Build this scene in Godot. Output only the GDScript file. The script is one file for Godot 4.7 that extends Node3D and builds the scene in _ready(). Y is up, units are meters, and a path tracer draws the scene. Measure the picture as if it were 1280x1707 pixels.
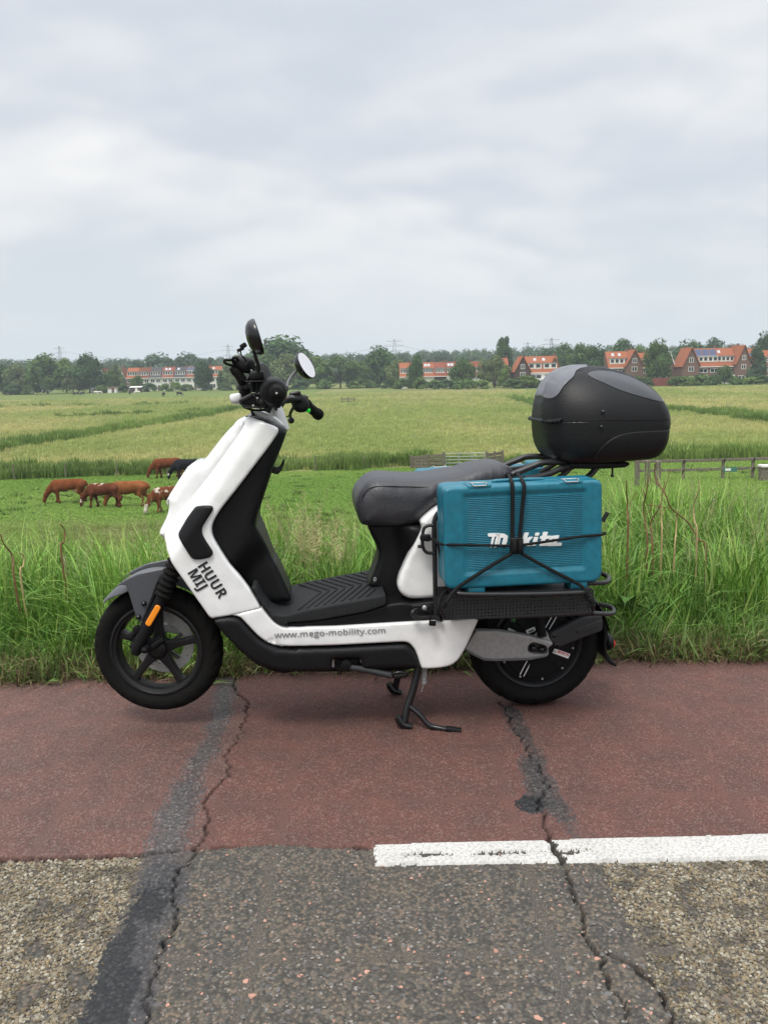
extends Node3D

# ------------------------------------------------------------------ small tools
class MB:
	var v := PackedVector3Array()
	var t := PackedInt32Array()
	var c := PackedColorArray()
	var u := PackedVector2Array()
	var ink := Color.WHITE
	func add(p: Vector3, uv := Vector2.ZERO) -> int:
		v.append(p); c.append(ink); u.append(uv)
		return v.size() - 1
	func tri(a: int, b: int, d: int) -> void:      # counter-clockwise seen from outside
		t.append(a); t.append(d); t.append(b)
	func quad(a: int, b: int, d: int, e: int) -> void:
		tri(a, b, d); tri(a, d, e)
	func face(a: Vector3, b: Vector3, d: Vector3, e: Vector3) -> void:
		quad(add(a), add(b), add(d), add(e))
	func box(at: Vector3, size: Vector3, turn := Basis.IDENTITY, bevel := 0.0) -> void:
		var h := size / 2.0
		if bevel <= 0.0:
			var k := []
			for i in 8:
				k.append(at + turn * Vector3(h.x * (1 if i & 1 else -1), h.y * (1 if i & 2 else -1), h.z * (1 if i & 4 else -1)))
			face(k[4], k[5], k[7], k[6]); face(k[1], k[0], k[2], k[3]); face(k[5], k[1], k[3], k[7])
			face(k[0], k[4], k[6], k[2]); face(k[6], k[7], k[3], k[2]); face(k[0], k[1], k[5], k[4])
			return
		var g := h - Vector3.ONE * bevel
		var f := {}
		for i in 8:
			var s := Vector3(1 if i & 1 else -1, 1 if i & 2 else -1, 1 if i & 4 else -1)
			for a in 3:
				var q := g
				q[a] = h[a]
				f[i * 3 + a] = add(at + turn * (q * s))
		for a in 3:
			var b1 := (a + 1) % 3
			var b2 := (a + 2) % 3
			for side in 2:
				var ix := []
				for o in [[0, 0], [1, 0], [1, 1], [0, 1]]:
					ix.append(f[((side << a) | (o[0] << b1) | (o[1] << b2)) * 3 + a])
				if side == 1: quad(ix[0], ix[1], ix[2], ix[3])
				else: quad(ix[3], ix[2], ix[1], ix[0])
			for s1 in 2:
				for s2 in 2:
					var lo := (s1 << b1) | (s2 << b2)
					var hi := lo | (1 << a)
					var q4 := [f[lo * 3 + b1], f[hi * 3 + b1], f[hi * 3 + b2], f[lo * 3 + b2]]
					if s1 == s2: quad(q4[3], q4[2], q4[1], q4[0])
					else: quad(q4[0], q4[1], q4[2], q4[3])
		for i in 8:
			var odd := ((i & 1) + ((i >> 1) & 1) + ((i >> 2) & 1)) % 2
			if odd == 1: tri(f[i * 3], f[i * 3 + 1], f[i * 3 + 2])
			else: tri(f[i * 3 + 2], f[i * 3 + 1], f[i * 3])
	func bar(a: Vector3, b: Vector3, w: float, h: float, bevel := 0.0) -> void:
		var d := (b - a)
		var x := d.normalized()
		var y := Vector3.UP if absf(x.y) < 0.95 else Vector3.RIGHT
		var z := x.cross(y).normalized()
		y = z.cross(x).normalized()
		box((a + b) / 2.0, Vector3(d.length(), h, w), Basis(x, y, z), bevel)
	func tube(path: Array, radius, sides := 10, caps := true) -> void:
		var n := path.size()
		var side := Vector3.ZERO
		var first := v.size()
		for i in n:
			var dir: Vector3 = (path[mini(i + 1, n - 1)] - path[maxi(i - 1, 0)]).normalized()
			if i == 0:
				side = dir.cross(Vector3.UP if absf(dir.y) < 0.9 else Vector3.RIGHT).normalized()
			else:
				side = (side - dir * side.dot(dir)).normalized()
			var up := side.cross(dir)
			var r: float = radius[i] if radius is Array else radius
			for k in sides:
				var a := TAU * k / sides
				add(path[i] + (side * cos(a) + up * sin(a)) * r)
		for i in n - 1:
			for k in sides:
				var k2 := (k + 1) % sides
				quad(first + i * sides + k2, first + i * sides + k, first + (i + 1) * sides + k, first + (i + 1) * sides + k2)
		if caps:
			for e in 2:
				var base := first + (n - 1) * sides * e
				var m := add(path[(n - 1) * e])
				var ring := []
				for k in sides: ring.append(add(v[base + k]))
				for k in sides:
					if e == 0: tri(m, ring[k], ring[(k + 1) % sides])
					else: tri(m, ring[(k + 1) % sides], ring[k])
	# profile: Vector2(radius, along axis); turned about the z axis of «at»
	func lathe(profile: Array, at: Transform3D, segs := 32, from := 0.0, to := TAU, sharp := false) -> void:
		var full := absf(to - from - TAU) < 0.001
		var m := segs if full else segs + 1
		var rows := []
		for i in profile.size():
			var twice := 2 if sharp and i > 0 and i < profile.size() - 1 else 1
			for w in twice:
				var row := []
				for k in m:
					var a := from + (to - from) * k / segs
					row.append(add(at * Vector3(cos(a) * profile[i].x, sin(a) * profile[i].x, profile[i].y)))
				rows.append(row)
		var i := 0
		while i < rows.size() - 1:
			for k in segs:
				var k2 := (k + 1) % m
				quad(rows[i][k], rows[i][k2], rows[i + 1][k2], rows[i + 1][k])
			i += 2 if sharp else 1
	func ball(at: Vector3, r: Vector3, turn := Basis.IDENTITY, seg := 12, rings := 8) -> void:
		var first := v.size()
		for i in rings + 1:
			var b := PI * i / rings
			for k in seg:
				var a := TAU * k / seg
				add(at + turn * (Vector3(sin(b) * cos(a), cos(b), sin(b) * sin(a)) * r))
		for i in rings:
			for k in seg:
				var k2 := (k + 1) % seg
				quad(first + i * seg + k2, first + (i + 1) * seg + k2, first + (i + 1) * seg + k, first + i * seg + k)
	func append(o: MB, at := Transform3D.IDENTITY) -> void:
		var n := v.size()
		for p in o.v: v.append(at * p)
		c.append_array(o.c); u.append_array(o.u)
		for i in o.t: t.append(i + n)
	func mesh(smooth := true, colors := false, uvs := false) -> ArrayMesh:
		var a := []
		a.resize(Mesh.ARRAY_MAX)
		if smooth:
			var n := PackedVector3Array()
			n.resize(v.size())
			for i in range(0, t.size(), 3):
				var p := v[t[i]]
				var w := (v[t[i + 2]] - p).cross(v[t[i + 1]] - p)
				n[t[i]] += w; n[t[i + 1]] += w; n[t[i + 2]] += w
			for i in n.size():
				n[i] = n[i].normalized() if n[i].length_squared() > 1e-20 else Vector3.UP
			a[Mesh.ARRAY_VERTEX] = v; a[Mesh.ARRAY_NORMAL] = n; a[Mesh.ARRAY_INDEX] = t
			if colors: a[Mesh.ARRAY_COLOR] = c
			if uvs: a[Mesh.ARRAY_TEX_UV] = u
		else:
			var v2 := PackedVector3Array(); var n2 := PackedVector3Array(); var c2 := PackedColorArray(); var u2 := PackedVector2Array()
			v2.resize(t.size()); n2.resize(t.size()); c2.resize(t.size()); u2.resize(t.size())
			for i in range(0, t.size(), 3):
				var w := (v[t[i + 2]] - v[t[i]]).cross(v[t[i + 1]] - v[t[i]]).normalized()
				for k in 3:
					v2[i + k] = v[t[i + k]]; n2[i + k] = w; c2[i + k] = c[t[i + k]]; u2[i + k] = u[t[i + k]]
			a[Mesh.ARRAY_VERTEX] = v2; a[Mesh.ARRAY_NORMAL] = n2
			if colors: a[Mesh.ARRAY_COLOR] = c2
			if uvs: a[Mesh.ARRAY_TEX_UV] = u2
		var m := ArrayMesh.new()
		m.add_surface_from_arrays(Mesh.PRIMITIVE_TRIANGLES, a)
		return m

var rng := RandomNumberGenerator.new()
var taken := {}
var M := {}

func rnd(a: float, b: float) -> float: return rng.randf_range(a, b)

func numbered(called: String, parent: Node) -> String:
	var key := str(parent.get_instance_id()) + "/" + called
	var n: int = taken.get(key, 0)
	taken[key] = n + 1
	return called if n == 0 else "%s_%03d" % [called, n]

func obj(called: String, shape: Mesh, m: Material, parent: Node = null) -> MeshInstance3D:
	var o := MeshInstance3D.new()
	if parent == null: parent = self
	o.name = numbered(called, parent)
	o.mesh = shape
	o.material_override = m
	parent.add_child(o, true)
	return o

func tag(o: Node, label: String, category := "", group := "", kind := "") -> Node:
	if label: o.set_meta("label", label)
	if category: o.set_meta("category", category)
	if group: o.set_meta("group", group)
	if kind: o.set_meta("kind", kind)
	return o

func thing(called: String, label: String, category: String, at := Vector3.ZERO, turn := 0.0, group := "") -> Node3D:
	var o := Node3D.new()
	o.name = numbered(called, self)
	add_child(o, true)
	o.position = at
	o.rotation.y = turn
	tag(o, label, category, group)
	return o

func copy(source: Node3D, called: String, label: String) -> Node3D:
	var o: Node3D = source.duplicate()
	o.name = numbered(called, self)
	add_child(o, true)
	o.set_meta("label", label)
	return o

func structure(called: String, shape: Mesh, m: Material, label: String) -> MeshInstance3D:
	var o := obj(called, shape, m)
	tag(o, label, called.get_slice("_", called.get_slice_count("_") - 1), "", "structure")
	return o

func heap(called: String, label: String, category: String) -> Node3D:      # something nobody could count, kept under one node
	var o := Node3D.new()
	o.name = numbered(called, self)
	add_child(o, true)
	tag(o, label, category, "", "stuff")
	return o

func many(called: String, shape: Mesh, m: Material, at: Array, tints: Array, label: String, parent: Node = null) -> MultiMeshInstance3D:
	var mm := MultiMesh.new()
	mm.transform_format = MultiMesh.TRANSFORM_3D
	mm.use_colors = tints.size() > 0
	mm.mesh = shape
	mm.instance_count = at.size()
	for i in at.size():
		mm.set_instance_transform(i, at[i])
		if tints.size(): mm.set_instance_color(i, tints[i])
	var o := MultiMeshInstance3D.new()
	if parent == null: parent = self
	o.name = numbered(called, parent)
	o.multimesh = mm
	o.material_override = m
	parent.add_child(o, true)
	tag(o, label, "", "", "stuff")
	return o

func lin(r: float, g: float, b: float) -> Color: return Color(r, g, b).linear_to_srgb()

func mat(color: Color, rough := 0.6, metal := 0.0, spec := 0.5) -> StandardMaterial3D:
	var m := StandardMaterial3D.new()
	m.albedo_color = color
	m.roughness = rough
	m.metallic = metal
	m.metallic_specular = spec
	return m

func tinted(rough := 0.8, spec := 0.3) -> StandardMaterial3D:
	var m := mat(Color.WHITE, rough, 0.0, spec)
	m.vertex_color_use_as_albedo = true
	return m

func noise_tex(freq: float, lo: float, hi: float, size := 512, kind := FastNoiseLite.TYPE_SIMPLEX_SMOOTH, octaves := 4, sd := 1) -> ImageTexture:
	var n := FastNoiseLite.new()
	n.noise_type = kind
	n.frequency = freq
	n.fractal_octaves = octaves
	n.seed = sd
	var im := n.get_seamless_image(size, size)
	im.convert(Image.FORMAT_L8)
	var d := im.get_data()
	for i in d.size():
		d[i] = int(255.0 * (lo + (hi - lo) * d[i] / 255.0))
	return ImageTexture.create_from_image(Image.create_from_data(size, size, false, Image.FORMAT_L8, d))

func grainy(m: StandardMaterial3D, tex: Texture2D, scale: float, bump := 0.0, bump_tex: Texture2D = null) -> StandardMaterial3D:
	m.albedo_texture = tex
	m.uv1_triplanar = true
	m.uv1_world_triplanar = false
	m.uv1_scale = Vector3.ONE * scale
	if bump > 0.0:
		m.heightmap_enabled = true
		m.heightmap_texture = bump_tex if bump_tex else tex
		m.heightmap_scale = bump
	return m

func spline(p: Array, sub := 6) -> Array:
	var out := []
	var n := p.size()
	for i in n - 1:
		var a = p[maxi(i - 1, 0)]
		var b = p[i]
		var c = p[i + 1]
		var d = p[mini(i + 2, n - 1)]
		for k in sub:
			var t := float(k) / sub
			out.append(0.5 * ((2.0 * b) + (c - a) * t + (2.0 * a - 5.0 * b + 4.0 * c - d) * t * t + (3.0 * b - a - 3.0 * c + d) * t * t * t))
	out.append(p[n - 1])
	return out

func rounded(p: Array, r: float, steps := 4) -> Array:     # rounds the corners of a closed outline
	var out := []
	var n := p.size()
	for i in n:
		var a: Vector2 = p[(i + n - 1) % n]
		var b: Vector2 = p[i]
		var c: Vector2 = p[(i + 1) % n]
		var d1: float = minf(r, a.distance_to(b) * 0.48)
		var d2: float = minf(r, c.distance_to(b) * 0.48)
		var s := b + (a - b).normalized() * d1
		var e := b + (c - b).normalized() * d2
		for k in steps + 1:
			var t := float(k) / steps
			out.append(s.lerp(b, t).lerp(b.lerp(e, t), t))
	return out

func resampled(p: Array, step: float) -> PackedVector2Array:
	var out := PackedVector2Array()
	var n := p.size()
	for i in n:
		var a: Vector2 = p[i]
		var b: Vector2 = p[(i + 1) % n]
		var k := maxi(1, int(round(a.distance_to(b) / step)))
		for j in k:
			var q := a.lerp(b, float(j) / k)
			if out.is_empty() or out[out.size() - 1].distance_to(q) > step * 0.2:
				out.append(q)
	if out[0].distance_to(out[out.size() - 1]) < step * 0.2: out.remove_at(out.size() - 1)
	return out

func edge_distance(q: Vector2, poly: PackedVector2Array) -> float:
	var best := 1e9
	var n := poly.size()
	for i in n:
		best = minf(best, q.distance_squared_to(Geometry2D.get_closest_point_to_segment(q, poly[i], poly[(i + 1) % n])))
	return sqrt(best)

# A moulded piece: an outline in x, y with a front at zf(x, y), a back at zb(x, y) and edges rounded by r.
func moulded(mb: MB, outline: Array, zf: Callable, zb: Callable, r := 0.01, grid := 0.014, rings := 3, holes := []) -> void:
	var poly := resampled(outline, grid)
	if Geometry2D.is_polygon_clockwise(poly): poly.reverse()
	var n := poly.size()
	var pts := PackedVector2Array(poly)
	var drop := PackedFloat32Array()
	drop.resize(n)
	drop.fill(r)
	var hole_from := []
	for h in holes:
		var hp := resampled(h, grid * 0.5)
		hole_from.append([pts.size(), hp])
		for q in hp:
			pts.append(q); drop.append(0.0)
	if r > 0.0:
		for k in range(1, rings + 1):
			var th := PI / 2.0 * k / rings
			var d := r * (1.0 - cos(th))
			for i in n:
				var e := (poly[(i + 1) % n] - poly[(i + n - 1) % n]).normalized()
				var q := poly[i] + Vector2(-e.y, e.x) * d
				if Geometry2D.is_point_in_polygon(q, poly) and edge_distance(q, poly) > d * 0.82:
					pts.append(q); drop.append(r * (1.0 - sin(th)))
	var lo := poly[0]
	var hi := poly[0]
	for q in poly:
		lo = lo.min(q); hi = hi.max(q)
	var row := 0
	var y := lo.y + grid * 0.5
	while y < hi.y:
		var x := lo.x + (grid * 0.5 if row % 2 else 0.0)
		while x < hi.x:
			var q := Vector2(x + sin(x * 7919.0 + y * 104729.0) * grid * 0.06, y + cos(x * 6101.0 + y * 3571.0) * grid * 0.06)
			if Geometry2D.is_point_in_polygon(q, poly):
				var d := edge_distance(q, poly)
				var free := d > r + grid * 0.45
				for h in hole_from:
					if free and (Geometry2D.is_point_in_polygon(q, h[1]) or edge_distance(q, h[1]) < grid * 0.3): free = false
				if free:
					pts.append(q); drop.append(0.0)
			x += grid
		row += 1
		y += grid * 0.87
	var tri := Geometry2D.triangulate_delaunay(pts)
	var front := []
	var back := []
	for i in pts.size():
		front.append(mb.add(Vector3(pts[i].x, pts[i].y, float((zf as Callable).call(pts[i])) - drop[i])))
	for i in pts.size():
		back.append(mb.add(Vector3(pts[i].x, pts[i].y, float((zb as Callable).call(pts[i])) + drop[i])))
	for i in range(0, tri.size(), 3):
		var a := tri[i]
		var b := tri[i + 1]
		var c := tri[i + 2]
		var w := (pts[b] - pts[a]).cross(pts[c] - pts[a])
		if absf(w) < 1e-10: continue
		var mid := (pts[a] + pts[b] + pts[c]) / 3.0
		if not Geometry2D.is_point_in_polygon(mid, poly): continue
		var inside_hole := false
		for h in hole_from:
			if Geometry2D.is_point_in_polygon(mid, h[1]): inside_hole = true
		if inside_hole: continue
		if w < 0.0:
			var s := b
			b = c
			c = s
		mb.tri(front[a], front[b], front[c])
		mb.tri(back[a], back[c], back[b])
	var wf := front
	var wb := back
	if r < 0.004:
		wf = []
		wb = []
		for i in n:
			wf.append(mb.add(mb.v[front[i]])); wb.append(mb.add(mb.v[back[i]]))
	for i in n:
		var j := (i + 1) % n
		mb.quad(wf[i], wb[i], wb[j], wf[j])
	for h in hole_from:
		var m: int = h[1].size()
		var cw := Geometry2D.is_polygon_clockwise(h[1])
		for i in m:
			var i1: int = h[0] + i
			var i2: int = h[0] + (i + 1) % m
			var q := [mb.add(mb.v[front[i1]]), mb.add(mb.v[back[i1]]), mb.add(mb.v[back[i2]]), mb.add(mb.v[front[i2]])]
			if cw: mb.quad(q[0], q[1], q[2], q[3])
			else: mb.quad(q[3], q[2], q[1], q[0])

func solid(mb: MB, outline: Array, half: float, r := 0.01, grid := 0.014) -> void:
	moulded(mb, outline, func(_q): return half, func(_q): return -half, r, grid)

func slab(mb: MB, outline: Array, z0: float, z1: float, r := 0.003, grid := 0.014, holes := []) -> void:
	moulded(mb, outline, func(_q): return z1, func(_q): return z0, r, grid, 3, holes)

func mirrored(source: MB) -> MB:        # the same piece on the other side of the centre plane
	var o := MB.new()
	for p in source.v: o.v.append(Vector3(p.x, p.y, -p.z))
	o.c = source.c; o.u = source.u
	for i in range(0, source.t.size(), 3):
		o.t.append(source.t[i]); o.t.append(source.t[i + 2]); o.t.append(source.t[i + 1])
	return o

func letters(words: String, height: float, m: Material, parent: Node, called: String, at: Transform3D, weight := 400, family := "Droid Sans", thick := 0.0012) -> MeshInstance3D:
	var f := SystemFont.new()
	f.font_names = PackedStringArray([family])
	f.font_weight = weight
	var tm := TextMesh.new()
	tm.font = f
	tm.text = words
	tm.font_size = 64
	tm.pixel_size = height / 46.0      # capital height of the face is about 46 of 64
	tm.depth = thick
	tm.horizontal_alignment = HORIZONTAL_ALIGNMENT_LEFT
	tm.vertical_alignment = VERTICAL_ALIGNMENT_BOTTOM
	tm.curve_step = 2.0
	var o := obj(called, tm, m, parent)
	o.transform = at
	return o

# ------------------------------------------------------------------ the scene
func _ready() -> void:
	rng.seed = 20240611
	var cam := Camera3D.new()
	cam.name = "camera"
	cam.fov = 63.4718
	cam.near = 0.05
	cam.far = 6000.0
	cam.transform = Transform3D(Basis(Vector3(0.9997807, -0.0206441, 0.0035222), Vector3(0.0209424, 0.9855394, -0.1681475), Vector3(0.0000000, 0.1681844, 0.9857555)), Vector3(0, 1.19, 0))
	add_child(cam)
	cam.current = true
	var env := Environment.new()
	env.background_mode = Environment.BG_SKY
	env.sky = Sky.new()
	var pano := PanoramaSkyMaterial.new()
	pano.panorama = overcast_sky()
	pano.energy_multiplier = 1.0
	env.sky.sky_material = pano
	env.tonemap_mode = Environment.TONE_MAPPER_LINEAR
	env.tonemap_exposure = 1.06
	env.sdfgi_enabled = true
	env.ssao_enabled = true
	env.ssil_enabled = true
	env.fog_enabled = true
	env.fog_density = 0.00036
	env.fog_light_color = Color(0.86, 0.9, 0.93)
	var we := WorldEnvironment.new()
	we.name = "environment"
	we.environment = env
	add_child(we)
	var sun := DirectionalLight3D.new()
	sun.name = "sun"
	sun.light_color = Color(1.0, 0.975, 0.94)
	sun.light_energy = 0.68
	sun.light_angular_distance = 18.0
	sun.shadow_enabled = true
	sun.rotation_degrees = Vector3(-60.0, -24.0, 0.0)
	add_child(sun)

	materials()
	build_terrain()
	build_road()
	build_verge()
	build_fields()
	build_distance()
	build_cows()
	build_fences()
	build_scooter()
	build_luggage()

func overcast_sky() -> ImageTexture:
	var w := 1024
	var h := 512
	var n := FastNoiseLite.new()
	n.seed = 7
	n.noise_type = FastNoiseLite.TYPE_SIMPLEX_SMOOTH
	n.fractal_octaves = 6
	n.fractal_gain = 0.52
	n.frequency = 0.55
	var n2 := FastNoiseLite.new()
	n2.seed = 31
	n2.noise_type = FastNoiseLite.TYPE_SIMPLEX_SMOOTH
	n2.fractal_octaves = 5
	n2.frequency = 1.3
	# thinner places in the cloud where more light comes through: direction, strength, width
	var glow := []
	var thin := [Vector3(0.375, 1.5074, -1), Vector3(-0.2936, 1.5579, -1), Vector3(-0.3823, 1.5033, -1), Vector3(0.1113, 1.4586, -1), Vector3(0.4312, 1.4683, -1), Vector3(-0.0217, 1.5834, -1), Vector3(-0.2006, 1.4871, -1)]
	for i in 7: glow.append([(thin[i] - Vector3(0, 1.19, 0)).normalized(), [1.0, 1.2, 0.5, 0.55, 0.8, 0.5, 0.25][i], [0.13, 0.06, 0.12, 0.1, 0.1, 0.08, 0.12][i]])
	var d := PackedFloat32Array()
	d.resize(w * h * 3)
	for j in h:
		var el := PI * (0.5 - (j + 0.5) / h)
		var sy := sin(el)
		var cy := cos(el)
		for i in w:
			var az := TAU * ((i + 0.5) / w - 0.5)
			var dx := sin(az) * cy
			var dz := -cos(az) * cy
			var s := 1.0 / (maxf(sy, 0.0) + 0.3)
			var p := Vector3(dx * s * 1.25, sy * 3.0, dz * s * 1.9)
			var big := n.get_noise_3dv(p * 0.8)
			var small := n2.get_noise_3dv(p * 1.6 + Vector3(big, 0, big) * 0.8)
			var f := clampf(0.5 + 0.85 * big + 0.5 * small, 0.0, 1.0)
			f = f * f * (3.0 - 2.0 * f) * 0.8
			var dir := Vector3(dx, sy, dz)
			for g in glow:
				f += g[1] * exp(-pow(dir.angle_to(g[0]) / g[2], 2.0)) * (0.8 + 1.3 * small)
			f = clampf(f, 0.0, 1.0)
			var low := clampf(1.0 - sy / 0.2, 0.0, 1.0)
			f = lerpf(f, 0.42, low * low * 0.7)
			var dark := Vector3(0.61, 0.66, 0.735)
			var pale := Vector3(0.90, 0.905, 0.90)
			var col := dark.lerp(pale, f)
			var bright := smoothstep(0.72, 1.0, f)
			col += Vector3(0.17, 0.14, 0.085) * bright
			col = col.lerp(Vector3(0.69, 0.755, 0.78), low * 0.7)
			col *= 1.0 + 1.9 * smoothstep(0.34, 0.95, sy)
			if sy < 0.0:
				col = Vector3(0.69, 0.755, 0.78).lerp(Vector3(0.16, 0.17, 0.12), smoothstep(0.0, -0.12, sy))
			var k := (j * w + i) * 3
			d[k] = col.x; d[k + 1] = col.y; d[k + 2] = col.z
	return ImageTexture.create_from_image(Image.create_from_data(w, h, false, Image.FORMAT_RGBF, d.to_byte_array()))

func materials() -> void:
	var fine := noise_tex(0.06, 0.82, 1.0, 256, FastNoiseLite.TYPE_SIMPLEX, 4, 3)
	var speck := noise_tex(0.35, 0.0, 1.0, 256, FastNoiseLite.TYPE_VALUE, 2, 9)
	M.white_paint = grainy(mat(lin(0.82, 0.82, 0.81), 0.32), noise_tex(0.02, 0.93, 1.0, 512, FastNoiseLite.TYPE_SIMPLEX, 6, 61), 1.1)
	M.white_paint.clearcoat_enabled = true
	M.white_paint.clearcoat = 0.9
	M.white_paint.clearcoat_roughness = 0.08
	M.white_shade = mat(lin(0.72, 0.72, 0.71), 0.4)
	M.black_plastic = grainy(mat(lin(0.0075, 0.0075, 0.0085), 0.48, 0.0, 0.33), noise_tex(0.1, 0.8, 1.0, 256, FastNoiseLite.TYPE_SIMPLEX, 3, 5), 3.0, 0.03, speck)
	M.black_matt = grainy(mat(lin(0.006, 0.006, 0.007), 0.6, 0.0, 0.3), fine, 4.0)
	M.black_gloss = mat(lin(0.008, 0.008, 0.009), 0.25)
	M.grey_plastic = grainy(mat(lin(0.03, 0.031, 0.034), 0.5, 0.0, 0.45), fine, 4.0)
	M.fender = mat(lin(0.07, 0.073, 0.082), 0.3)
	M.seat = grainy(mat(lin(0.04, 0.04, 0.047), 0.45, 0.0, 0.5), fine, 6.0, 0.05, speck)
	M.rubber = grainy(mat(lin(0.0105, 0.0100, 0.0095), 0.8, 0.0, 0.25), noise_tex(0.05, 0.7, 1.0, 256, FastNoiseLite.TYPE_SIMPLEX, 4, 6), 5.0)
	M.mat_rubber = grainy(mat(lin(0.022, 0.023, 0.024), 0.7, 0.0, 0.3), fine, 5.0, 0.03, speck)
	M.rim = mat(lin(0.009, 0.009, 0.010), 0.42, 0.0, 0.4)
	M.disc_steel = mat(lin(0.45, 0.44, 0.43), 0.5, 0.1)
	M.steel = mat(lin(0.42, 0.42, 0.41), 0.4, 0.5)
	M.alloy = grainy(mat(lin(0.36, 0.357, 0.35), 0.5, 0.3), noise_tex(0.03, 0.88, 1.0, 256, FastNoiseLite.TYPE_SIMPLEX, 5, 16), 5.0, 0.03, speck)
	M.alloy_dark = mat(lin(0.12, 0.12, 0.12), 0.5, 0.3)
	M.silver = mat(lin(0.5, 0.5, 0.49), 0.35, 0.5)
	M.amber = mat(lin(0.85, 0.27, 0.015), 0.3)
	M.red = mat(lin(0.5, 0.012, 0.01), 0.3)
	M.green = mat(lin(0.02, 0.75, 0.04), 0.4)
	M.decal_black = mat(lin(0.012, 0.012, 0.016), 0.5)
	M.decal_grey = mat(lin(0.15, 0.15, 0.16), 0.5)
	M.decal_white = mat(lin(0.8, 0.8, 0.79), 0.45)
	M.mirror_glass = mat(lin(0.9, 0.9, 0.92), 0.02, 1.0)
	M.clear_lens = mat(lin(0.75, 0.76, 0.78), 0.12)
	M.case_teal = grainy(mat(lin(0.008, 0.155, 0.225), 0.42, 0.0, 0.5), noise_tex(0.03, 0.86, 1.0, 256, FastNoiseLite.TYPE_SIMPLEX, 5, 26), 3.0, 0.03, speck)
	M.cord = grainy(mat(lin(0.017, 0.017, 0.018), 0.8, 0.0, 0.3), noise_tex(0.2, 0.5, 1.0, 128, FastNoiseLite.TYPE_VALUE, 2, 14), 30.0)
	M.rack = mat(lin(0.012, 0.012, 0.013), 0.4)
	M.box_black = grainy(mat(lin(0.008, 0.008, 0.009), 0.46, 0.0, 0.36), fine, 5.0, 0.05, speck)
	M.box_grey = mat(lin(0.105, 0.107, 0.123), 0.25)
	M.box_smoke = grainy(mat(lin(0.045, 0.05, 0.057), 0.3), fine, 6.0)
	M.leaf = tinted(0.75, 0.25)
	M.leaf.backlight_enabled = true
	M.leaf.backlight = Color(0.45, 0.45, 0.45)
	M.blade = tinted(0.55, 0.35)
	M.blade.backlight_enabled = true
	M.blade.backlight = Color(0.5, 0.5, 0.5)
	M.bark = grainy(mat(lin(0.08, 0.065, 0.05), 0.95, 0.0, 0.2), fine, 1.0)
	M.wood = grainy(mat(lin(0.27, 0.235, 0.19), 0.9, 0.0, 0.2), noise_tex(0.02, 0.6, 1.0, 256, FastNoiseLite.TYPE_SIMPLEX, 5, 8), 1.3)
	M.galv = mat(lin(0.36, 0.37, 0.36), 0.5, 0.3)
	M.window = mat(lin(0.03, 0.035, 0.04), 0.1)
	M.house_white = mat(lin(0.68, 0.67, 0.62), 0.8)
	M.solar = mat(lin(0.015, 0.022, 0.05), 0.15)
	M.tinted = tinted(0.85, 0.25)

# ------------------------------------------------------------------ ground
func edge_z(x: float) -> float:                 # where the cycle path ends and the grass begins
	return -3.187 - 0.0358 * (x + 1.56) + 0.02 * sin(x * 5.3) + 0.012 * sin(x * 17.0 + 1.0) + 0.014 * sin(x * 9.1 + 2.0) + 0.01 * sin(x * 31.0)

func ground_y(x: float, z: float) -> float:
	var d := -z
	var e := -edge_z(x)
	if d < e: return -0.03
	var shoulder := lerpf(0.9, 1.9, smoothstep(-0.6, 1.6, x))
	var s := d - e
	var y := -0.012 - 0.05 * smoothstep(0.0, shoulder, s)
	if s > shoulder:
		y -= (s - shoulder) * 0.46 * smoothstep(0.0, 1.2, s - shoulder)
	return maxf(y, -5.0)

func line_x(p: Array, z: float) -> float:       # x on a line of Vector2(x, z) points at that z, nan outside
	for i in p.size() - 1:
		var a: Vector2 = p[i]
		var b: Vector2 = p[i + 1]
		if (z >= a.y and z < b.y) or (z >= b.y and z < a.y):
			return lerpf(a.x, b.x, (z - a.y) / (b.y - a.y))
	return NAN

func line_z(p: Array, x: float) -> float:
	if x <= p[0].x: return p[0].y
	for i in p.size() - 1:
		if x < p[i + 1].x: return lerpf(p[i].y, p[i + 1].y, (x - p[i].x) / (p[i + 1].x - p[i].x))
	return p[p.size() - 1].y

func chips(freq: float, tones: Array, size := 512, sd := 1) -> Array:     # [colour, relief] of packed stone grains
	var n := FastNoiseLite.new()
	n.noise_type = FastNoiseLite.TYPE_CELLULAR
	n.cellular_return_type = FastNoiseLite.RETURN_CELL_VALUE
	n.frequency = freq
	n.fractal_type = FastNoiseLite.FRACTAL_NONE
	n.seed = sd
	var a := n.get_seamless_image(size, size, false, false, 0.06, false)
	a.convert(Image.FORMAT_L8)
	var q := n.duplicate()
	q.cellular_return_type = FastNoiseLite.RETURN_DISTANCE
	var b: Image = q.get_seamless_image(size, size, true, false, 0.06, true)
	b.convert(Image.FORMAT_L8)
	var da := a.get_data()
	var db := b.get_data()
	var out := PackedByteArray()
	out.resize(size * size * 3)
	var m := tones.size()
	for i in da.size():
		var c: Color = tones[clampi(int((da[i] * 37 % 256) / 256.0 * m), 0, m - 1)]
		var g := 0.75 + 0.25 * db[i] / 255.0
		out[i * 3] = int(c.r * 255.0 * g); out[i * 3 + 1] = int(c.g * 255.0 * g); out[i * 3 + 2] = int(c.b * 255.0 * g)
	return [ImageTexture.create_from_image(Image.create_from_data(size, size, false, Image.FORMAT_RGB8, out)), ImageTexture.create_from_image(b)]

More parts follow.
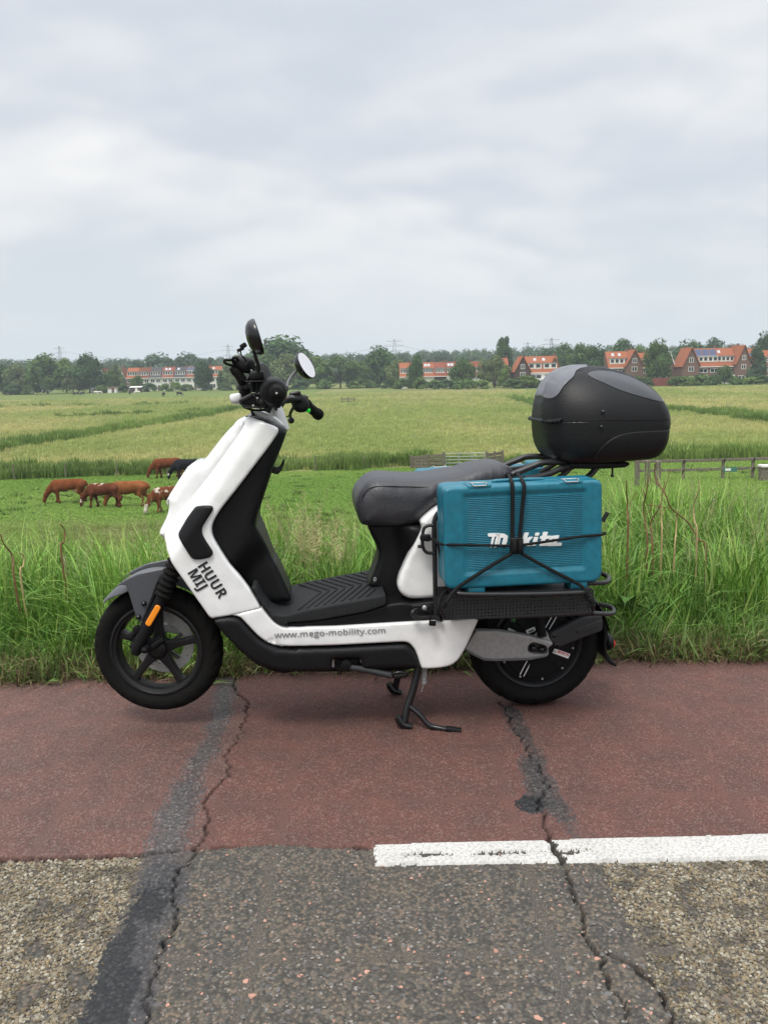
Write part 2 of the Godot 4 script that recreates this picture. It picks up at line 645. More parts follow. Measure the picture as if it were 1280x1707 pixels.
func paving(tex: Array, metres: float, rough: float, bump: float) -> StandardMaterial3D:
	var m := tinted(rough, 0.4)
	m.albedo_texture = tex[0]
	m.uv1_triplanar = true
	m.uv1_world_triplanar = true
	m.uv1_scale = Vector3.ONE / metres
	m.heightmap_enabled = true
	m.heightmap_texture = tex[1]
	m.heightmap_scale = bump
	return m

func build_road() -> void:
	var step := 0.0042
	var x0 := -1.85
	var z0 := -3.42
	var nx := int(3.7 / step)
	var nz := int(2.2 / step)
	# lines on the ground, from far to near
	var joint := [Vector2(-0.9833, -1.9084), Vector2(-0.8037, -1.9123), Vector2(-0.6311, -1.9165), Vector2(-0.5363, -1.9316), Vector2(-0.4169, -1.9461), Vector2(-0.3259, -1.9536), Vector2(-0.2015, -1.9408), Vector2(-0.0482, -1.9243), Vector2(0.0725, -1.904), Vector2(0.4199, -1.9097), Vector2(0.9442, -1.901)]
	var left_side := [Vector2(-0.6452, -1.9821), Vector2(-0.6224, -1.85), Vector2(-0.6064, -1.733), Vector2(-0.6017, -1.6096), Vector2(-0.5791, -1.5003), Vector2(-0.5571, -1.3637)]
	var right_side := [Vector2(0.5102, -1.9388), Vector2(0.506, -1.8347), Vector2(0.5105, -1.6959), Vector2(0.517, -1.5747), Vector2(0.5068, -1.4521), Vector2(0.5239, -1.3346)]
	var tar := [Vector2(-0.6666, -3.3437), Vector2(-0.6382, -3.1343), Vector2(-0.6121, -2.9193), Vector2(-0.584, -2.6092), Vector2(-0.5936, -2.3376), Vector2(-0.5931, -2.1135), Vector2(-0.5743, -1.9794), Vector2(-0.5548, -1.8725), Vector2(-0.5408, -1.7309), Vector2(-0.552, -1.608), Vector2(-0.5381, -1.4658), Vector2(-0.5345, -1.3631)]
	var tar_w := [0.03, 0.034, 0.036, 0.03, 0.037, 0.048, 0.052, 0.055, 0.052, 0.055, 0.06, 0.062]
	var crack_a := [Vector2(-0.6307, -3.3416), Vector2(-0.603, -3.1651), Vector2(-0.5848, -3.0058), Vector2(-0.5212, -2.9087), Vector2(-0.494, -2.7509), Vector2(-0.4969, -2.605), Vector2(-0.5169, -2.4528), Vector2(-0.4866, -2.379), Vector2(-0.4894, -2.3143), Vector2(-0.5252, -2.209), Vector2(-0.5014, -2.0942), Vector2(-0.4888, -2.0334), Vector2(-0.4943, -1.9489), Vector2(-0.5012, -1.8782), Vector2(-0.5218, -1.8464), Vector2(-0.5018, -1.7296), Vector2(-0.479, -1.6755), Vector2(-0.4868, -1.606), Vector2(-0.4902, -1.5413), Vector2(-0.4817, -1.4561), Vector2(-0.4747, -1.4012), Vector2(-0.4612, -1.3611)]
	var crack_b := [Vector2(0.4089, -2.8367), Vector2(0.415, -2.7047), Vector2(0.4225, -2.5836), Vector2(0.4391, -2.4505), Vector2(0.4541, -2.3296), Vector2(0.4541, -2.2198), Vector2(0.4113, -2.1208), Vector2(0.4073, -1.999), Vector2(0.4087, -1.929), Vector2(0.4128, -1.876), Vector2(0.4187, -1.7893), Vector2(0.4205, -1.6882), Vector2(0.4102, -1.6167), Vector2(0.4153, -1.5592), Vector2(0.4285, -1.5137), Vector2(0.4209, -1.4628), Vector2(0.4267, -1.399), Vector2(0.4367, -1.3369)]
	var crack_c := [Vector2(0.4153, -1.5592), Vector2(0.4491, -1.5219), Vector2(0.4969, -1.4772), Vector2(0.508, -1.4199), Vector2(0.513, -1.3348)]
	var patch := [Vector2(0.4115, -2.8093), Vector2(0.4395, -2.7547), Vector2(0.4362, -2.6062), Vector2(0.4541, -2.4498), Vector2(0.4292, -2.3117), Vector2(0.4322, -2.1693), Vector2(0.4589, -2.0563), Vector2(0.4754, -1.9539)]
	var patch_w := [0.012, 0.022, 0.028, 0.028, 0.036, 0.05, 0.03, 0.01]
	var blob := [Vector2(0.3887, -2.1153)]
	var line_top := [Vector2(-0.0407, -1.9375), Vector2(0.9803, -1.9459)]
	var line_low := [Vector2(-0.0401, -1.8517), Vector2(0.9339, -1.8469)]
	var n := FastNoiseLite.new()
	n.noise_type = FastNoiseLite.TYPE_SIMPLEX_SMOOTH
	n.frequency = 6.0
	n.fractal_octaves = 4
	n.seed = 5
	var n2 := FastNoiseLite.new()
	n2.noise_type = FastNoiseLite.TYPE_SIMPLEX
	n2.frequency = 55.0
	n2.fractal_octaves = 2
	n2.seed = 6
	var jz := []
	var lt := []
	var ll := []
	for i in nx + 1:
		var x := x0 + i * step
		jz.append(line_z(joint, x))
		lt.append(lerpf(line_top[0].y, line_top[1].y, (x - line_top[0].x) / (line_top[1].x - line_top[0].x)))
		ll.append(lerpf(line_low[0].y, line_low[1].y, (x - line_low[0].x) / (line_low[1].x - line_low[0].x)))
	var parts := []
	var index := []
	for k in 6:
		parts.append(MB.new())
		var ix := PackedInt32Array()
		ix.resize((nx + 1) * (nz + 1))
		ix.fill(-1)
		index.append(ix)
	var ys := PackedFloat32Array()
	var kind := PackedByteArray()
	ys.resize((nx + 1) * (nz + 1))
	kind.resize((nx + 1) * (nz + 1))
	var tints := PackedColorArray()
	tints.resize((nx + 1) * (nz + 1))
	for j in nz + 1:
		var z := z0 + j * step
		var wob := 0.012 * n.get_noise_2d(z * 1.5, 3.0)
		var ca := line_x(crack_a, z) + 0.012 * n2.get_noise_2d(z * 0.35, 1.0)
		var cb := line_x(crack_b, z) + 0.012 * n2.get_noise_2d(z * 0.35, 9.0)
		var cc := line_x(crack_c, z) + 0.010 * n2.get_noise_2d(z * 0.35, 19.0)
		var ls := line_x(left_side, z)
		var rs := line_x(right_side, z)
		if is_nan(ls) and z > -2.0: ls = left_side[5].x if z > left_side[5].y else left_side[0].x
		if is_nan(rs) and z > -2.0: rs = right_side[5].x if z > right_side[5].y else right_side[0].x
		var ta := NAN
		var tw := 0.05
		for i in tar.size() - 1:
			if z >= tar[i].y and z < tar[i + 1].y:
				var f: float = (z - tar[i].y) / (tar[i + 1].y - tar[i].y)
				ta = lerpf(tar[i].x, tar[i + 1].x, f)
				tw = lerpf(tar_w[i], tar_w[i + 1], f)
		var pa := NAN
		var pw := 0.0
		for i in patch.size() - 1:
			if z >= patch[i].y and z < patch[i + 1].y:
				var f: float = (z - patch[i].y) / (patch[i + 1].y - patch[i].y)
				pa = lerpf(patch[i].x, patch[i + 1].x, f)
				pw = lerpf(patch_w[i], patch_w[i + 1], f)
		for i in nx + 1:
			var x := x0 + i * step
			var at := j * (nx + 1) + i
			var a := n.get_noise_2d(x, z)
			var b := n2.get_noise_2d(x, z)
			var y := 0.0016 * b + 0.002 * a
			var k := 0
			var c := Color.WHITE
			var jz_here: float = jz[i] + 0.008 * b + 0.004 * a
			if z < jz_here:
				k = 0
				var f := clampf(0.5 + a * 0.9, 0.0, 1.0)
				c = Color(0.77, 0.91, 0.92).lerp(Color(0.98, 1.03, 1.0), f)
				if x > ca: c = c * Color(0.99, 0.9, 0.88)
				if z < -3.08: c = c.lerp(Color(0.62, 0.66, 0.64), clampf((-3.08 - z) * 5.0, 0.0, 0.8) * clampf(0.7 + a, 0.0, 1.0))
			else:
				k = 1
				y -= 0.004
				c = Color(0.92, 0.93, 0.95).lerp(Color(1.1, 1.06, 1.0), clampf(0.5 + a, 0.0, 1.0))
				if x < ls + 0.02 * b + 0.012 * a or x > rs + 0.015 * b + 0.01 * a:
					k = 2
					y -= 0.004
			var dt := absf(x - ta) - (tw + 0.022 * b + 0.03 * a) if not is_nan(ta) else 1.0
			var dp := absf(x - pa) - (pw + 0.02 * b + 0.03 * a) if not is_nan(pa) else 1.0
			var db: float = Vector2(x, z).distance_to(blob[0]) - (0.04 + 0.012 * b + 0.012 * a)
			if dt < 0.0 or dp < 0.0 or db < 0.0:
				k = 3
				y += 0.0025 * clampf(-minf(dt, minf(dp, db)) * 60.0, 0.0, 1.0)
				var fade := clampf(-minf(dt, dp) * 28.0, 0.0, 1.0)
				c = Color(2.5, 1.75, 1.6).lerp(Color(2.15, 1.95, 1.84), fade)
				if dp < 0.0: c *= 0.72
				if db < 0.0 or z > -1.8 + 0.07 * a + 0.05 * b and x < ta + tw * 0.55 and a > -0.25: c = Color(0.6, 0.61, 0.63)
				elif z > -1.93: c = c.lerp(Color(1.3, 1.3, 1.3), clampf((z + 1.93) * 12.0, 0.0, 0.85))
				c *= 1.0 + 0.3 * b
			if x > line_top[0].x + 0.012 * n.get_noise_2d(z * 9.0, 77.0) and z > lt[i] + 0.004 * a and z < ll[i] + 0.005 * a:
				var mid: float = lerpf(lt[i], ll[i], 0.56 + 0.1 * a) + 0.008 * b
				var worn: bool = absf(z - mid) < 0.009 * clampf(0.5 + 2.4 * n.get_noise_2d(x * 0.7 + 40.0, 2.0), 0.0, 1.6) and x < 0.52
				if not worn and absf(x - cb) > 0.008 + 0.01 * absf(a):
					k = 4
					y = 0.0025 + 0.0006 * b
					c = Color.WHITE * (0.94 + 0.1 * a + 0.06 * b)
				else:
					k = 1
					c = Color(0.7, 0.7, 0.7)
			var cr := 1.0
			if not is_nan(ca): cr = minf(cr, absf(x - ca) - (0.0022 + 0.005 * absf(n.get_noise_2d(z * 3.0, 0.0))))
			if not is_nan(cb): cr = minf(cr, absf(x - cb) - (0.0022 + 0.007 * absf(n.get_noise_2d(z * 2.0, 5.0))))
			if not is_nan(cc): cr = minf(cr, absf(x - cc) - (0.002 + 0.012 * absf(n.get_noise_2d(z * 2.0, 7.0))))
			if k != 4 and z > -1.95 and absf(z - jz_here) < 0.003 and x < 0.0: cr = minf(cr, -0.001 + 0.004 * maxf(0.0, -a))
			if cr < 0.0012: y -= 0.016 * clampf((0.0012 - cr) / 0.004, 0.0, 1.0)
			if cr < -0.0004:
				c = Color(0.3, 0.3, 0.3) if k != 4 else c
			ys[at] = y
			kind[at] = k
			tints[at] = c * (0.4 if k == 3 else 0.8)
	for j in nz:
		for i in nx:
			var at := j * (nx + 1) + i
			var k := kind[at]
			var mb: MB = parts[k]
			var ix: PackedInt32Array = index[k]
			var q := [at, at + 1, at + nx + 2, at + nx + 1]
			for g in 4:
				var w: int = q[g]
				if ix[w] < 0:
					mb.ink = tints[w] if kind[w] == k else tints[at]
					ix[w] = mb.add(Vector3(x0 + (w % (nx + 1)) * step, ys[w], z0 + (w / (nx + 1)) * step))
				q[g] = ix[w]
			index[k] = ix
			mb.quad(q[3], q[2], q[1], q[0])
	var red := chips(0.17, [lin(0.1804, 0.08035, 0.06738), lin(0.2114, 0.0943, 0.07823), lin(0.1571, 0.07493, 0.06428), lin(0.1881, 0.09043, 0.07512), lin(0.1416, 0.07105, 0.06195), lin(0.2346, 0.1098, 0.09295), lin(0.1649, 0.08655, 0.07358), lin(0.2734, 0.1641, 0.1433)], 768, 2)
	var grey := chips(0.12, [lin(0.0975, 0.0891, 0.0765), lin(0.13, 0.1188, 0.1013), lin(0.078, 0.07177, 0.063), lin(0.1106, 0.099, 0.08438), lin(0.065, 0.06187, 0.05625), lin(0.169, 0.1485, 0.1182), lin(0.091, 0.08415, 0.07425), lin(0.208, 0.1609, 0.1238)], 768, 3)
	var tarry := chips(0.14, [lin(0.07, 0.07, 0.075), lin(0.085, 0.085, 0.09), lin(0.1125, 0.11, 0.11), lin(0.075, 0.075, 0.08), lin(0.175, 0.17, 0.165), lin(0.09, 0.09, 0.0925)], 512, 4)
	var white := chips(0.08, [lin(0.73, 0.71, 0.67), lin(0.75, 0.73, 0.69), lin(0.77, 0.75, 0.71), lin(0.7, 0.68, 0.64)], 512, 8)
	M.red_path = paving(red, 0.62, 0.85, 0.16)
	M.asphalt = paving(grey, 0.62, 0.85, 0.25)
	structure("cycle_path", parts[0].mesh(true, true), M.red_path, "red asphalt cycle path running along the grass verge")
	structure("road_surface", parts[1].mesh(true, true), M.asphalt, "dark grey asphalt road repair between two strips of pale chippings")
	structure("chipping_road_surface", parts[2].mesh(true, true), paving(grey, 0.62, 0.9, 0.2), "bed of the road strips covered in pale stone chippings")
	structure("tar_road_surface", parts[3].mesh(true, true), paving(tarry, 0.45, 0.6, 0.12), "dark tar seams and patches over the cracks across path and road")
	structure("road_marking", parts[4].mesh(true, true), paving(white, 0.3, 0.65, 0.02), "worn white edge line with cracks between cycle path and road")
	# the rest of the road, outside the picture
	var far := MB.new()
	var side_path := MB.new()
	side_path.ink = Color(0.66, 0.68, 0.68)
	for s in [-1.0, 1.0]:
		for i in 26:
			var xa: float = s * (1.84 + 1.47 * i)
			var xb: float = s * (1.84 + 1.47 * (i + 1))
			if s < 0: side_path.face(Vector3(xb, -0.004, -1.915), Vector3(xa, -0.004, -1.915), Vector3(xa, -0.004, edge_z(xa)), Vector3(xb, -0.004, edge_z(xb)))
			else: side_path.face(Vector3(xa, -0.004, -1.93), Vector3(xb, -0.004, -1.93), Vector3(xb, -0.004, edge_z(xb)), Vector3(xa, -0.004, edge_z(xa)))
	structure("cycle_path", side_path.mesh(true, true), M.red_path, "red asphalt cycle path carrying on past both sides of the picture")
	far.ink = Color(0.8, 0.8, 0.8)
	for b in [[-40.0, -1.845, -1.92, 6.0], [1.84, 40.0, -1.93, 6.0], [-1.85, 1.845, -1.235, 6.0]]:
		far.face(Vector3(b[0], -0.006, b[3]), Vector3(b[1], -0.006, b[3]), Vector3(b[1], -0.006, b[2]), Vector3(b[0], -0.006, b[2]))
	structure("road", far.mesh(true, true), M.asphalt, "grey asphalt road carrying on past the cycle path")
	# stone chippings lying in the road
	var stones := []
	for v in 4:
		var s := MB.new()
		s.ball(Vector3.ZERO, Vector3(1.0, 0.55, 0.8), Basis.IDENTITY, 6, 4)
		for i in s.v.size():
			var p := s.v[i]
			s.v[i] = Vector3(p.x, minf(p.y, 0.36), p.z) * (1.0 + 0.25 * sin(p.x * 9.0 + v * 2.0) + 0.2 * sin(p.z * 7.0 + v))
		stones.append(s.mesh(false))
	M.chipping = tinted(0.8, 0.35)
	var tones := [lin(0.34, 0.28, 0.18), lin(0.42, 0.37, 0.27), lin(0.26, 0.2, 0.12), lin(0.30, 0.27, 0.21), lin(0.2, 0.165, 0.11), lin(0.5, 0.46, 0.37), lin(0.34, 0.25, 0.14), lin(0.17, 0.15, 0.12), lin(0.28, 0.22, 0.14)]
	var places := [[], [], [], []]
	var tinge := [[], [], [], []]
	for i in 62000:
		var x := rnd(-1.05, 1.2)
		var z := rnd(-2.0, -1.24)
		var at := clampi(int((z - z0) / step), 0, nz) * (nx + 1) + clampi(int((x - x0) / step), 0, nx)
		if kind[at] != 2 or ys[at] < -0.02: continue
		var a := n.get_noise_2d(x * 1.3, z * 1.3 + 20.0)
		if a < -0.34: continue
		var g := i % 4
		var sz := rnd(0.0026, 0.0052)
		places[g].append(Transform3D(Basis.from_euler(Vector3(rnd(-0.25, 0.25), rnd(0, TAU), rnd(-0.25, 0.25))).scaled(Vector3.ONE * sz), Vector3(x, ys[at] + 0.001, z)))
		tinge[g].append((tones[rng.randi() % tones.size()] as Color).lerp(Color(0.45, 0.44, 0.41), 0.12).srgb_to_linear() * rnd(0.45, 0.85) * (1.0 - 0.45 * smoothstep(0.1, -0.34, a)))
	for i in 3600:
		var x := rnd(-0.8, 0.95)
		var z := rnd(-1.95, -1.24)
		var at := clampi(int((z - z0) / step), 0, nz) * (nx + 1) + clampi(int((x - x0) / step), 0, nx)
		if kind[at] != 1: continue
		var near := smoothstep(-1.9, -1.4, z)
		if rnd(0, 1) > 0.35 + 0.65 * near: continue
		var g := i % 4
		var sz := rnd(0.0022, 0.0048) * (1.0 + 0.9 * near * float(i % 9 == 0))
		places[g].append(Transform3D(Basis.from_euler(Vector3(rnd(-0.1, 0.1), rnd(0, TAU), rnd(-0.1, 0.1))).scaled(Vector3(sz, sz * 0.6, sz)), Vector3(x, ys[at] + 0.0002, z)))
		var t := Color(0.2, 0.18, 0.16)
		if i % 7 == 0: t = Color(0.36, 0.2, 0.15)
		elif i % 3 == 0: t = Color(0.11, 0.105, 0.1)
		tinge[g].append(t * rnd(0.7, 1.2))
	var chip_heap := heap("stone_chippings", "pale tan and grey stone chippings bedded in the road surface", "gravel")
	for g in 4: many("chipping", stones[g], M.chipping, places[g], tinge[g], "", chip_heap)

func field_bands() -> Dictionary:
	return {
		"near_ditch": [Vector2(-35.0332, -51.1856), Vector2(-23.9369, -51.4087), Vector2(-12.1788, -52.4615), Vector2(-3.019, -52.7803), Vector2(2.0246, -53.8826), Vector2(8.5584, -53.0173), Vector2(14.0603, -53.3746), Vector2(18.1651, -54.0242), Vector2(25.6455, -54.0312), Vector2(41.6285, -53.8289)],
		"left_ditch": [Vector2(-34.5536, -56.6376), Vector2(-34.6457, -75.0101), Vector2(-32.4545, -86.7773), Vector2(-30.1711, -105.3668), Vector2(-27.3135, -123.6529), Vector2(-26.0519, -153.2772)],
		"mid_ditch": [Vector2(-54.1728, -130.4725), Vector2(-44.548, -135.5534), Vector2(-36.4259, -142.0112), Vector2(-26.5939, -144.1501)],
		"far_ditch": [Vector2(-95.3466, -180.2414), Vector2(-77.2424, -186.6205), Vector2(-56.1587, -179.1856), Vector2(-41.341, -188.01), Vector2(-32.9682, -194.4577)],
		"right_ditch": [Vector2(40.08, -119.9973), Vector2(42.2053, -111.8276), Vector2(42.523, -101.0084), Vector2(42.5695, -88.8267), Vector2(43.1921, -78.2155)],
		"box_ditch": [Vector2(27.2259, -173.046), Vector2(27.332, -155.8815), Vector2(27.0015, -137.0743), Vector2(26.37, -120.5859)]
	}

var bands := {}

func near_line(p: Array, q: Vector2) -> float:
	var best := 1e9
	for i in p.size() - 1:
		best = minf(best, q.distance_squared_to(Geometry2D.get_closest_point_to_segment(q, p[i], p[i + 1])))
	return sqrt(best)

var patchy: FastNoiseLite

func field_kind(x: float, z: float) -> int:        # 0 grazed pasture, 1 tall meadow, 2 reeds, 3 far mown grass
	var q := Vector2(x, z)
	var edge := line_z(bands.near_ditch, x)
	if absf(z - edge + 1.7) < 1.7 + 1.6 * patchy.get_noise_2d(x * 4.0, 8.0): return 2
	if z > edge: return 0
	if near_line(bands.left_ditch, q) < 1.7: return 2
	if near_line(bands.mid_ditch, q) < 1.5 and patchy.get_noise_2d(x, z) > -0.1: return 2
	if near_line(bands.far_ditch, q) < 1.4 and patchy.get_noise_2d(x, z) > 0.0: return 2
	if near_line(bands.right_ditch, q) < 2.4 and patchy.get_noise_2d(x, z) > -0.25: return 2
	if near_line(bands.box_ditch, q) < 1.8: return 2
	if z < -205.0 + x * 0.35 and x < -20.0: return 3
	if z < -225.0 and x > 40.0: return 3
	return 1

func field_color(x: float, z: float) -> Color:
	var a := patchy.get_noise_2d(x * 0.6, z * 0.6)
	var b := patchy.get_noise_2d(x * 2.3 + 50.0, z * 2.6) + 0.6 * patchy.get_noise_2d(x * 9.0, z * 9.0)
	var f := clampf(0.5 + 0.9 * a + 0.35 * b, 0.0, 1.0)
	match field_kind(x, z):
		0:
			var c := Color(0.125, 0.22, 0.04).lerp(Color(0.185, 0.28, 0.06), f)
			if z > -37.0: c = c.lerp(Color(0.19, 0.19, 0.08), clampf((z + 37.0) * 0.25, 0.0, 0.8) * clampf(0.6 + b, 0.0, 1.0))
			return c
		2: return Color(0.085, 0.14, 0.034).lerp(Color(0.15, 0.215, 0.058), f)
		3: return Color(0.2, 0.27, 0.085).lerp(Color(0.25, 0.3, 0.1), f)
	var c := Color(0.26, 0.285, 0.105).lerp(Color(0.39, 0.365, 0.165), f)
	var green := clampf(0.5 + 1.6 * patchy.get_noise_2d(x * 0.45 + 200.0, z * 0.22 - 60.0), 0.0, 1.0)
	return c.lerp(Color(0.2, 0.27, 0.075), green * 0.65)

func build_terrain() -> void:
	patchy = FastNoiseLite.new()
	patchy.seed = 12
	patchy.noise_type = FastNoiseLite.TYPE_SIMPLEX_SMOOTH
	patchy.frequency = 0.06
	patchy.fractal_octaves = 4
	bands = field_bands()
	var soil := MB.new()
	var cols := 90
	var rows := 60
	for j in rows + 1:
		for i in cols + 1:
			var t := -1.0 + 2.0 * i / cols
			var x := 5.0 * t + 35.0 * t * t * t
			var s := 13.0 * pow(float(j) / rows, 1.6)
			var z := edge_z(x) + 0.05 - s
			soil.ink = Color(0.06, 0.075, 0.028) if s > 0.16 else Color(0.1, 0.08, 0.05)
			soil.add(Vector3(x, ground_y(x, z) if s > 0.04 else -0.012, z))
	for j in rows:
		for i in cols:
			var a := j * (cols + 1) + i
			soil.quad(a, a + 1, a + cols + 2, a + cols + 1)
	var rough := noise_tex(0.05, 0.55, 1.0, 512, FastNoiseLite.TYPE_SIMPLEX, 5, 21)
	M.soil = tinted(0.95, 0.15)
	M.soil.albedo_texture = rough
	M.soil.uv1_triplanar = true
	M.soil.uv1_world_triplanar = true
	M.soil.uv1_scale = Vector3.ONE * 0.8
	structure("bank_ground", soil.mesh(true, true), M.soil, "earth of the roadside bank falling away to the fields")
	var land := MB.new()
	var rows2 := 210
	var cols2 := 200
	for j in rows2 + 1:
		var d := 8.0 * pow(520.0 / 8.0, float(j) / rows2)
		for i in cols2 + 1:
			var t := -1.0 + 2.0 * i / cols2
			var a := 0.55 * t + 1.65 * t * t * t
			var x := d * a
			land.ink = field_color(x, -d)
			land.add(Vector3(x, -5.0 + 0.05 * patchy.get_noise_2d(x * 2.0, d * 2.0), -d))
	for j in rows2:
		for i in cols2:
			var a := j * (cols2 + 1) + i
			land.quad(a, a + 1, a + cols2 + 2, a + cols2 + 1)
	M.land = tinted(0.95, 0.1)
	M.land.albedo_texture = rough
	M.land.uv1_triplanar = true
	M.land.uv1_world_triplanar = true
	M.land.uv1_scale = Vector3.ONE * 0.13
	structure("field", land.mesh(true, true), M.land, "flat polder fields of pasture and tall yellowing meadow")
	var rest := MB.new()
	rest.ink = Color(0.26, 0.28, 0.1)
	rest.face(Vector3(-5000, -5.6, 3000), Vector3(5000, -5.6, 3000), Vector3(5000, -5.6, -5000), Vector3(-5000, -5.6, -5000))
	structure("ground", rest.mesh(true, true), M.land, "level green land reaching the horizon")

# one tuft of grass blades
func tuft(blades: int, spread: float, low: float, high: float, width: float, bend: float, tones: Array, sd: int, segs := 4) -> ArrayMesh:
	var r := RandomNumberGenerator.new()
	r.seed = sd
	var mb := MB.new()
	for b in blades:
		var a := r.randf_range(0, TAU)
		var base := Vector3(cos(a), 0, sin(a)) * spread * sqrt(r.randf())
		var h := r.randf_range(low, high)
		var w := width * r.randf_range(0.6, 1.3)
		var way := Vector3(cos(a + r.randf_range(-1.4, 1.4)), 0, sin(a + r.randf_range(-1.4, 1.4)))
		var k := bend * r.randf_range(0.2, 1.5)
		var side := Vector3(-way.z, 0, way.x).rotated(Vector3.UP, r.randf_range(-0.9, 0.9))
		var tone: Color = tones[r.randi() % tones.size()] * r.randf_range(0.75, 1.25)
		var last := []
		for s in segs + 1:
			var t := float(s) / segs
			var p := base + Vector3.UP * h * (t - 0.38 * k * t * t * t) + way * h * k * 0.62 * t * t
			mb.ink = tone
			var half := side * w * 0.5 * (1.0 - pow(t, 2.2)) * (0.6 + 0.8 * minf(t * 3.0, 1.0))
			var now := [mb.add(p - half), mb.add(p + half)]
			if s > 0:
				if s < segs: mb.quad(last[0], last[1], now[1], now[0])
				else: mb.tri(last[0], last[1], now[0])
			last = now
	return mb.mesh(true, true)

func seed_stalk(h: float, tone: Color, sd: int, full: bool) -> ArrayMesh:
	var r := RandomNumberGenerator.new()
	r.seed = sd
	var mb := MB.new()
	for b in 3:
		mb.ink = tone * r.randf_range(0.8, 1.15)
		var lean := Vector3(r.randf_range(-0.3, 0.3), 0, r.randf_range(-0.3, 0.3))
		var base := Vector3(r.randf_range(-0.05, 0.05), 0, r.randf_range(-0.05, 0.05))
		var hh := h * r.randf_range(0.8, 1.1)
		var path := []
		for s in 6:
			var t := s / 5.0
			path.append(base + Vector3.UP * hh * t + lean * hh * t * t * 0.7)
		mb.tube(path, [0.0016, 0.0015, 0.0014, 0.0012, 0.001, 0.0007], 4, false)
		for q in (34 if full else 14):
			var t := r.randf_range(0.68, 1.0)
			var p: Vector3 = base + Vector3.UP * hh * t + lean * hh * t * t * 0.7
			var out := Vector3(r.randf_range(-1, 1), r.randf_range(0.2, 1.0), r.randf_range(-1, 1)).normalized()
			var reach := (0.05 if full else 0.018) * (1.15 - t) * 3.0 * r.randf_range(0.5, 1.0)
			var e := p + out * reach
			var sd2 := out.cross(Vector3(0.3, 0.2, 1)).normalized() * 0.0022
			mb.tri(mb.add(p), mb.add(e + sd2), mb.add(e - sd2 + out * 0.006))
			mb.tri(mb.add(e - sd2), mb.add(e + sd2), mb.add(e + out * 0.012))
	return mb.mesh(true, true)

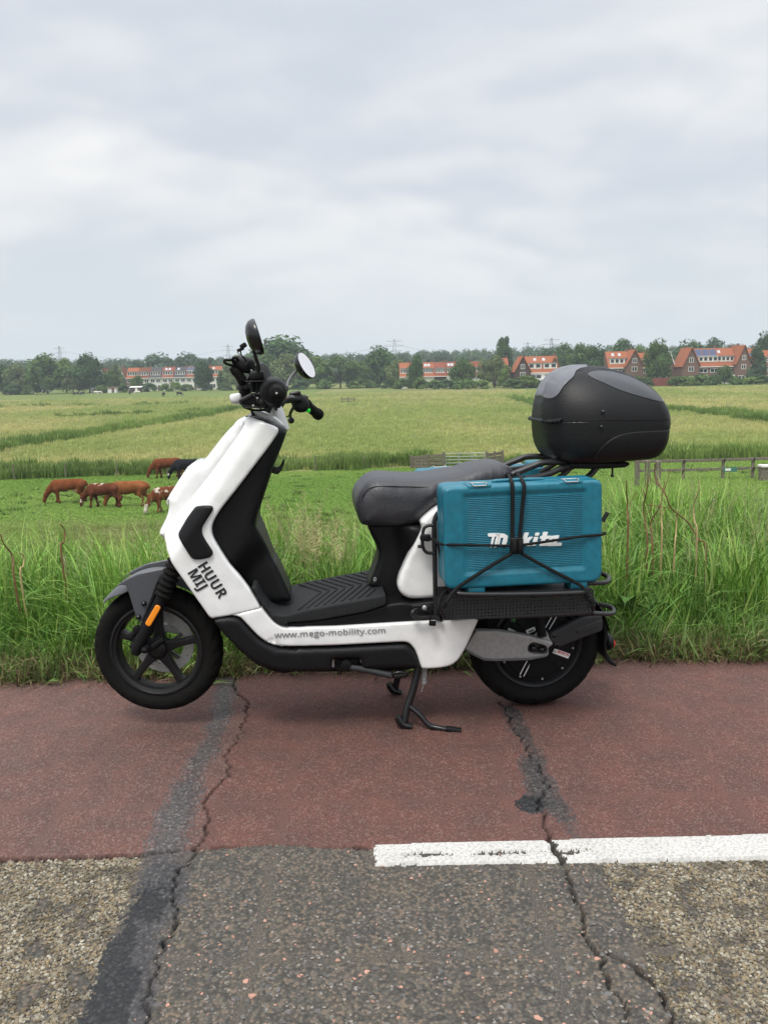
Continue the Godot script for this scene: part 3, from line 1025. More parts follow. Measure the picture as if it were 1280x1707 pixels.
func build_verge() -> void:
	var fresh := [Color(0.085, 0.175, 0.03), Color(0.11, 0.205, 0.042), Color(0.07, 0.15, 0.03), Color(0.135, 0.225, 0.055), Color(0.095, 0.185, 0.06), Color(0.16, 0.23, 0.07), Color(0.075, 0.16, 0.028)]
	var pale := [Color(0.2, 0.27, 0.1), Color(0.17, 0.25, 0.08)]
	var straw := [Color(0.3, 0.24, 0.13), Color(0.22, 0.17, 0.09), Color(0.13, 0.1, 0.055), Color(0.2, 0.22, 0.08)]
	var shapes := []
	for v in 4: shapes.append(tuft(26, 0.09, 0.3, 0.72, 0.0085, 0.6, fresh, 100 + v))
	for v in 3: shapes.append(tuft(18, 0.11, 0.35, 0.85, 0.012, 0.9, fresh, 200 + v, 5))
	for v in 2: shapes.append(tuft(14, 0.07, 0.5, 0.95, 0.006, 0.35, fresh + pale, 300 + v))
	var places := []
	var tinge := []
	for s in shapes: places.append([]); tinge.append([])
	for i in 10800:
		var x := rnd(-4.2, 4.6)
		var deep := lerpf(2.2, 3.4, smoothstep(-0.6, 1.6, x))
		var s := 0.05 + deep * pow(rnd(0, 1), 1.25)
		var z := edge_z(x) - s
		if absf(x / -z) > 0.9: continue
		var a := patchy.get_noise_2d(x * 16.0, z * 16.0)
		var b := patchy.get_noise_2d(x * 7.0 + 90.0, z * 9.0)
		var k := rng.randi() % shapes.size()
		if k >= 7 and a < 0.0: k = rng.randi() % 7
		var sc := 0.68 + 0.26 * a + 0.16 * b + rnd(-0.14, 0.14)
		sc *= lerpf(0.58, 1.0, smoothstep(0.02, 0.4, s))
		sc *= lerpf(0.84, 1.0, smoothstep(-1.7, 0.3, x)) * lerpf(1.0, 0.9, smoothstep(0.2, 1.2, x))
		var lean := Basis.from_euler(Vector3(rnd(-0.16, 0.16) + 0.3 * smoothstep(0.35, 0.0, s), rnd(0, TAU), rnd(-0.16, 0.16)))
		places[k].append(Transform3D(lean.scaled(Vector3(sc, sc, sc)), Vector3(x, ground_y(x, z) - 0.01, z)))
		var t := Color(1.2, 1.2, 1.0).lerp(Color(1.85, 1.72, 1.4), clampf(0.5 + a + 0.5 * b, 0.0, 1.0))
		tinge[k].append(t)
	var verge := heap("verge_grass", "long uncut green grass on the roadside bank behind the scooter", "grass")
	for k in shapes.size():
		many("tuft", shapes[k], M.blade, places[k], tinge[k], "", verge)
	var low := []
	for v in 3: low.append(tuft(16, 0.07, 0.03, 0.14, 0.004, 1.1, straw, 400 + v, 3))
	low.append(tuft(16, 0.06, 0.05, 0.18, 0.005, 1.0, fresh, 440, 3))
	var at := [[], [], [], []]
	var tn := [[], [], [], []]
	for i in 2600:
		var x := rnd(-2.2, 2.2)
		var z := edge_z(x) + 0.035 - rnd(0, 1) * rnd(0, 0.22)
		var k := rng.randi() % 4
		at[k].append(Transform3D(Basis.from_euler(Vector3(rnd(0.0, 0.9), rnd(0, TAU), rnd(-0.5, 0.5))).scaled(Vector3.ONE * rnd(0.5, 1.25)), Vector3(x, -0.012, z)))
		tn[k].append(Color.WHITE * rnd(0.7, 1.15))
	var dry := heap("dry_grass", "dry straw and short grass along the edge of the cycle path", "grass")
	for k in 4: many("tuft", low[k], M.blade, at[k], tn[k], "", dry)
	var heads := [seed_stalk(0.95, Color(0.5, 0.46, 0.27), 1, true), seed_stalk(0.85, Color(0.3, 0.32, 0.15), 2, false), seed_stalk(1.0, Color(0.25, 0.3, 0.12), 3, false)]
	var hp := [[], [], []]
	var ht := [[], [], []]
	for i in 170:
		var x := rnd(-2.4, 2.8)
		var s := rnd(0.15, 1.7)
		var k := rng.randi() % 3
		if k == 0 and rng.randi() % 3 > 0: k = 1
		var z := edge_z(x) - s
		hp[k].append(Transform3D(Basis.from_euler(Vector3(rnd(-0.12, 0.12), rnd(0, TAU), rnd(-0.12, 0.12))).scaled(Vector3.ONE * rnd(0.5, 0.78)), Vector3(x, ground_y(x, z), z)))
		ht[k].append(Color.WHITE * rnd(0.8, 1.15))
	for i in 15:      # the taller flowering clump in front of the seat
		var x := rnd(-0.42, -0.2)
		var z := edge_z(x) - rnd(0.35, 0.75)
		hp[0].append(Transform3D(Basis.from_euler(Vector3(rnd(-0.14, 0.14), rnd(0, TAU), rnd(-0.14, 0.14))).scaled(Vector3.ONE * rnd(0.62, 0.8)), Vector3(x, ground_y(x, z), z)))
		ht[0].append(Color(1.0, 0.98, 0.85) * rnd(0.85, 1.15))
	var seedy := heap("seeding_grass", "thin stalks with pale seed heads above the verge grass", "grass")
	for k in 3: many("stalk", heads[k], M.blade, hp[k], ht[k], "", seedy)
	# dead brown stems standing in the grass
	M.dead = mat(lin(0.16, 0.075, 0.035), 0.9)
	M.straw = mat(lin(0.36, 0.27, 0.13), 0.9)
	var stems := [
		["bent dead brown stem arching left over the grass right of the blue case", M.dead, [Vector3(1.4759, 0.3453, -3.75), Vector3(1.4546, 0.3883, -3.75), Vector3(1.4097, 0.4655, -3.75), Vector3(1.3156, 0.5404, -3.75), Vector3(1.2799, 0.6109, -3.75), Vector3(1.2503, 0.6725, -3.75), Vector3(1.2429, 0.7278, -3.75), Vector3(1.2312, 0.75, -3.75)], [[Vector3(1.3156, 0.5404, -3.75), Vector3(1.2546, 0.5501, -3.75), Vector3(1.2074, 0.5595, -3.75)], [Vector3(1.2799, 0.6109, -3.75), Vector3(1.297, 0.6715, -3.75), Vector3(1.3088, 0.7209, -3.75)], [Vector3(1.2679, 0.6389, -3.75), Vector3(1.2229, 0.673, -3.75), Vector3(1.2027, 0.7011, -3.75)]]],
		["forked dead brown stem just right of the blue case", M.dead, [Vector3(1.0991, 0.4619, -3.7), Vector3(1.1057, 0.5173, -3.7), Vector3(1.1096, 0.5724, -3.7), Vector3(1.0913, 0.6414, -3.7), Vector3(1.0874, 0.6824, -3.7)], [[Vector3(1.1097, 0.5669, -3.7), Vector3(1.1303, 0.6049, -3.7), Vector3(1.1405, 0.6267, -3.7)]]],
		["upright dead brown stem behind the arching stem", M.dead, [Vector3(1.221, 0.3686, -3.8), Vector3(1.2243, 0.4402, -3.8), Vector3(1.2159, 0.5258, -3.8), Vector3(1.2132, 0.6106, -3.8), Vector3(1.2165, 0.6806, -3.8)], [[Vector3(1.2195, 0.503, -3.8), Vector3(1.2383, 0.5253, -3.8), Vector3(1.2481, 0.5675, -3.8)], [Vector3(1.2141, 0.5824, -3.8), Vector3(1.2016, 0.6249, -3.8)]]],
		["thick dead stem with bare twigs in the grass beside the upright one", M.dead, [Vector3(1.2422, 0.3007, -3.78), Vector3(1.244, 0.4151, -3.78), Vector3(1.2476, 0.4719, -3.78), Vector3(1.2624, 0.5281, -3.78), Vector3(1.2723, 0.5617, -3.78)], [[Vector3(1.2474, 0.4776, -3.78), Vector3(1.2318, 0.5288, -3.78)]]],
		["tall straw coloured stem standing right of the arching brown stem", M.straw, [Vector3(1.4124, 0.419, -3.7), Vector3(1.4124, 0.483, -3.7), Vector3(1.4122, 0.5522, -3.7), Vector3(1.4147, 0.6209, -3.7), Vector3(1.4151, 0.6755, -3.7)], []],
		["short straw coloured stalk in the middle of the right grass", M.straw, [Vector3(1.3205, 0.3551, -3.72), Vector3(1.3371, 0.425, -3.72), Vector3(1.3454, 0.4947, -3.72), Vector3(1.3382, 0.5366, -3.72)], []],
		["straw coloured stem leaning between the dead brown ones", M.straw, [Vector3(1.274, 0.4043, -3.76), Vector3(1.2827, 0.4748, -3.76), Vector3(1.2852, 0.559, -3.76), Vector3(1.2839, 0.6704, -3.76)], [[Vector3(1.2842, 0.5086, -3.76), Vector3(1.2943, 0.5364, -3.76)]]],
		["dark brown broken stem leaning left at the far left of the verge", M.dead, [Vector3(-1.5954, 0.3508, -3.5), Vector3(-1.609, 0.3991, -3.5), Vector3(-1.6233, 0.4393, -3.5), Vector3(-1.6336, 0.4925, -3.5), Vector3(-1.637, 0.5373, -3.5)], []],
		["tan broken reed stalk beside the leaning dark stem on the left", M.straw, [Vector3(-1.5673, 0.3449, -3.5), Vector3(-1.5688, 0.385, -3.5), Vector3(-1.5702, 0.4249, -3.5), Vector3(-1.5729, 0.4515, -3.5)], []],
		["thin brown stem with a dark tip in the left grass", M.dead, [Vector3(-1.4236, 0.4262, -3.6), Vector3(-1.4228, 0.467, -3.6), Vector3(-1.4235, 0.5212, -3.6), Vector3(-1.4233, 0.5536, -3.6)], []]
	]
	for s in stems:
		var mb := MB.new()
		var p: Array = s[2].duplicate()
		var foot: Vector3 = p[0]
		p.push_front(Vector3(foot.x + 0.01, ground_y(foot.x, foot.z) - 0.01, foot.z))
		for i in range(1, p.size()): p[i] = p[i] + Vector3(0, 0, 0.03 * sin(i * 1.7))
		var sp := spline(p, 4)
		var rad := []
		for i in sp.size(): rad.append(lerpf(0.0046, 0.0022, float(i) / sp.size()))
		mb.tube(sp, rad, 6)
		var root := thing("dead_stem", s[0], "plant stem", p[0], 0.0, "dead stems standing in the verge")
		obj("stem", shifted(mb, -p[0]).mesh(), s[1], root)
		for tw in s[3]:
			var t := MB.new()
			t.tube(spline(tw, 4), 0.0017, 5)
			obj("twig", shifted(t, -p[0]).mesh(), s[1], root)
	# a few broad leaved plants in the verge
	var dock := MB.new()
	for i in 9:
		var a := TAU * i / 9.0 + rnd(-0.3, 0.3)
		var len := rnd(0.16, 0.3)
		var up := rnd(0.35, 1.0)
		var prev := []
		dock.ink = Color(0.075, 0.17, 0.03) * rnd(0.8, 1.25)
		for s in 7:
			var t := s / 6.0
			var p := Vector3(cos(a), 0, sin(a)) * len * t + Vector3.UP * (0.1 + len * up * (t - 0.6 * t * t))
			var w := 0.032 * sin(PI * clampf(t * 0.95 + 0.03, 0.0, 1.0)) + 0.003
			var sd := Vector3(-sin(a), 0.15 * sin(t * 9.0), cos(a)) * w
			var now := [dock.add(p - sd), dock.add(p - Vector3.UP * 0.006), dock.add(p + sd)]
			if s: dock.quad(prev[0], prev[1], now[1], now[0]); dock.quad(prev[1], prev[2], now[2], now[1])
			prev = now
	var dock_shape := dock.mesh(true, true)
	var wp := []
	var wt := []
	for i in 150:
		var x := rnd(-1.9, 2.0)
		var s := rnd(0.0, 0.5)
		var sc := rnd(0.2, 0.5) * (0.7 + s)
		wp.append(Transform3D(Basis(Vector3.UP, rnd(0, TAU)).scaled(Vector3(sc, sc * rnd(0.8, 1.8), sc)), Vector3(x, ground_y(x, edge_z(x) - s), edge_z(x) - s)))
		wt.append(Color(1.0, 1.1, 0.9) * rnd(0.7, 1.3))
	many("weed", dock_shape, M.blade, wp, wt, "", heap("verge_weeds", "small broad leaved weeds mixed into the foot of the verge grass", "weeds"))
	var spots := [[Vector3(0.6162, 0, -0.3601), "broad leaved dock plant deep in the grass right of the blue case", 0.7, 0.30], [Vector3(1.0772, 0, -0.3348), "broad leaved weed at the verge edge near the right end of the path", 0.5, 0.02], [Vector3(-1.8617, 0, -0.5715), "small broad leaved weed at the path edge left of the front wheel", 0.4, 0.0], [Vector3(0.4569, 0, -0.4278), "broad leaved weed low behind the rear tail light", 0.55, 0.02]]
	for s in spots:
		var p := scooter_to_world(s[0])
		p = Vector3(p.x, 0, edge_z(p.x) - 0.06 - s[3])
		p.y = ground_y(p.x, p.z)
		var o := thing("dock_plant", s[1], "plant", p, p.x * 9.0, "broad leaved weeds in the verge")
		o.scale = Vector3.ONE * (s[2] * (1.6 if s[3] > 0.1 else 1.0))
		obj("leaves", dock_shape, M.blade, o)

func shifted(mb: MB, by: Vector3) -> MB:
	for i in mb.v.size(): mb.v[i] += by
	return mb

func scooter_to_world(p: Vector3) -> Vector3: return Vector3(0.5223, 0, -2.8235) + p.rotated(Vector3.UP, 0.08727)

func build_fields() -> void:
	var meadow := []
	for v in 3: meadow.append(tuft(22, 0.45, 0.3, 0.62, 0.03, 0.4, [Color(0.54, 0.55, 0.48), Color(0.66, 0.63, 0.6), Color(0.75, 0.66, 0.69), Color(0.45, 0.54, 0.42)], 500 + v, 2))
	var short := tuft(20, 0.3, 0.05, 0.14, 0.03, 0.8, [Color(0.51, 0.54, 0.48), Color(0.66, 0.66, 0.6), Color(0.72, 0.72, 0.66)], 520, 2)
	var reed := []
	for v in 2: reed.append(tuft(30, 0.5, 0.6, 1.35, 0.055, 0.35, [Color(0.54, 0.57, 0.48), Color(0.72, 0.69, 0.6), Color(0.8, 0.78, 0.7), Color(0.42, 0.48, 0.42)], 540 + v, 3))
	var at := [[], [], [], [], [], []]
	var tn := [[], [], [], [], [], []]
	for i in 46000:
		var d := 26.0 * pow(230.0 / 26.0, rnd(0, 1))
		var x := d * rnd(-0.52, 0.52)
		var z := -d
		var kind := field_kind(x, z)
		var k := 3
		var sc := rnd(0.7, 1.3)
		if kind == 1:
			k = rng.randi() % 3
			sc *= 0.42 + d / 330.0
		elif kind == 2:
			k = 4 + rng.randi() % 2
			sc *= 0.7 + 0.5 * patchy.get_noise_2d(x * 5.0, z)
			if z > -70.0 and x > 3.0 and x < 13.0: sc *= 0.6
		elif kind == 3: sc *= 1.6
		if kind == 0: sc *= 0.6
		if kind == 0 and z > -34.0 and rng.randi() % 3 == 0:
			k = rng.randi() % 3
			sc *= 0.75
		at[k].append(Transform3D(Basis.from_euler(Vector3(0, rnd(0, TAU), 0)).scaled(Vector3(sc, sc, sc)), Vector3(x, -5.02, z)))
		tn[k].append(field_color(x, z) * rnd(1.7, 2.5))
	for i in 500:      # tussocks and trodden patches in the pasture
		var d := rnd(33.0, 51.0)
		var x := d * rnd(-0.5, 0.5)
		if field_kind(x, -d) != 0 or patchy.get_noise_2d(x * 1.5, d * 1.5) < 0.0: continue
		at[4].append(Transform3D(Basis(Vector3.UP, rnd(0, TAU)).scaled(Vector3(0.5, rnd(0.12, 0.24), 0.5)), Vector3(x, -5.02, -d)))
		tn[4].append(Color(0.12, 0.19, 0.045) * rnd(1.2, 2.2))
	for i in 7000:      # the ditch lines are grown over thickly
		var key: String = ["near_ditch", "near_ditch", "near_ditch", "near_ditch", "left_ditch", "left_ditch", "mid_ditch", "right_ditch", "far_ditch"][rng.randi() % 9]
		var p: Array = bands[key]
		var s := rng.randi() % (p.size() - 1)
		var q: Vector2 = p[s].lerp(p[s + 1], rnd(0, 1))
		if key == "near_ditch": q.y -= rnd(0.1, 3.6)
		else: q += Vector2(rnd(-2.0, 2.0), rnd(-2.5, 2.5))
		if field_kind(q.x, q.y) != 2: continue
		var k := 4 + rng.randi() % 2
		var sc := rnd(0.35, 0.95) * (0.75 + 0.75 * patchy.get_noise_2d(q.x * 3.0, q.y * 3.0))
		if q.x > 3.0 and q.x < 13.0 and key == "near_ditch": sc *= 0.55
		if key != "near_ditch": sc *= 0.62
		at[k].append(Transform3D(Basis.from_euler(Vector3(0, rnd(0, TAU), 0)).scaled(Vector3.ONE * sc), Vector3(q.x, -5.02, q.y)))
		tn[k].append(field_color(q.x, q.y) * rnd(1.4, 2.4))
	var names := [["meadow_grass", "tall yellowing meadow grass in the fields"], ["meadow_grass", "tall yellowing meadow grass in the fields"], ["meadow_grass", "tall yellowing meadow grass in the fields"], ["pasture_grass", "short grazed grass round the cattle"], ["ditch_reeds", "dark green reeds lining the field ditches"], ["ditch_reeds", "dark green reeds lining the field ditches"]]
	var heaps := {}
	for k in 6:
		if not heaps.has(names[k][0]): heaps[names[k][0]] = heap(names[k][0], names[k][1], "reeds" if k > 3 else "grass")
		many("tuft", meadow[k] if k < 3 else short if k == 3 else reed[k - 4], M.blade, at[k], tn[k], "", heaps[names[k][0]])

# ------------------------------------------------------------------ trees, houses and pylons across the fields
# a crown of leaf clumps spread through a cloud of lobes; unit height 1, unit width 1
func crown(lobes: int, leaves: int, leaf: float, shape: int, sd: int) -> ArrayMesh:
	var r := RandomNumberGenerator.new()
	r.seed = sd
	var mb := MB.new()
	var where := []
	for i in lobes:
		var t := (i + 0.5) / lobes
		var y := lerpf(0.2, 0.92, t)
		var reach := 0.36 * sin(PI * clampf(0.16 + 0.8 * t, 0.0, 1.0))
		var size := 0.2
		if shape == 1:      # tall and irregular
			reach = 0.34 * (1.0 - t * 0.8) + 0.04
			size = 0.17 * (1.15 - 0.6 * t)
		elif shape == 2:    # wide and drooping
			y = lerpf(0.22, 0.84, t)
			reach = 0.42 * sqrt(maxf(0.05, 1.0 - pow(2.0 * t - 0.75, 2.0)))
			size = 0.17
		elif shape == 3:    # hedge or bush down to the ground
			y = lerpf(0.08, 0.8, t)
			reach = 0.44 * sqrt(maxf(0.03, 1.0 - t * t))
			size = 0.2
		var a := r.randf_range(0, TAU) + i * 2.4
		var q := reach * sqrt(r.randf_range(0.25, 1.0))
		where.append([Vector3(cos(a) * q, y, sin(a) * q), size * r.randf_range(0.65, 1.25), r.randf_range(0.72, 1.0)])
	for i in leaves:
		var l: Array = where[r.randi() % lobes]
		var d := Vector3(r.randfn(), r.randfn() * 0.9 + 0.18, r.randfn()).normalized()
		var p: Vector3 = l[0] + d * float(l[1]) * pow(r.randf(), 0.35)
		if p.y < 0.02: continue
		var n := (d + Vector3(r.randf_range(-0.9, 0.9), r.randf_range(-0.3, 0.9), r.randf_range(-0.9, 0.9))).normalized()
		var s := n.cross(Vector3(r.randf() - 0.5, r.randf() - 0.5, r.randf() - 0.5)).normalized()
		var t2 := n.cross(s)
		var k := leaf * r.randf_range(0.55, 1.35)
		var shade := float(l[2]) * r.randf_range(0.7, 1.0)
		mb.ink = Color(shade, shade, shade * r.randf_range(0.75, 1.0))
		mb.tri(mb.add(p + s * k), mb.add(p + t2 * k * 0.8), mb.add(p - s * k * 0.7 - t2 * k * 0.5))
		mb.tri(mb.add(p - s * k * 0.9 + t2 * k * 0.3), mb.add(p + s * k * 0.2 - t2 * k), mb.add(p + s * k * 0.5 + t2 * k * 0.5))
	return mb.mesh(false, true)

func trunk_shape(forks: int, sd: int) -> ArrayMesh:      # unit height 1
	var r := RandomNumberGenerator.new()
	r.seed = sd
	var mb := MB.new()
	mb.tube(spline([Vector3(0, -0.02, 0), Vector3(0.012, 0.2, 0), Vector3(-0.01, 0.45, 0.01), Vector3(0.01, 0.8, 0)], 3), [0.04, 0.035, 0.032, 0.03, 0.028, 0.026, 0.024, 0.02, 0.014, 0.008], 7)
	for i in forks:
		var a := TAU * i / forks + r.randf_range(-0.5, 0.5)
		var y := r.randf_range(0.2, 0.5)
		var o := Vector3(cos(a), 0, sin(a))
		mb.tube(spline([Vector3(0, y, 0), o * 0.13 + Vector3(0, y + 0.14, 0), o * 0.3 + Vector3(0, y + 0.3, 0)], 3), [0.022, 0.02, 0.017, 0.014, 0.012, 0.009, 0.006], 5)
	return mb.mesh()

var crowns := []
var trunk_mesh: Mesh
var greens := {}

func leaf_mat(c: Color) -> StandardMaterial3D:
	var key := str(c)
	if not greens.has(key):
		var m: StandardMaterial3D = M.leaf.duplicate()
		m.albedo_color = c
		greens[key] = m
	return greens[key]

# x, top and width in metres at that distance; it stands on the field
func tree(called: String, label: String, x: float, z: float, height: float, width: float, kind: int, c: Color, group := "") -> Node3D:
	var o := thing(called, label, "bush" if kind == 3 else "tree", Vector3(x, -5.05, z), rnd(0, TAU), group)
	var cr := obj("crown", crowns[kind * 2 + rng.randi() % 2], leaf_mat(c), o)
	cr.scale = Vector3(width, height, width * 0.9)
	if kind != 3:
		var tr := MeshInstance3D.new()
		tr.name = "trunk"
		tr.mesh = trunk_mesh
		tr.material_override = M.bark
		tr.scale = Vector3(height * 0.7, height, height * 0.7)
		o.add_child(tr, true)
	return o

func px(x: float, y: float, d: float) -> Vector3:      # bearings noted for the far side of the fields: across and up per metre of distance
	return Vector3(x * d, 1.19 + y * d, -d)

func wall_box(called: String, at: Vector3, size: Vector3, m: Material, parent: Node) -> MeshInstance3D:
	var mb := MB.new()
	mb.box(at, size)
	return obj(called, mb.mesh(false), m, parent)

func window_part(o: Node3D, at: Vector3, w: float, h: float, panes: int, frame: Material) -> void:
	var f := MB.new()
	var b := 0.13
	f.box(at + Vector3(0, h / 2 - b / 2, 0.05), Vector3(w, b, 0.14))
	f.box(at - Vector3(0, h / 2 - b / 2, -0.05), Vector3(w, b, 0.14))
	for i in panes + 1:
		f.box(at + Vector3(-w / 2 + b / 2 + (w - b) * i / panes, 0, 0.048), Vector3(b, h - 2 * b, 0.13))
	var fr := obj("window", f.mesh(false), frame, o)
	for i in panes:
		var g := MB.new()
		var pw := (w - b) / panes - b
		g.box(at + Vector3(-w / 2 + b + pw / 2 + (pw + b) * i, 0, 0.01), Vector3(pw, h - 2 * b, 0.05))
		var p := obj("pane", g.mesh(false), M.window, fr)

# ridge along x: roof slope towards the viewer (+z)
func eaves_house(label: String, at: Vector3, w: float, eaves: float, ridge: float, depth: float, wall: Material, roof: Material, dormer: int, extra: Dictionary, group: String) -> Node3D:
	var o := thing("row_house" if group else "house", label, "house", at, 0.0, group)
	wall_box("wall", Vector3(0, eaves / 2 - 0.3, -depth / 2), Vector3(w - 0.02, eaves + 0.6, depth), wall, o)
	var rf := MB.new()
	var ov := 0.35
	var rise := ridge - eaves
	var pitch := atan2(rise, depth / 2)
	var len := sqrt(rise * rise + depth * depth / 4) + ov
	for s in [1, -1]:
		var mid := Vector3(0, eaves + rise / 2 - ov * sin(pitch) / 2 + 0.1, -depth / 2 + s * (depth / 4 + ov * cos(pitch) / 2))
		rf.box(mid, Vector3(w, 0.18, len), Basis(Vector3.RIGHT, s * pitch))
	var roof_part := obj("roof", rf.mesh(false), roof, o)
	for s in [1, -1]:
		var ga := MB.new()
		var xx: float = s * (w / 2 - 0.06)
		ga.tri(ga.add(Vector3(xx, eaves, 0)), ga.add(Vector3(xx, eaves, -depth)), ga.add(Vector3(xx, ridge, -depth / 2)))
		ga.tri(ga.add(Vector3(xx - s * 0.1, eaves, 0)), ga.add(Vector3(xx - s * 0.1, ridge, -depth / 2)), ga.add(Vector3(xx - s * 0.1, eaves, -depth)))
		obj("gable", ga.mesh(false), wall, o)
	if extra.get("chimney", true):
		wall_box("chimney", Vector3(w / 2 - 0.5, ridge + 0.3, -depth / 2 - 0.2), Vector3(0.7, 1.3, 0.7), M.brick, roof_part)
	var gut := wall_box("gutter", Vector3(0, eaves - 0.12, 0.42), Vector3(w, 0.24, 0.28), M.house_white, o)
	if dormer > 0:
		var dw := w * (0.8 if dormer == 1 else 0.42)
		var dy := eaves + rise * 0.42
		for k in dormer:
			var dx := 0.0 if dormer == 1 else (-w * 0.24 + k * w * 0.48)
			var dh := minf(1.7, rise * 0.42)
			var face_z := -0.75
			var dm := wall_box("dormer", Vector3(dx, dy - 0.05, face_z - 1.3), Vector3(dw, dh, 2.6), M.house_white, o)
			wall_box("dormer_roof", Vector3(dx, dy + dh / 2 + 0.03, face_z - 1.2), Vector3(dw + 0.3, 0.16, 2.9), M.house_white if extra.get("pale", false) else M.lead, dm)
			var wins := 4 if dormer == 1 else 2
			for q in wins:
				wall_box("window", Vector3(dx - dw / 2 + dw * (q + 0.5) / wins, dy, face_z + 0.03), Vector3(dw / wins * 0.62, dh * 0.6, 0.05), M.window, dm)
	var sk: int = extra.get("skylights", 0)
	for k in sk:
		var t := 0.78
		var p := Vector3(-w * 0.2 + k * w * 0.28, eaves + rise * t + 0.2, -depth / 2 * t)
		var mb := MB.new()
		mb.box(p, Vector3(0.9, 0.1, 1.1), Basis(Vector3.RIGHT, pitch))
		obj("skylight", mb.mesh(false), M.sky_glass, roof_part)
	if extra.get("solar", 0) > 0:
		for a in 3:
			for b in int(extra.solar):
				var t := 0.62 + 0.2 * b
				var mb := MB.new()
				mb.box(Vector3((a - 1) * w * 0.3, eaves + rise * t + 0.26, -depth / 2 * t), Vector3(w * 0.27, 0.08, len * 0.18), Basis(Vector3.RIGHT, pitch))
				obj("solar_panel", mb.mesh(false), M.solar_blue, roof_part)
	# ground and first floor openings
	if eaves > 4.2:
		window_part(o, Vector3(-w * 0.22, eaves - 1.3, 0), w * 0.36, 1.3, 2, M.frame)
		window_part(o, Vector3(w * 0.24, eaves - 1.3, 0), w * 0.36, 1.3, 2, M.frame)
	window_part(o, Vector3(-w * 0.2, 1.5, 0), w * 0.42, 1.7, 2, M.frame)
	wall_box("door", Vector3(w * 0.28, 1.1, 0.03), Vector3(0.95, 2.2, 0.12), M.door, o)
	if extra.get("annex", false):
		var an := wall_box("annex", Vector3(-w * 0.1, 1.35, 1.5), Vector3(w * 0.7, 2.7, 3.0), M.house_white, o)
		window_part(an, Vector3(-w * 0.1, 1.4, 3.02), w * 0.5, 1.6, 3, M.frame)
	return o

# gable towards the viewer
func gable_house(label: String, at: Vector3, w: float, eaves: float, ridge: float, depth: float, wall: Material, roof: Material, trim: bool) -> Node3D:
	var o := thing("house", label, "house", at)
	var mb := MB.new()
	var pr := [Vector2(-w / 2, -0.6), Vector2(w / 2, -0.6), Vector2(w / 2, eaves), Vector2(0, ridge), Vector2(-w / 2, eaves)]
	for s in [0, 1]:
		var ring := []
		for p in pr: ring.append(mb.add(Vector3(p.x, p.y, 0.0 if s == 0 else -depth)))
		for i in range(1, 4):
			if s == 0: mb.tri(ring[0], ring[i], ring[i + 1])
			else: mb.tri(ring[0], ring[i + 1], ring[i])
	for i in [1, 4]:
		var a: Vector2 = pr[i]
		var b: Vector2 = pr[(i + 1) % 5]
		mb.face(Vector3(a.x, a.y, 0), Vector3(a.x, a.y, -depth), Vector3(b.x, b.y, -depth), Vector3(b.x, b.y, 0))
	obj("wall", mb.mesh(false), wall, o)
	var rf := MB.new()
	var rise := ridge - eaves
	var len := Vector2(w / 2, rise).length() + 0.4
	var ang := atan2(rise, w / 2)
	for s in [1, -1]:
		rf.box(Vector3(s * (w / 4 + 0.15), eaves + rise / 2 + 0.0, -depth / 2 + 0.2), Vector3(len, 0.2, depth + 0.7), Basis(Vector3.BACK, -s * ang))
	var roof_part := obj("roof", rf.mesh(false), roof, o)
	if trim:
		for s in [1, -1]:
			var tr := MB.new()
			tr.box(Vector3(s * (w / 4 + 0.15), eaves + rise / 2 - 0.05, 0.58), Vector3(len, 0.34, 0.06), Basis(Vector3.BACK, -s * ang))
			obj("bargeboard", tr.mesh(false), M.frame, roof_part)
	wall_box("chimney", Vector3(0.2, ridge + 0.2, -depth * 0.6), Vector3(0.7, 1.3, 0.7), M.brick, roof_part)
	window_part(o, Vector3(0, eaves + rise * 0.34, 0), w * 0.26, 1.5, 2, M.frame)
	if eaves > 4.4:
		window_part(o, Vector3(0, eaves - 0.9, 0), w * 0.32, 1.5, 2, M.frame)
	window_part(o, Vector3(-w * 0.1, 1.5, 0), w * 0.5, 1.8, 2, M.frame)
	wall_box("door", Vector3(w * 0.33, 1.1, 0.03), Vector3(0.95, 2.2, 0.12), M.door, o)
	return o

func build_distance() -> void:
	M.roof_orange = grainy(mat(lin(0.42, 0.15, 0.075), 0.85, 0.0, 0.2), noise_tex(0.08, 0.75, 1.0, 256, FastNoiseLite.TYPE_SIMPLEX, 3, 41), 0.3)
	M.roof_red = grainy(mat(lin(0.32, 0.105, 0.065), 0.85, 0.0, 0.2), M.roof_orange.albedo_texture, 0.3)
	M.roof_brown = grainy(mat(lin(0.22, 0.085, 0.05), 0.85, 0.0, 0.2), M.roof_orange.albedo_texture, 0.3)
	M.roof_dark = mat(lin(0.04, 0.035, 0.04), 0.7)
	M.brick = grainy(mat(lin(0.24, 0.15, 0.115), 0.9, 0.0, 0.2), M.roof_orange.albedo_texture, 0.5)
	M.brick_dark = grainy(mat(lin(0.12, 0.085, 0.07), 0.9, 0.0, 0.2), M.roof_orange.albedo_texture, 0.5)
	M.lead = mat(lin(0.2, 0.2, 0.21), 0.7)
	M.frame = mat(lin(0.72, 0.71, 0.67), 0.6)
	M.door = mat(lin(0.1, 0.07, 0.05), 0.6)
	M.sky_glass = mat(lin(0.45, 0.47, 0.5), 0.1)
	M.solar_blue = mat(lin(0.045, 0.06, 0.13), 0.2)
	M.fence_red = mat(lin(0.2, 0.05, 0.035), 0.9)
	for k in 4:
		for v in 2:
			crowns.append(crown([30, 22, 26, 20][k], [5200, 3800, 4600, 1900][k], [0.032, 0.03, 0.028, 0.055][k], k, 700 + k * 10 + v))
	trunk_mesh = trunk_shape(5, 77)
	build_houses()
	build_trees()
	build_pylons()

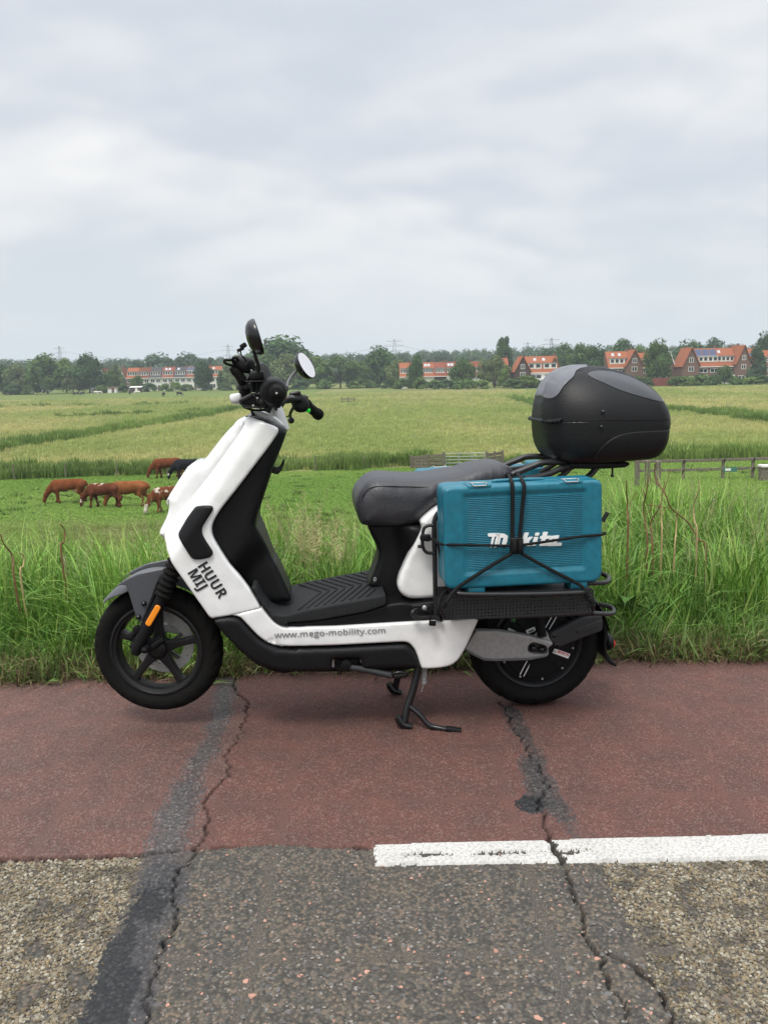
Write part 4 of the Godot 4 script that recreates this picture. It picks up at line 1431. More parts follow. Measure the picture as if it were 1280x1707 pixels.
func build_houses() -> void:
	var rows := "terraced houses beyond the fields"
	# the terrace on the left
	var roofs := [M.roof_orange, M.roof_brown, M.roof_dark, M.roof_red, M.roof_dark, M.roof_red, M.roof_orange, M.roof_orange]
	var names := [
		"end terraced house with a bright orange roof, next to the brown gabled pair", "terraced house with a brown tiled roof beside the bright orange end house", "terraced house with a black roof between the brown and the red roofed ones",
		"terraced house with a red roof and skylights between two black roofs", "terraced house with a black roof just left of the blue solar panels", "terraced house whose red roof carries blue solar panels",
		"terraced house with an orange roof half hidden by the dark garden tree", "last terraced house on the right of the left row, behind the handlebars"]
	var extra := [{"chimney": false}, {}, {"chimney": false}, {"skylights": 2}, {"skylights": 1}, {"solar": 2, "pale": true}, {}, {"skylights": 1}]
	var left_at := [Vector3(-102.8166, -4.5041, -347), Vector3(-98.0997, -4.6018, -347), Vector3(-93.2581, -4.7022, -347), Vector3(-88.1678, -4.8077, -347), Vector3(-83.077, -4.9132, -347), Vector3(-78.2339, -5.0136, -347), Vector3(-73.3905, -5.114, -347), Vector3(-68.5465, -5.2144, -347)]
	for i in 8:
		eaves_house(names[i], Vector3(left_at[i].x, -5.0, -347.0), 4.95, 5.3, 9.4, 8.0, M.house_white if i > 0 else M.brick, roofs[i], 1, extra[i], rows)
	# brown gables to their left
	var g := [Vector3(-116.8877, -4.3251, -352), Vector3(-108.3271, -4.5026, -352), Vector3(-157.1533, -3.4905, -352), Vector3(-150.1091, -3.6365, -352)]
	gable_house("brown brick house with a steep white edged gable between the big left trees", Vector3(g[0].x, -5.0, -350.0), 6.5, 4.4, 9.6, 9.0, M.brick_dark, M.roof_brown, true)
	gable_house("brown gabled house touching the bright orange end terrace", Vector3(g[1].x - 0.6, -5.0, -350.0), 6.0, 4.4, 9.6, 9.0, M.brick_dark, M.roof_brown, true)
	eaves_house("red roofed house behind the trees at the far left edge", Vector3(g[2].x - 1.5, -5.0, -360.0), 9.0, 4.6, 8.8, 8.0, M.brick, M.roof_brown, 2, {"skylights": 1}, "")
	eaves_house("dark roofed house beside the red one behind the far left trees", Vector3(g[3].x + 1.0, -5.0, -362.0), 7.0, 4.6, 8.4, 8.0, M.house_white, M.roof_dark, 1, {}, "")
	# the terrace in the middle
	var mid := [Vector3(8.347, -3.436, -288), Vector3(11.8537, -3.5086, -288), Vector3(16.1858, -3.5983, -288), Vector3(20.312, -3.6837, -288), Vector3(24.2323, -3.7649, -288), Vector3(28.9785, -3.8631, -288), Vector3(32.8997, -3.9443, -288), Vector3(42.3945, -4.1409, -288)]
	var mr := [M.roof_orange, M.roof_orange, M.roof_orange, M.roof_red, M.roof_red, M.roof_red, M.roof_red, M.roof_orange]
	var mn := ["orange roofed terraced house peeping out behind the dark pear shaped tree", "orange roofed house hidden left of the skylight roof in the middle row", "middle terraced house with an orange roof and two skylights", "middle terraced house with a plain red roof and white dormer", "middle terraced house with a red roof and two white skylights",
		"red roofed terraced house behind the round green tree", "red roofed terraced house just left of the tall willow", "orange roofed end house with a gable behind the willow"]
	for i in 8:
		eaves_house(mn[i], Vector3(mid[i].x, -5.0, -288.0 - (6.0 if i == 7 else 0.0)), 4.1 if i != 7 else 5.0, 4.0, 8.6 if i != 7 else 9.6, 8.0, [M.house_white, M.brick_dark][i % 2], mr[i], 1, {"skylights": 2 if i in [2, 4] else 0, "annex": i == 4}, "terraced houses in the middle distance")
	# houses on the right
	var r := [Vector3(44.4951, -3.8442, -266), Vector3(50.0255, -3.9587, -266), Vector3(54.9846, -4.0614, -266), Vector3(75.5906, -4.488, -266), Vector3(79.4078, -4.567, -266), Vector3(82.8436, -4.6381, -266), Vector3(86.6615, -4.7172, -266), Vector3(91.8163, -4.8239, -266), Vector3(97.5447, -4.9425, -266), Vector3(102.3189, -5.0413, -266), Vector3(108.813, -5.1758, -266), Vector3(113.9708, -5.2826, -266), Vector3(116.8365, -5.3419, -266), Vector3(123.5241, -5.4803, -266)]
	gable_house("dark fronted gabled house with white windows left of the orange roofed pair", Vector3(r[0].x, -5.0, -264.0), 5.0, 5.0, 9.6, 9.0, M.brick_dark, M.roof_orange, false)
	eaves_house("orange roofed house with two white dormers beside the dark gable", Vector3(r[1].x + 1.2, -5.0, -266.0), 10.2, 4.6, 9.6, 8.5, M.house_white, M.roof_orange, 2, {"skylights": 2, "annex": true}, "")
	gable_house("brown brick gable closing the right end of the orange roofed pair", Vector3(r[2].x + 0.4, -5.0, -268.5), 4.0, 5.0, 9.2, 8.0, M.brick, M.roof_orange, false)
	eaves_house("orange roofed house with a white dormer rising above the top box", Vector3(r[3].x, -5.0, -266.0), 7.4, 5.6, 10.6, 8.5, M.brick, M.roof_orange, 1, {"skylights": 2}, "")
	gable_house("brown brick gabled house above the right end of the top box", Vector3(r[4].x + 0.3, -5.0, -264.4), 5.4, 6.0, 10.9, 9.0, M.brick, M.roof_orange, false)
	eaves_house("orange roof sloping down on the right of the brown gable", Vector3(r[5].x + 0.6, -5.0, -266.4), 3.8, 5.4, 10.0, 8.0, M.brick, M.roof_orange, 1, {}, "")
	gable_house("white walled gabled house half hidden by the round tree on the right", Vector3(r[6].x + 1.0, -5.0, -268.0), 5.0, 4.6, 9.2, 8.0, M.house_white, M.roof_dark, true)
	gable_house("narrow house with a black roof and white gable edge in the gap on the right", Vector3(r[7].x + 1.2, -5.0, -272.0), 4.4, 5.0, 10.4, 8.0, M.brick, M.roof_dark, true)
	gable_house("brown brick gable at the left end of the right hand pair", Vector3(r[8].x, -5.0, -264.4), 5.4, 5.6, 11.2, 9.0, M.brick, M.roof_orange, false)
	eaves_house("orange roofed house with solar panels and a pale dormer on the right", Vector3(r[9].x + 1.4, -5.0, -266.0), 7.6, 5.4, 11.0, 8.5, M.brick, M.roof_orange, 1, {"solar": 2, "pale": true}, "")
	eaves_house("plain orange roofed house right of the solar panels", Vector3(r[10].x + 0.6, -5.0, -266.3), 6.6, 5.4, 11.0, 8.5, M.brick, M.roof_orange, 1, {"skylights": 1, "annex": true}, "")
	gable_house("brown brick gable with a flat annex near the right edge", Vector3(r[11].x, -5.0, -264.2), 4.6, 6.0, 11.6, 9.0, M.brick, M.roof_orange, false)
	eaves_house("orange roof behind the feathery pine at the right edge", Vector3(r[12].x + 1.0, -5.0, -266.6), 4.6, 5.4, 10.6, 8.5, M.brick, M.roof_orange, 0, {"solar": 1}, "")
	eaves_house("brick house cut off by the right edge of the picture", Vector3(r[13].x + 2.0, -5.0, -266.0), 8.0, 5.2, 10.0, 8.5, M.brick, M.roof_orange, 1, {}, "")
	# sheds and garden walls
	var sh := [Vector3(-109.0448, -4.1719, -318), Vector3(-102.2198, -4.3134, -318), Vector3(-93.3138, -4.047, -318), Vector3(-3.3337, -4.7844, -318)]
	var sn := ["small grey shed under the big trees on the left", "brown roofed shed beside the field on the left", "white open shelter in front of the left terrace", "low dark shed with a white door below the dark tree"]
	for i in 4:
		var o := thing("garden_shed", sn[i], "shed", Vector3(sh[i].x, -5.0, -318.0))
		wall_box("wall", Vector3(0, 0.9, -1.2), Vector3([2.4, 3.2, 4.0, 4.6][i], 2.0, 2.4), [M.lead, M.house_white, M.brick_dark, M.brick_dark][i], o)
		var mb := MB.new()
		mb.box(Vector3(0, 2.05, -1.2), Vector3([2.8, 3.7, 4.6, 5.2][i], 0.18, 3.0), Basis(Vector3.RIGHT, 0.12))
		obj("roof", mb.mesh(false), [M.lead, M.brick, M.house_white, M.lead][i], o)
		wall_box("door", Vector3(0.4, 0.85, 0.03), Vector3(0.9, 1.7, 0.08), M.frame if i > 1 else M.door, o)
	var rw := [Vector3(80.7311, -4.347, -250), Vector3(87.0113, -4.477, -250)]
	var wall := thing("garden_fence", "red brown garden fence below the round tree on the right", "fence", Vector3((rw[0].x + rw[1].x) / 2, -5.0, -250.0))
	var wid: float = rw[1].x - rw[0].x
	for i in 14:
		wall_box("plank", Vector3(-wid / 2 + wid * (i + 0.5) / 14.0, 1.15, 0.02 * (i % 2)), Vector3(wid / 14.0 - 0.03, 2.3, 0.05), M.fence_red, wall)
	for i in 5: wall_box("post", Vector3(-wid / 2 + wid * i / 4.0, 1.2, -0.08), Vector3(0.12, 2.5, 0.1), M.fence_red, wall)

func build_trees() -> void:
	var deep := lin(0.095, 0.18, 0.066)
	var mid := lin(0.15, 0.25, 0.08)
	var light := lin(0.21, 0.32, 0.09)
	var olive := lin(0.21, 0.275, 0.115)
	var blue := lin(0.125, 0.2, 0.125)
	# centre and top in the photograph's bearings, distance, width in the same measure, kind, colour, name, label
	var list := [
		[75, 596, 322, 70, 0, mid, "broad_tree", "broad dark green tree on the left, nearest the far left houses"],
		[146, 596, 324, 66, 0, deep, "broad_tree", "broad very dark tree left of the brown gables"],
		[28, 611, 326, 46, 0, olive, "garden_tree", "olive garden tree at the far left edge of the field"],
		[4, 613, 328, 36, 0, deep, "garden_tree", "dark tree cut by the left edge of the picture"],
		[108, 604, 344, 34, 0, light, "garden_tree", "light green tree rising behind the two broad trees"],
		[120, 618, 320, 30, 2, olive, "garden_tree", "low olive tree between the two broad left trees"],
		[193, 608, 330, 36, 1, olive, "garden_tree", "slim grey green tree right of the brown gable"],
		[182, 622, 322, 34, 0, mid, "garden_tree", "small tree in front of the brown gabled house"],
		[229, 626, 330, 30, 2, mid, "garden_tree", "small tree before the bright orange roof"],
		[337, 607, 325, 34, 0, deep, "garden_tree", "dark round garden tree in front of the left terrace"],
		[368, 618, 330, 22, 1, mid, "garden_tree", "slender tree at the right end of the left terrace"],
		[392, 590, 318, 40, 2, olive, "field_tree", "olive leaved tree behind the handlebar cables"],
		[470, 569, 335, 118, 0, deep, "wood_tree", "large dark wood edge tree behind the mirrors"],
		[436, 583, 322, 60, 2, mid, "wood_tree", "mid green tree between the handlebars and the big dark tree"],
		[478, 590, 316, 66, 2, olive, "wood_tree", "loose olive willow directly behind the round mirror"],
		[528, 594, 318, 50, 2, light, "wood_tree", "pale green willow right of the round mirror"],
		[566, 592, 312, 80, 2, mid, "wood_tree", "wide mid green willow in the middle of the tree line"],
		[600, 608, 310, 50, 0, mid, "wood_tree", "low green tree left of the dark shed"],
		[632, 584, 318, 58, 0, deep, "wood_tree", "dark round tree above the low shed"],
		[664, 600, 296, 44, 2, olive, "garden_tree", "olive tree right of the dark round one"],
		[694, 598, 276, 32, 0, deep, "garden_tree", "very dark pear shaped tree before the middle terrace"],
		[771, 602, 276, 46, 0, mid, "garden_tree", "round green tree in front of the middle terrace"],
		[824, 590, 272, 54, 2, olive, "garden_tree", "tall grey green willow right of the middle terrace"],
		[841, 563, 330, 48, 1, deep, "tall_tree", "tall ragged dark tree standing above the middle roofs"],
		[840, 615, 262, 24, 1, light, "garden_tree", "small bright green tree beside the willow"],
		[878, 626, 256, 38, 3, light, "garden_tree", "bright rounded garden bush before the dark gable"],
		[968, 573, 282, 52, 2, mid, "garden_tree", "large feathery tree between the two orange roofs"],
		[993, 582, 276, 50, 0, deep, "garden_tree", "darker tree just left of the top box lid"],
		[1096, 574, 256, 46, 0, mid, "garden_tree", "round tree before the white gabled house on the right"],
		[1190, 571, 330, 42, 0, blue, "wood_tree", "bluish tree above the solar panel roof"],
		[1150, 574, 340, 60, 0, deep, "wood_tree", "dark tree behind the right hand gable"],
		[1222, 575, 330, 40, 2, blue, "wood_tree", "bluish loose tree above the plain orange roof"],
		[1208, 612, 256, 34, 0, mid, "garden_tree", "garden tree in front of the right hand annex"],
		[1262, 577, 250, 44, 1, blue, "pine_tree", "feathery blue green pine at the right edge of the picture"],
		[1276, 562, 300, 40, 0, deep, "wood_tree", "dark tree rising at the top of the right edge"],
		[1040, 573, 330, 60, 0, deep, "wood_tree", "dark tree line directly above the top box"],
		[940, 579, 330, 60, 0, deep, "wood_tree", "dark tree behind the orange roofed pair"],
		[1068, 574, 335, 40, 2, mid, "wood_tree", "lighter tree behind the brown gable above the top box"],
		[912, 580, 340, 40, 2, blue, "wood_tree", "bluish tree left of the feathery one"],
		[262, 595, 420, 66, 0, blue, "wood_tree", "bluish tall tree behind the black roofed terrace houses"],
		[312, 594, 420, 56, 0, blue, "wood_tree", "bluish tree behind the solar panels of the left terrace"],
		[228, 600, 415, 36, 1, blue, "wood_tree", "bluish tree above the bright orange end house"],
		[352, 597, 420, 40, 1, blue, "wood_tree", "bluish tree at the right end behind the left terrace"]
	]
	for t in list:
		var d: float = t[2]
		var b := bearing(t[0], t[1])
		var w: float = t[3] / 1360.0 * d
		var h: float = 1.19 + b.y * d + 5.05
		tree(t[6], t[7], b.x * d, -d, h * 1.04, w * 1.12, t[4], t[5])
	# garden bushes along the far edge of the fields
	var bush_at := [[20, 640, 322], [52, 640, 320], [168, 641, 320], [205, 640, 322], [250, 639, 325], [275, 640, 325], [292, 637, 325], [312, 641, 324], [345, 640, 322], [375, 641, 320], [420, 634, 312], [455, 636, 310], [500, 634, 308], [540, 632, 306], [590, 634, 306],
		[618, 635, 306], [648, 633, 296], [672, 632, 280], [700, 630, 274], [722, 634, 268], [745, 632, 266], [775, 632, 262], [800, 634, 262], [856, 632, 256], [900, 634, 256], [938, 628, 256], [1005, 628, 252], [1060, 628, 250], [1075, 630, 250], [1128, 628, 246], [1145, 627, 246], [1170, 624, 248], [1190, 626, 246], [1225, 628, 246], [1250, 628, 246], [1275, 626, 246]]
	var beside := ["below the far left red roof", "left foot of the first broad tree", "between the brown gables and the white sided shed", "below the slim grey tree by the brown gable", "in front of the bright orange end house", "below the brown tiled terrace roof", "below the first black terrace roof", "below the red roof with skylights", "below the solar panels of the left terrace", "right of the dark garden tree by the terrace", "behind the handlebar cables", "under the big dark wood edge tree", "under the willow behind the round mirror", "right of the mirror under the pale willow", "left of the low dark shed", "beside the dark shed's right end", "under the olive tree right of the shed", "left of the pear shaped tree", "at the foot of the pear shaped tree", "below the plain red middle roof", "below the white skylights of the middle row", "at the foot of the round middle tree", "left of the tall willow", "between the willow and the dark gable", "below the orange roofed pair's left dormer", "below the orange roofed pair's flat annex", "just left of the top box lid", "above the top box's right shoulder", "left of the red brown garden fence", "right of the red brown garden fence", "below the left gable of the right pair", "below the solar panel roof", "below the pale dormer on the right", "under the right hand flat annex", "left of the feathery pine", "at the right edge under the pine"]
	for i in bush_at.size():
		var q: Array = bush_at[i]
		var d: float = q[2]
		var b := bearing(q[0], q[1])
		tree("garden_bush", ["dark green", "mid green", "bright green", "leafy green"][i % 4] + " garden bush " + beside[i], b.x * d, -d, (1.19 + b.y * d + 5.05) * 1.1, rnd(4.5, 8.0), 3, [deep, mid, light, mid][i % 4], "garden bushes along the far edge of the fields")
	# the far woods along the horizon
	var at := []
	var tn := []
	for i in 420:
		var x := rnd(-60.0, 1340.0)
		var d := rnd(430.0, 640.0)
		var top: float = lerpf(602.0, 597.0, clampf(x / 400.0, 0, 1)) if x < 400 else lerpf(594.0, 577.0, clampf((x - 500.0) / 500.0, 0, 1))
		var b := bearing(x, top + rnd(0.0, 8.0))
		var h: float = 1.19 + b.y * d + 5.0
		at.append(Transform3D(Basis(Vector3.UP, rnd(0, TAU)).scaled(Vector3(rnd(10, 17), h, rnd(10, 17))), Vector3(b.x * d, -5.2, -d)))
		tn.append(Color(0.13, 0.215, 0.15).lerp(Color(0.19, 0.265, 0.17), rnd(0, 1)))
	many("woods", crowns[0], leaf_mat(Color.WHITE), at, tn, "far off belt of bluish woods along the horizon").set_meta("category", "woods")

func bearing(x: float, y: float) -> Vector2:      # a direction noted as (across, down) on a 1280 x 1707 plan, as run and rise per metre
	var v := Basis(Vector3(0.9997807, -0.0206441, 0.0035222), Vector3(0.0209424, 0.9855394, -0.1681475), Vector3(0.0000000, 0.1681844, 0.9857555)) * Vector3((x - 640.0) / 1380.0, (853.5 - y) / 1380.0, -1.0)
	return Vector2(v.x / -v.z, v.y / -v.z)

func build_pylons() -> void:
	M.pylon = mat(lin(0.16, 0.17, 0.18), 0.7, 0.2)
	var spots := [[99, 577, 1150.0, 18.0], [380, 574, 1250.0, 20.0], [657, 565, 950.0, 22.0], [879, 570, 1300.0, 18.0], [919, 563, 950.0, 22.0]]
	var names := ["faint lattice pylon above the left trees", "faint lattice pylon left of the handlebar mirror", "lattice pylon above the middle of the tree line", "slim lattice pylon left of the wide armed one", "wide armed lattice pylon above the orange roofed pair"]
	var tops := []
	for i in spots.size():
		var s: Array = spots[i]
		var b := bearing(s[0], s[1])
		var d: float = s[2]
		var h: float = 1.19 + b.y * d + 5.0
		var o := thing("power_pylon", names[i], "pylon", Vector3(b.x * d, -5.0, -d), 0.0, "power pylons on the horizon")
		var leg_w := h * 0.09
		for k in 4:
			var sx := 1.0 if k & 1 else -1.0
			var sz := 1.0 if k & 2 else -1.0
			var mb := MB.new()
			mb.bar(Vector3(sx * leg_w, 0, sz * leg_w), Vector3(sx * 0.7, h, sz * 0.7), 0.35, 0.35)
			obj("leg", mb.mesh(false), M.pylon, o)
		var br := MB.new()
		for q in 9:
			var y0 := h * q / 9.0
			var y1 := h * (q + 1) / 9.0
			var w0 := lerpf(leg_w, 0.7, q / 9.0)
			var w1 := lerpf(leg_w, 0.7, (q + 1) / 9.0)
			br.bar(Vector3(-w0, y0, w0), Vector3(w1, y1, w1), 0.2, 0.2)
			br.bar(Vector3(w0, y0, w0), Vector3(-w1, y1, w1), 0.2, 0.2)
		obj("bracing", br.mesh(false), M.pylon, o)
		for q in 3:
			var arm := MB.new()
			var half: float = [s[3] * 0.42, s[3] * 0.5, s[3] * 0.4][q]
			arm.bar(Vector3(-half, h * (0.68 + 0.13 * q), 0), Vector3(half, h * (0.68 + 0.13 * q), 0), 0.4, 0.45)
			obj("cross_arm", arm.mesh(false), M.pylon, o)
		tops.append([o.position, h, s[3]])
	for pair in [[0, 1], [1, 2], [2, 4]]:
		for q in 2:
			var a: Vector3 = tops[pair[0]][0] + Vector3(0, tops[pair[0]][1] * (0.68 + 0.2 * q), 0)
			var b: Vector3 = tops[pair[1]][0] + Vector3(0, tops[pair[1]][1] * (0.68 + 0.2 * q), 0)
			var path := []
			for k in 17:
				var t := k / 16.0
				path.append(a.lerp(b, t) - Vector3(0, 14.0 * 4.0 * t * (1.0 - t), 0))
			var mb := MB.new()
			mb.tube(path, 0.11, 4)
			var o := obj("power_line", mb.mesh(), M.pylon)
			tag(o, "%s power cable between the %s" % [["lower", "upper"][q], ["left pylon and the one by the mirror", "pylon by the mirror and the middle one", "middle pylon and the wide armed one"][[[0, 1], [1, 2], [2, 4]].find(pair)]], "power line", "cables between the pylons")

# ------------------------------------------------------------------ cattle and field fences
# bones: [a, b, radius a, radius b, flatten]; one smooth skin round all of them
func skin(bones: Array, cell: float, blend: float) -> MB:
	var lo := Vector3.ONE * 1e9
	var hi := -lo
	for b in bones:
		var r: float = maxf(b[2], b[3]) + blend + cell * 2.0
		lo = lo.min((b[0] as Vector3).min(b[1]) - Vector3.ONE * r)
		hi = hi.max((b[0] as Vector3).max(b[1]) + Vector3.ONE * r)
	var n := Vector3i(((hi - lo) / cell).ceil()) + Vector3i.ONE
	var f := PackedFloat32Array()
	f.resize(n.x * n.y * n.z)
	f.fill(1.0)
	for b in bones:
		var a: Vector3 = b[0]
		var ab: Vector3 = b[1] - a
		var ll := maxf(ab.length_squared(), 1e-9)
		var r: float = maxf(b[2], b[3]) + blend + cell * 2.0
		var i0 := Vector3i(((a.min(b[1]) - Vector3.ONE * r - lo) / cell).floor()).clamp(Vector3i.ZERO, n - Vector3i.ONE)
		var i1 := Vector3i(((a.max(b[1]) + Vector3.ONE * r - lo) / cell).ceil()).clamp(Vector3i.ZERO, n - Vector3i.ONE)
		var flat: float = b[4] if b.size() > 4 else 1.0
		for z in range(i0.z, i1.z + 1):
			for y in range(i0.y, i1.y + 1):
				for x in range(i0.x, i1.x + 1):
					var p := lo + Vector3(x, y, z) * cell
					var ap := p - a
					var t := clampf(ap.dot(ab) / ll, 0.0, 1.0)
					var q := ap - ab * t
					q.z *= flat
					var d := q.length() - lerpf(b[2], b[3], t)
					var at := (z * n.y + y) * n.x + x
					var o := f[at]
					var k := maxf(blend - absf(o - d), 0.0) / blend
					f[at] = minf(o, d) - k * k * blend * 0.25
	var mb := MB.new()
	var ix := PackedInt32Array()
	ix.resize(n.x * n.y * n.z)
	ix.fill(-1)
	var step := [1, n.x, n.x * n.y]
	var corner := []
	for i in 8: corner.append((i & 1) + ((i >> 1) & 1) * n.x + ((i >> 2) & 1) * n.x * n.y)
	for z in n.z - 1:
		for y in n.y - 1:
			for x in n.x - 1:
				var at := (z * n.y + y) * n.x + x
				var first := f[at] < 0.0
				var mixed := false
				for i in range(1, 8):
					if (f[at + corner[i]] < 0.0) != first:
						mixed = true
						break
				if not mixed: continue
				var sum := Vector3.ZERO
				var m := 0
				for i in 8:
					for ax in 3:
						if i & (1 << ax): continue
						var j := i | (1 << ax)
						var va := f[at + corner[i]]
						var vb := f[at + corner[j]]
						if (va < 0.0) == (vb < 0.0): continue
						var e := Vector3(i & 1, (i >> 1) & 1, (i >> 2) & 1)
						e[ax] += va / (va - vb)
						sum += e
						m += 1
				ix[at] = mb.add(lo + (Vector3(x, y, z) + sum / m) * cell)
	for z in range(1, n.z - 1):
		for y in range(1, n.y - 1):
			for x in range(1, n.x - 1):
				var at := (z * n.y + y) * n.x + x
				var ins := f[at] < 0.0
				for ax in 3:
					if (f[at + step[ax]] < 0.0) == ins: continue
					var u: int = step[(ax + 1) % 3]
					var w: int = step[(ax + 2) % 3]
					var q := [ix[at], ix[at - u], ix[at - u - w], ix[at - w]]
					if q.min() < 0: continue
					if ins: mb.quad(q[0], q[1], q[2], q[3])
					else: mb.quad(q[3], q[2], q[1], q[0])
	return mb

# a grazing cow that faces -x, feet at y 0, back about 1.3 m up
func cow_bones(stride: float) -> Array:
	var b := []
	b.append([Vector3(0.55, 0.98, 0), Vector3(-0.1, 0.93, 0), 0.27, 0.315, 1.15])       # barrel
	b.append([Vector3(-0.1, 0.93, 0), Vector3(-0.55, 0.93, 0), 0.315, 0.29, 1.25])      # chest
	b.append([Vector3(0.55, 1.0, 0), Vector3(0.86, 1.02, 0), 0.27, 0.21, 1.0])          # rump
	b.append([Vector3(0.8, 1.18, 0), Vector3(-0.5, 1.17, 0), 0.085, 0.1, 0.8])          # back line
	b.append([Vector3(-0.55, 1.0, 0), Vector3(-0.86, 0.74, 0), 0.235, 0.17, 1.3])       # neck
	b.append([Vector3(-0.86, 0.74, 0), Vector3(-1.06, 0.48, 0), 0.165, 0.125, 1.15])
	b.append([Vector3(-1.06, 0.47, 0), Vector3(-1.17, 0.2, 0), 0.12, 0.085, 1.0])       # head
	b.append([Vector3(-1.16, 0.2, 0), Vector3(-1.18, 0.1, 0), 0.085, 0.075, 1.0])
	b.append([Vector3(-0.62, 0.72, 0), Vector3(-0.55, 0.56, 0), 0.16, 0.09, 1.2])       # brisket
	for s in [-1, 1]:
		var k: float = stride * s
		b.append([Vector3(-0.47, 0.8, 0.15 * s), Vector3(-0.47 + k * 0.5, 0.48, 0.15 * s), 0.15, 0.075])
		b.append([Vector3(-0.47 + k * 0.5, 0.48, 0.15 * s), Vector3(-0.46 + k, 0.08, 0.15 * s), 0.062, 0.045])
		b.append([Vector3(-0.46 + k, 0.08, 0.15 * s), Vector3(-0.49 + k, 0.035, 0.15 * s), 0.055, 0.06])
		b.append([Vector3(0.78, 0.95, 0.15 * s), Vector3(0.72 - k * 0.6, 0.62, 0.16 * s), 0.21, 0.12])
		b.append([Vector3(0.72 - k * 0.6, 0.62, 0.16 * s), Vector3(0.88 - k, 0.42, 0.15 * s), 0.1, 0.065])
		b.append([Vector3(0.88 - k, 0.42, 0.15 * s), Vector3(0.83 - k, 0.08, 0.15 * s), 0.055, 0.045])
		b.append([Vector3(0.83 - k, 0.08, 0.15 * s), Vector3(0.8 - k, 0.035, 0.15 * s), 0.055, 0.06])
	b.append([Vector3(0.55, 0.68, 0), Vector3(0.42, 0.62, 0), 0.13, 0.09])              # udder
	b.append([Vector3(1.02, 1.12, 0), Vector3(1.1, 0.98, 0), 0.05, 0.035])              # tail
	b.append([Vector3(1.1, 0.98, 0), Vector3(1.09, 0.55, 0.02), 0.032, 0.025])
	b.append([Vector3(1.09, 0.55, 0.02), Vector3(1.07, 0.36, 0.02), 0.05, 0.035])
	return b

func build_cows() -> void:
	var poses := [skin(cow_bones(0.1), 0.035, 0.09), skin(cow_bones(-0.14), 0.035, 0.09)]
	var ear := MB.new()
	ear.ball(Vector3.ZERO, Vector3(0.1, 0.045, 0.025), Basis.IDENTITY, 8, 6)
	var ear_shape := ear.mesh()
	var hoof_tone := Color(0.03, 0.022, 0.018)
	var spots := [Vector2(-15.827, -41.0225), Vector2(-13.5254, -39.4269), Vector2(-12.2872, -39.4454), Vector2(-13.2944, -50.5396), Vector2(-11.7872, -49.4396), Vector2(-9.8812, -37.5933)]
	var tone := [Color(0.15, 0.047, 0.017), Color(0.105, 0.033, 0.016), Color(0.20, 0.072, 0.026), Color(0.13, 0.04, 0.017), Color(0.014, 0.014, 0.017), Color(0.125, 0.04, 0.018)]
	var labels := ["red brown cow with a pale udder grazing alone at the left end of the herd", "dark brown cow grazing behind the lighter orange brown one", "light orange brown cow grazing in front of the dark brown one", "brown cow at the back of the pasture, next to the black one", "black cow half hidden behind the white front of the scooter", "brown cow with a white face and white back patch beside the scooter front"]
	var n := FastNoiseLite.new()
	n.frequency = 1.6
	for i in 6:
		var src: MB = poses[[0, 1, 0, 1, 0, 1][i]]
		var mb := MB.new()
		mb.v = src.v; mb.t = src.t; mb.u = src.u
		var cols := PackedColorArray()
		n.seed = i + 1
		for p in src.v:
			var c: Color = tone[i] * (1.0 + 0.35 * n.get_noise_3dv(p * 1.5))
			if p.y < 0.07 and p.x > -0.9: c = hoof_tone
			if i == 0 and p.y < 0.72 and p.x > 0.1 and p.x < 0.62 and absf(p.z) < 0.24: c = Color(0.5, 0.36, 0.28)
			if i == 1 and p.y > 1.17 and n.get_noise_2d(p.x * 2.5, p.z * 3.0) > 0.16 and p.x < 0.2: c = Color(0.42, 0.36, 0.3)
			if i == 1 and p.x < -1.1 and p.y < 0.44 and p.y > 0.28: c = Color(0.55, 0.5, 0.44)
			if i == 5 and (p.x < -1.06 and p.y < 0.5 or p.y > 0.95 and p.x < 0.1 and p.x > -0.75 and n.get_noise_3dv(p * 1.6) > 0.24): c = Color(0.5, 0.44, 0.37)
			if i == 4 and p.x < -1.1 and p.y < 0.4 and p.y > 0.26: c = Color(0.5, 0.48, 0.45)
			cols.append(c)
		mb.c = cols
		var o := thing("cow", labels[i], "cow", Vector3(spots[i].x, -5.0, spots[i].y), [0.12, -0.08, 0.0, 0.2, -0.1, 0.6][i], "cattle grazing in the pasture")
		obj("body", mb.mesh(true, true), M.tinted, o)
		o.scale = Vector3.ONE * [0.93, 0.9, 0.96, 0.93, 0.95, 0.92][i]
		for s in [-1, 1]:
			var e := obj("ear", ear_shape, ear_mat(tone[i]), o)
			e.transform = Transform3D(Basis.from_euler(Vector3(0.2 * s, 1.35 * s, 0.3)), Vector3(-1.02, 0.56, 0.19 * s))
	# far off animals, no more than dots in the fields
	var dots := [Vector2(-101.986, -280.087), Vector2(-102.5665, -287.3776), Vector2(-99.5162, -292.3656), Vector2(-97.8485, -291.1401), Vector2(-84.4746, -281.3123), Vector2(-81.3977, -279.0512), Vector2(-64.5449, -247.9435), Vector2(-60.4839, -251.045)]
	var small := skin(cow_bones(0.0), 0.09, 0.09).mesh()
	var dm := [lin(0.03, 0.03, 0.03), lin(0.55, 0.52, 0.45)]
	for i in dots.size():
		var o := thing("grazing_cow", ["black", "white"][[0, 0, 1, 1, 0, 1, 0, 0][i]] + " animal grazing far off before the left houses, " + ["first from the left", "second from the left", "third from the left", "fourth from the left", "fifth from the left", "sixth from the left", "seventh from the left", "eighth from the left"][i], "cow", Vector3(dots[i].x, -5.0, maxf(dots[i].y, -296.0)), i * 1.3, "animals grazing far off")
		obj("body", small, mat(dm[[0, 0, 1, 1, 0, 1, 0, 0][i]], 0.9), o)

func ear_mat(c: Color) -> Material: return mat(c.linear_to_srgb(), 0.9)

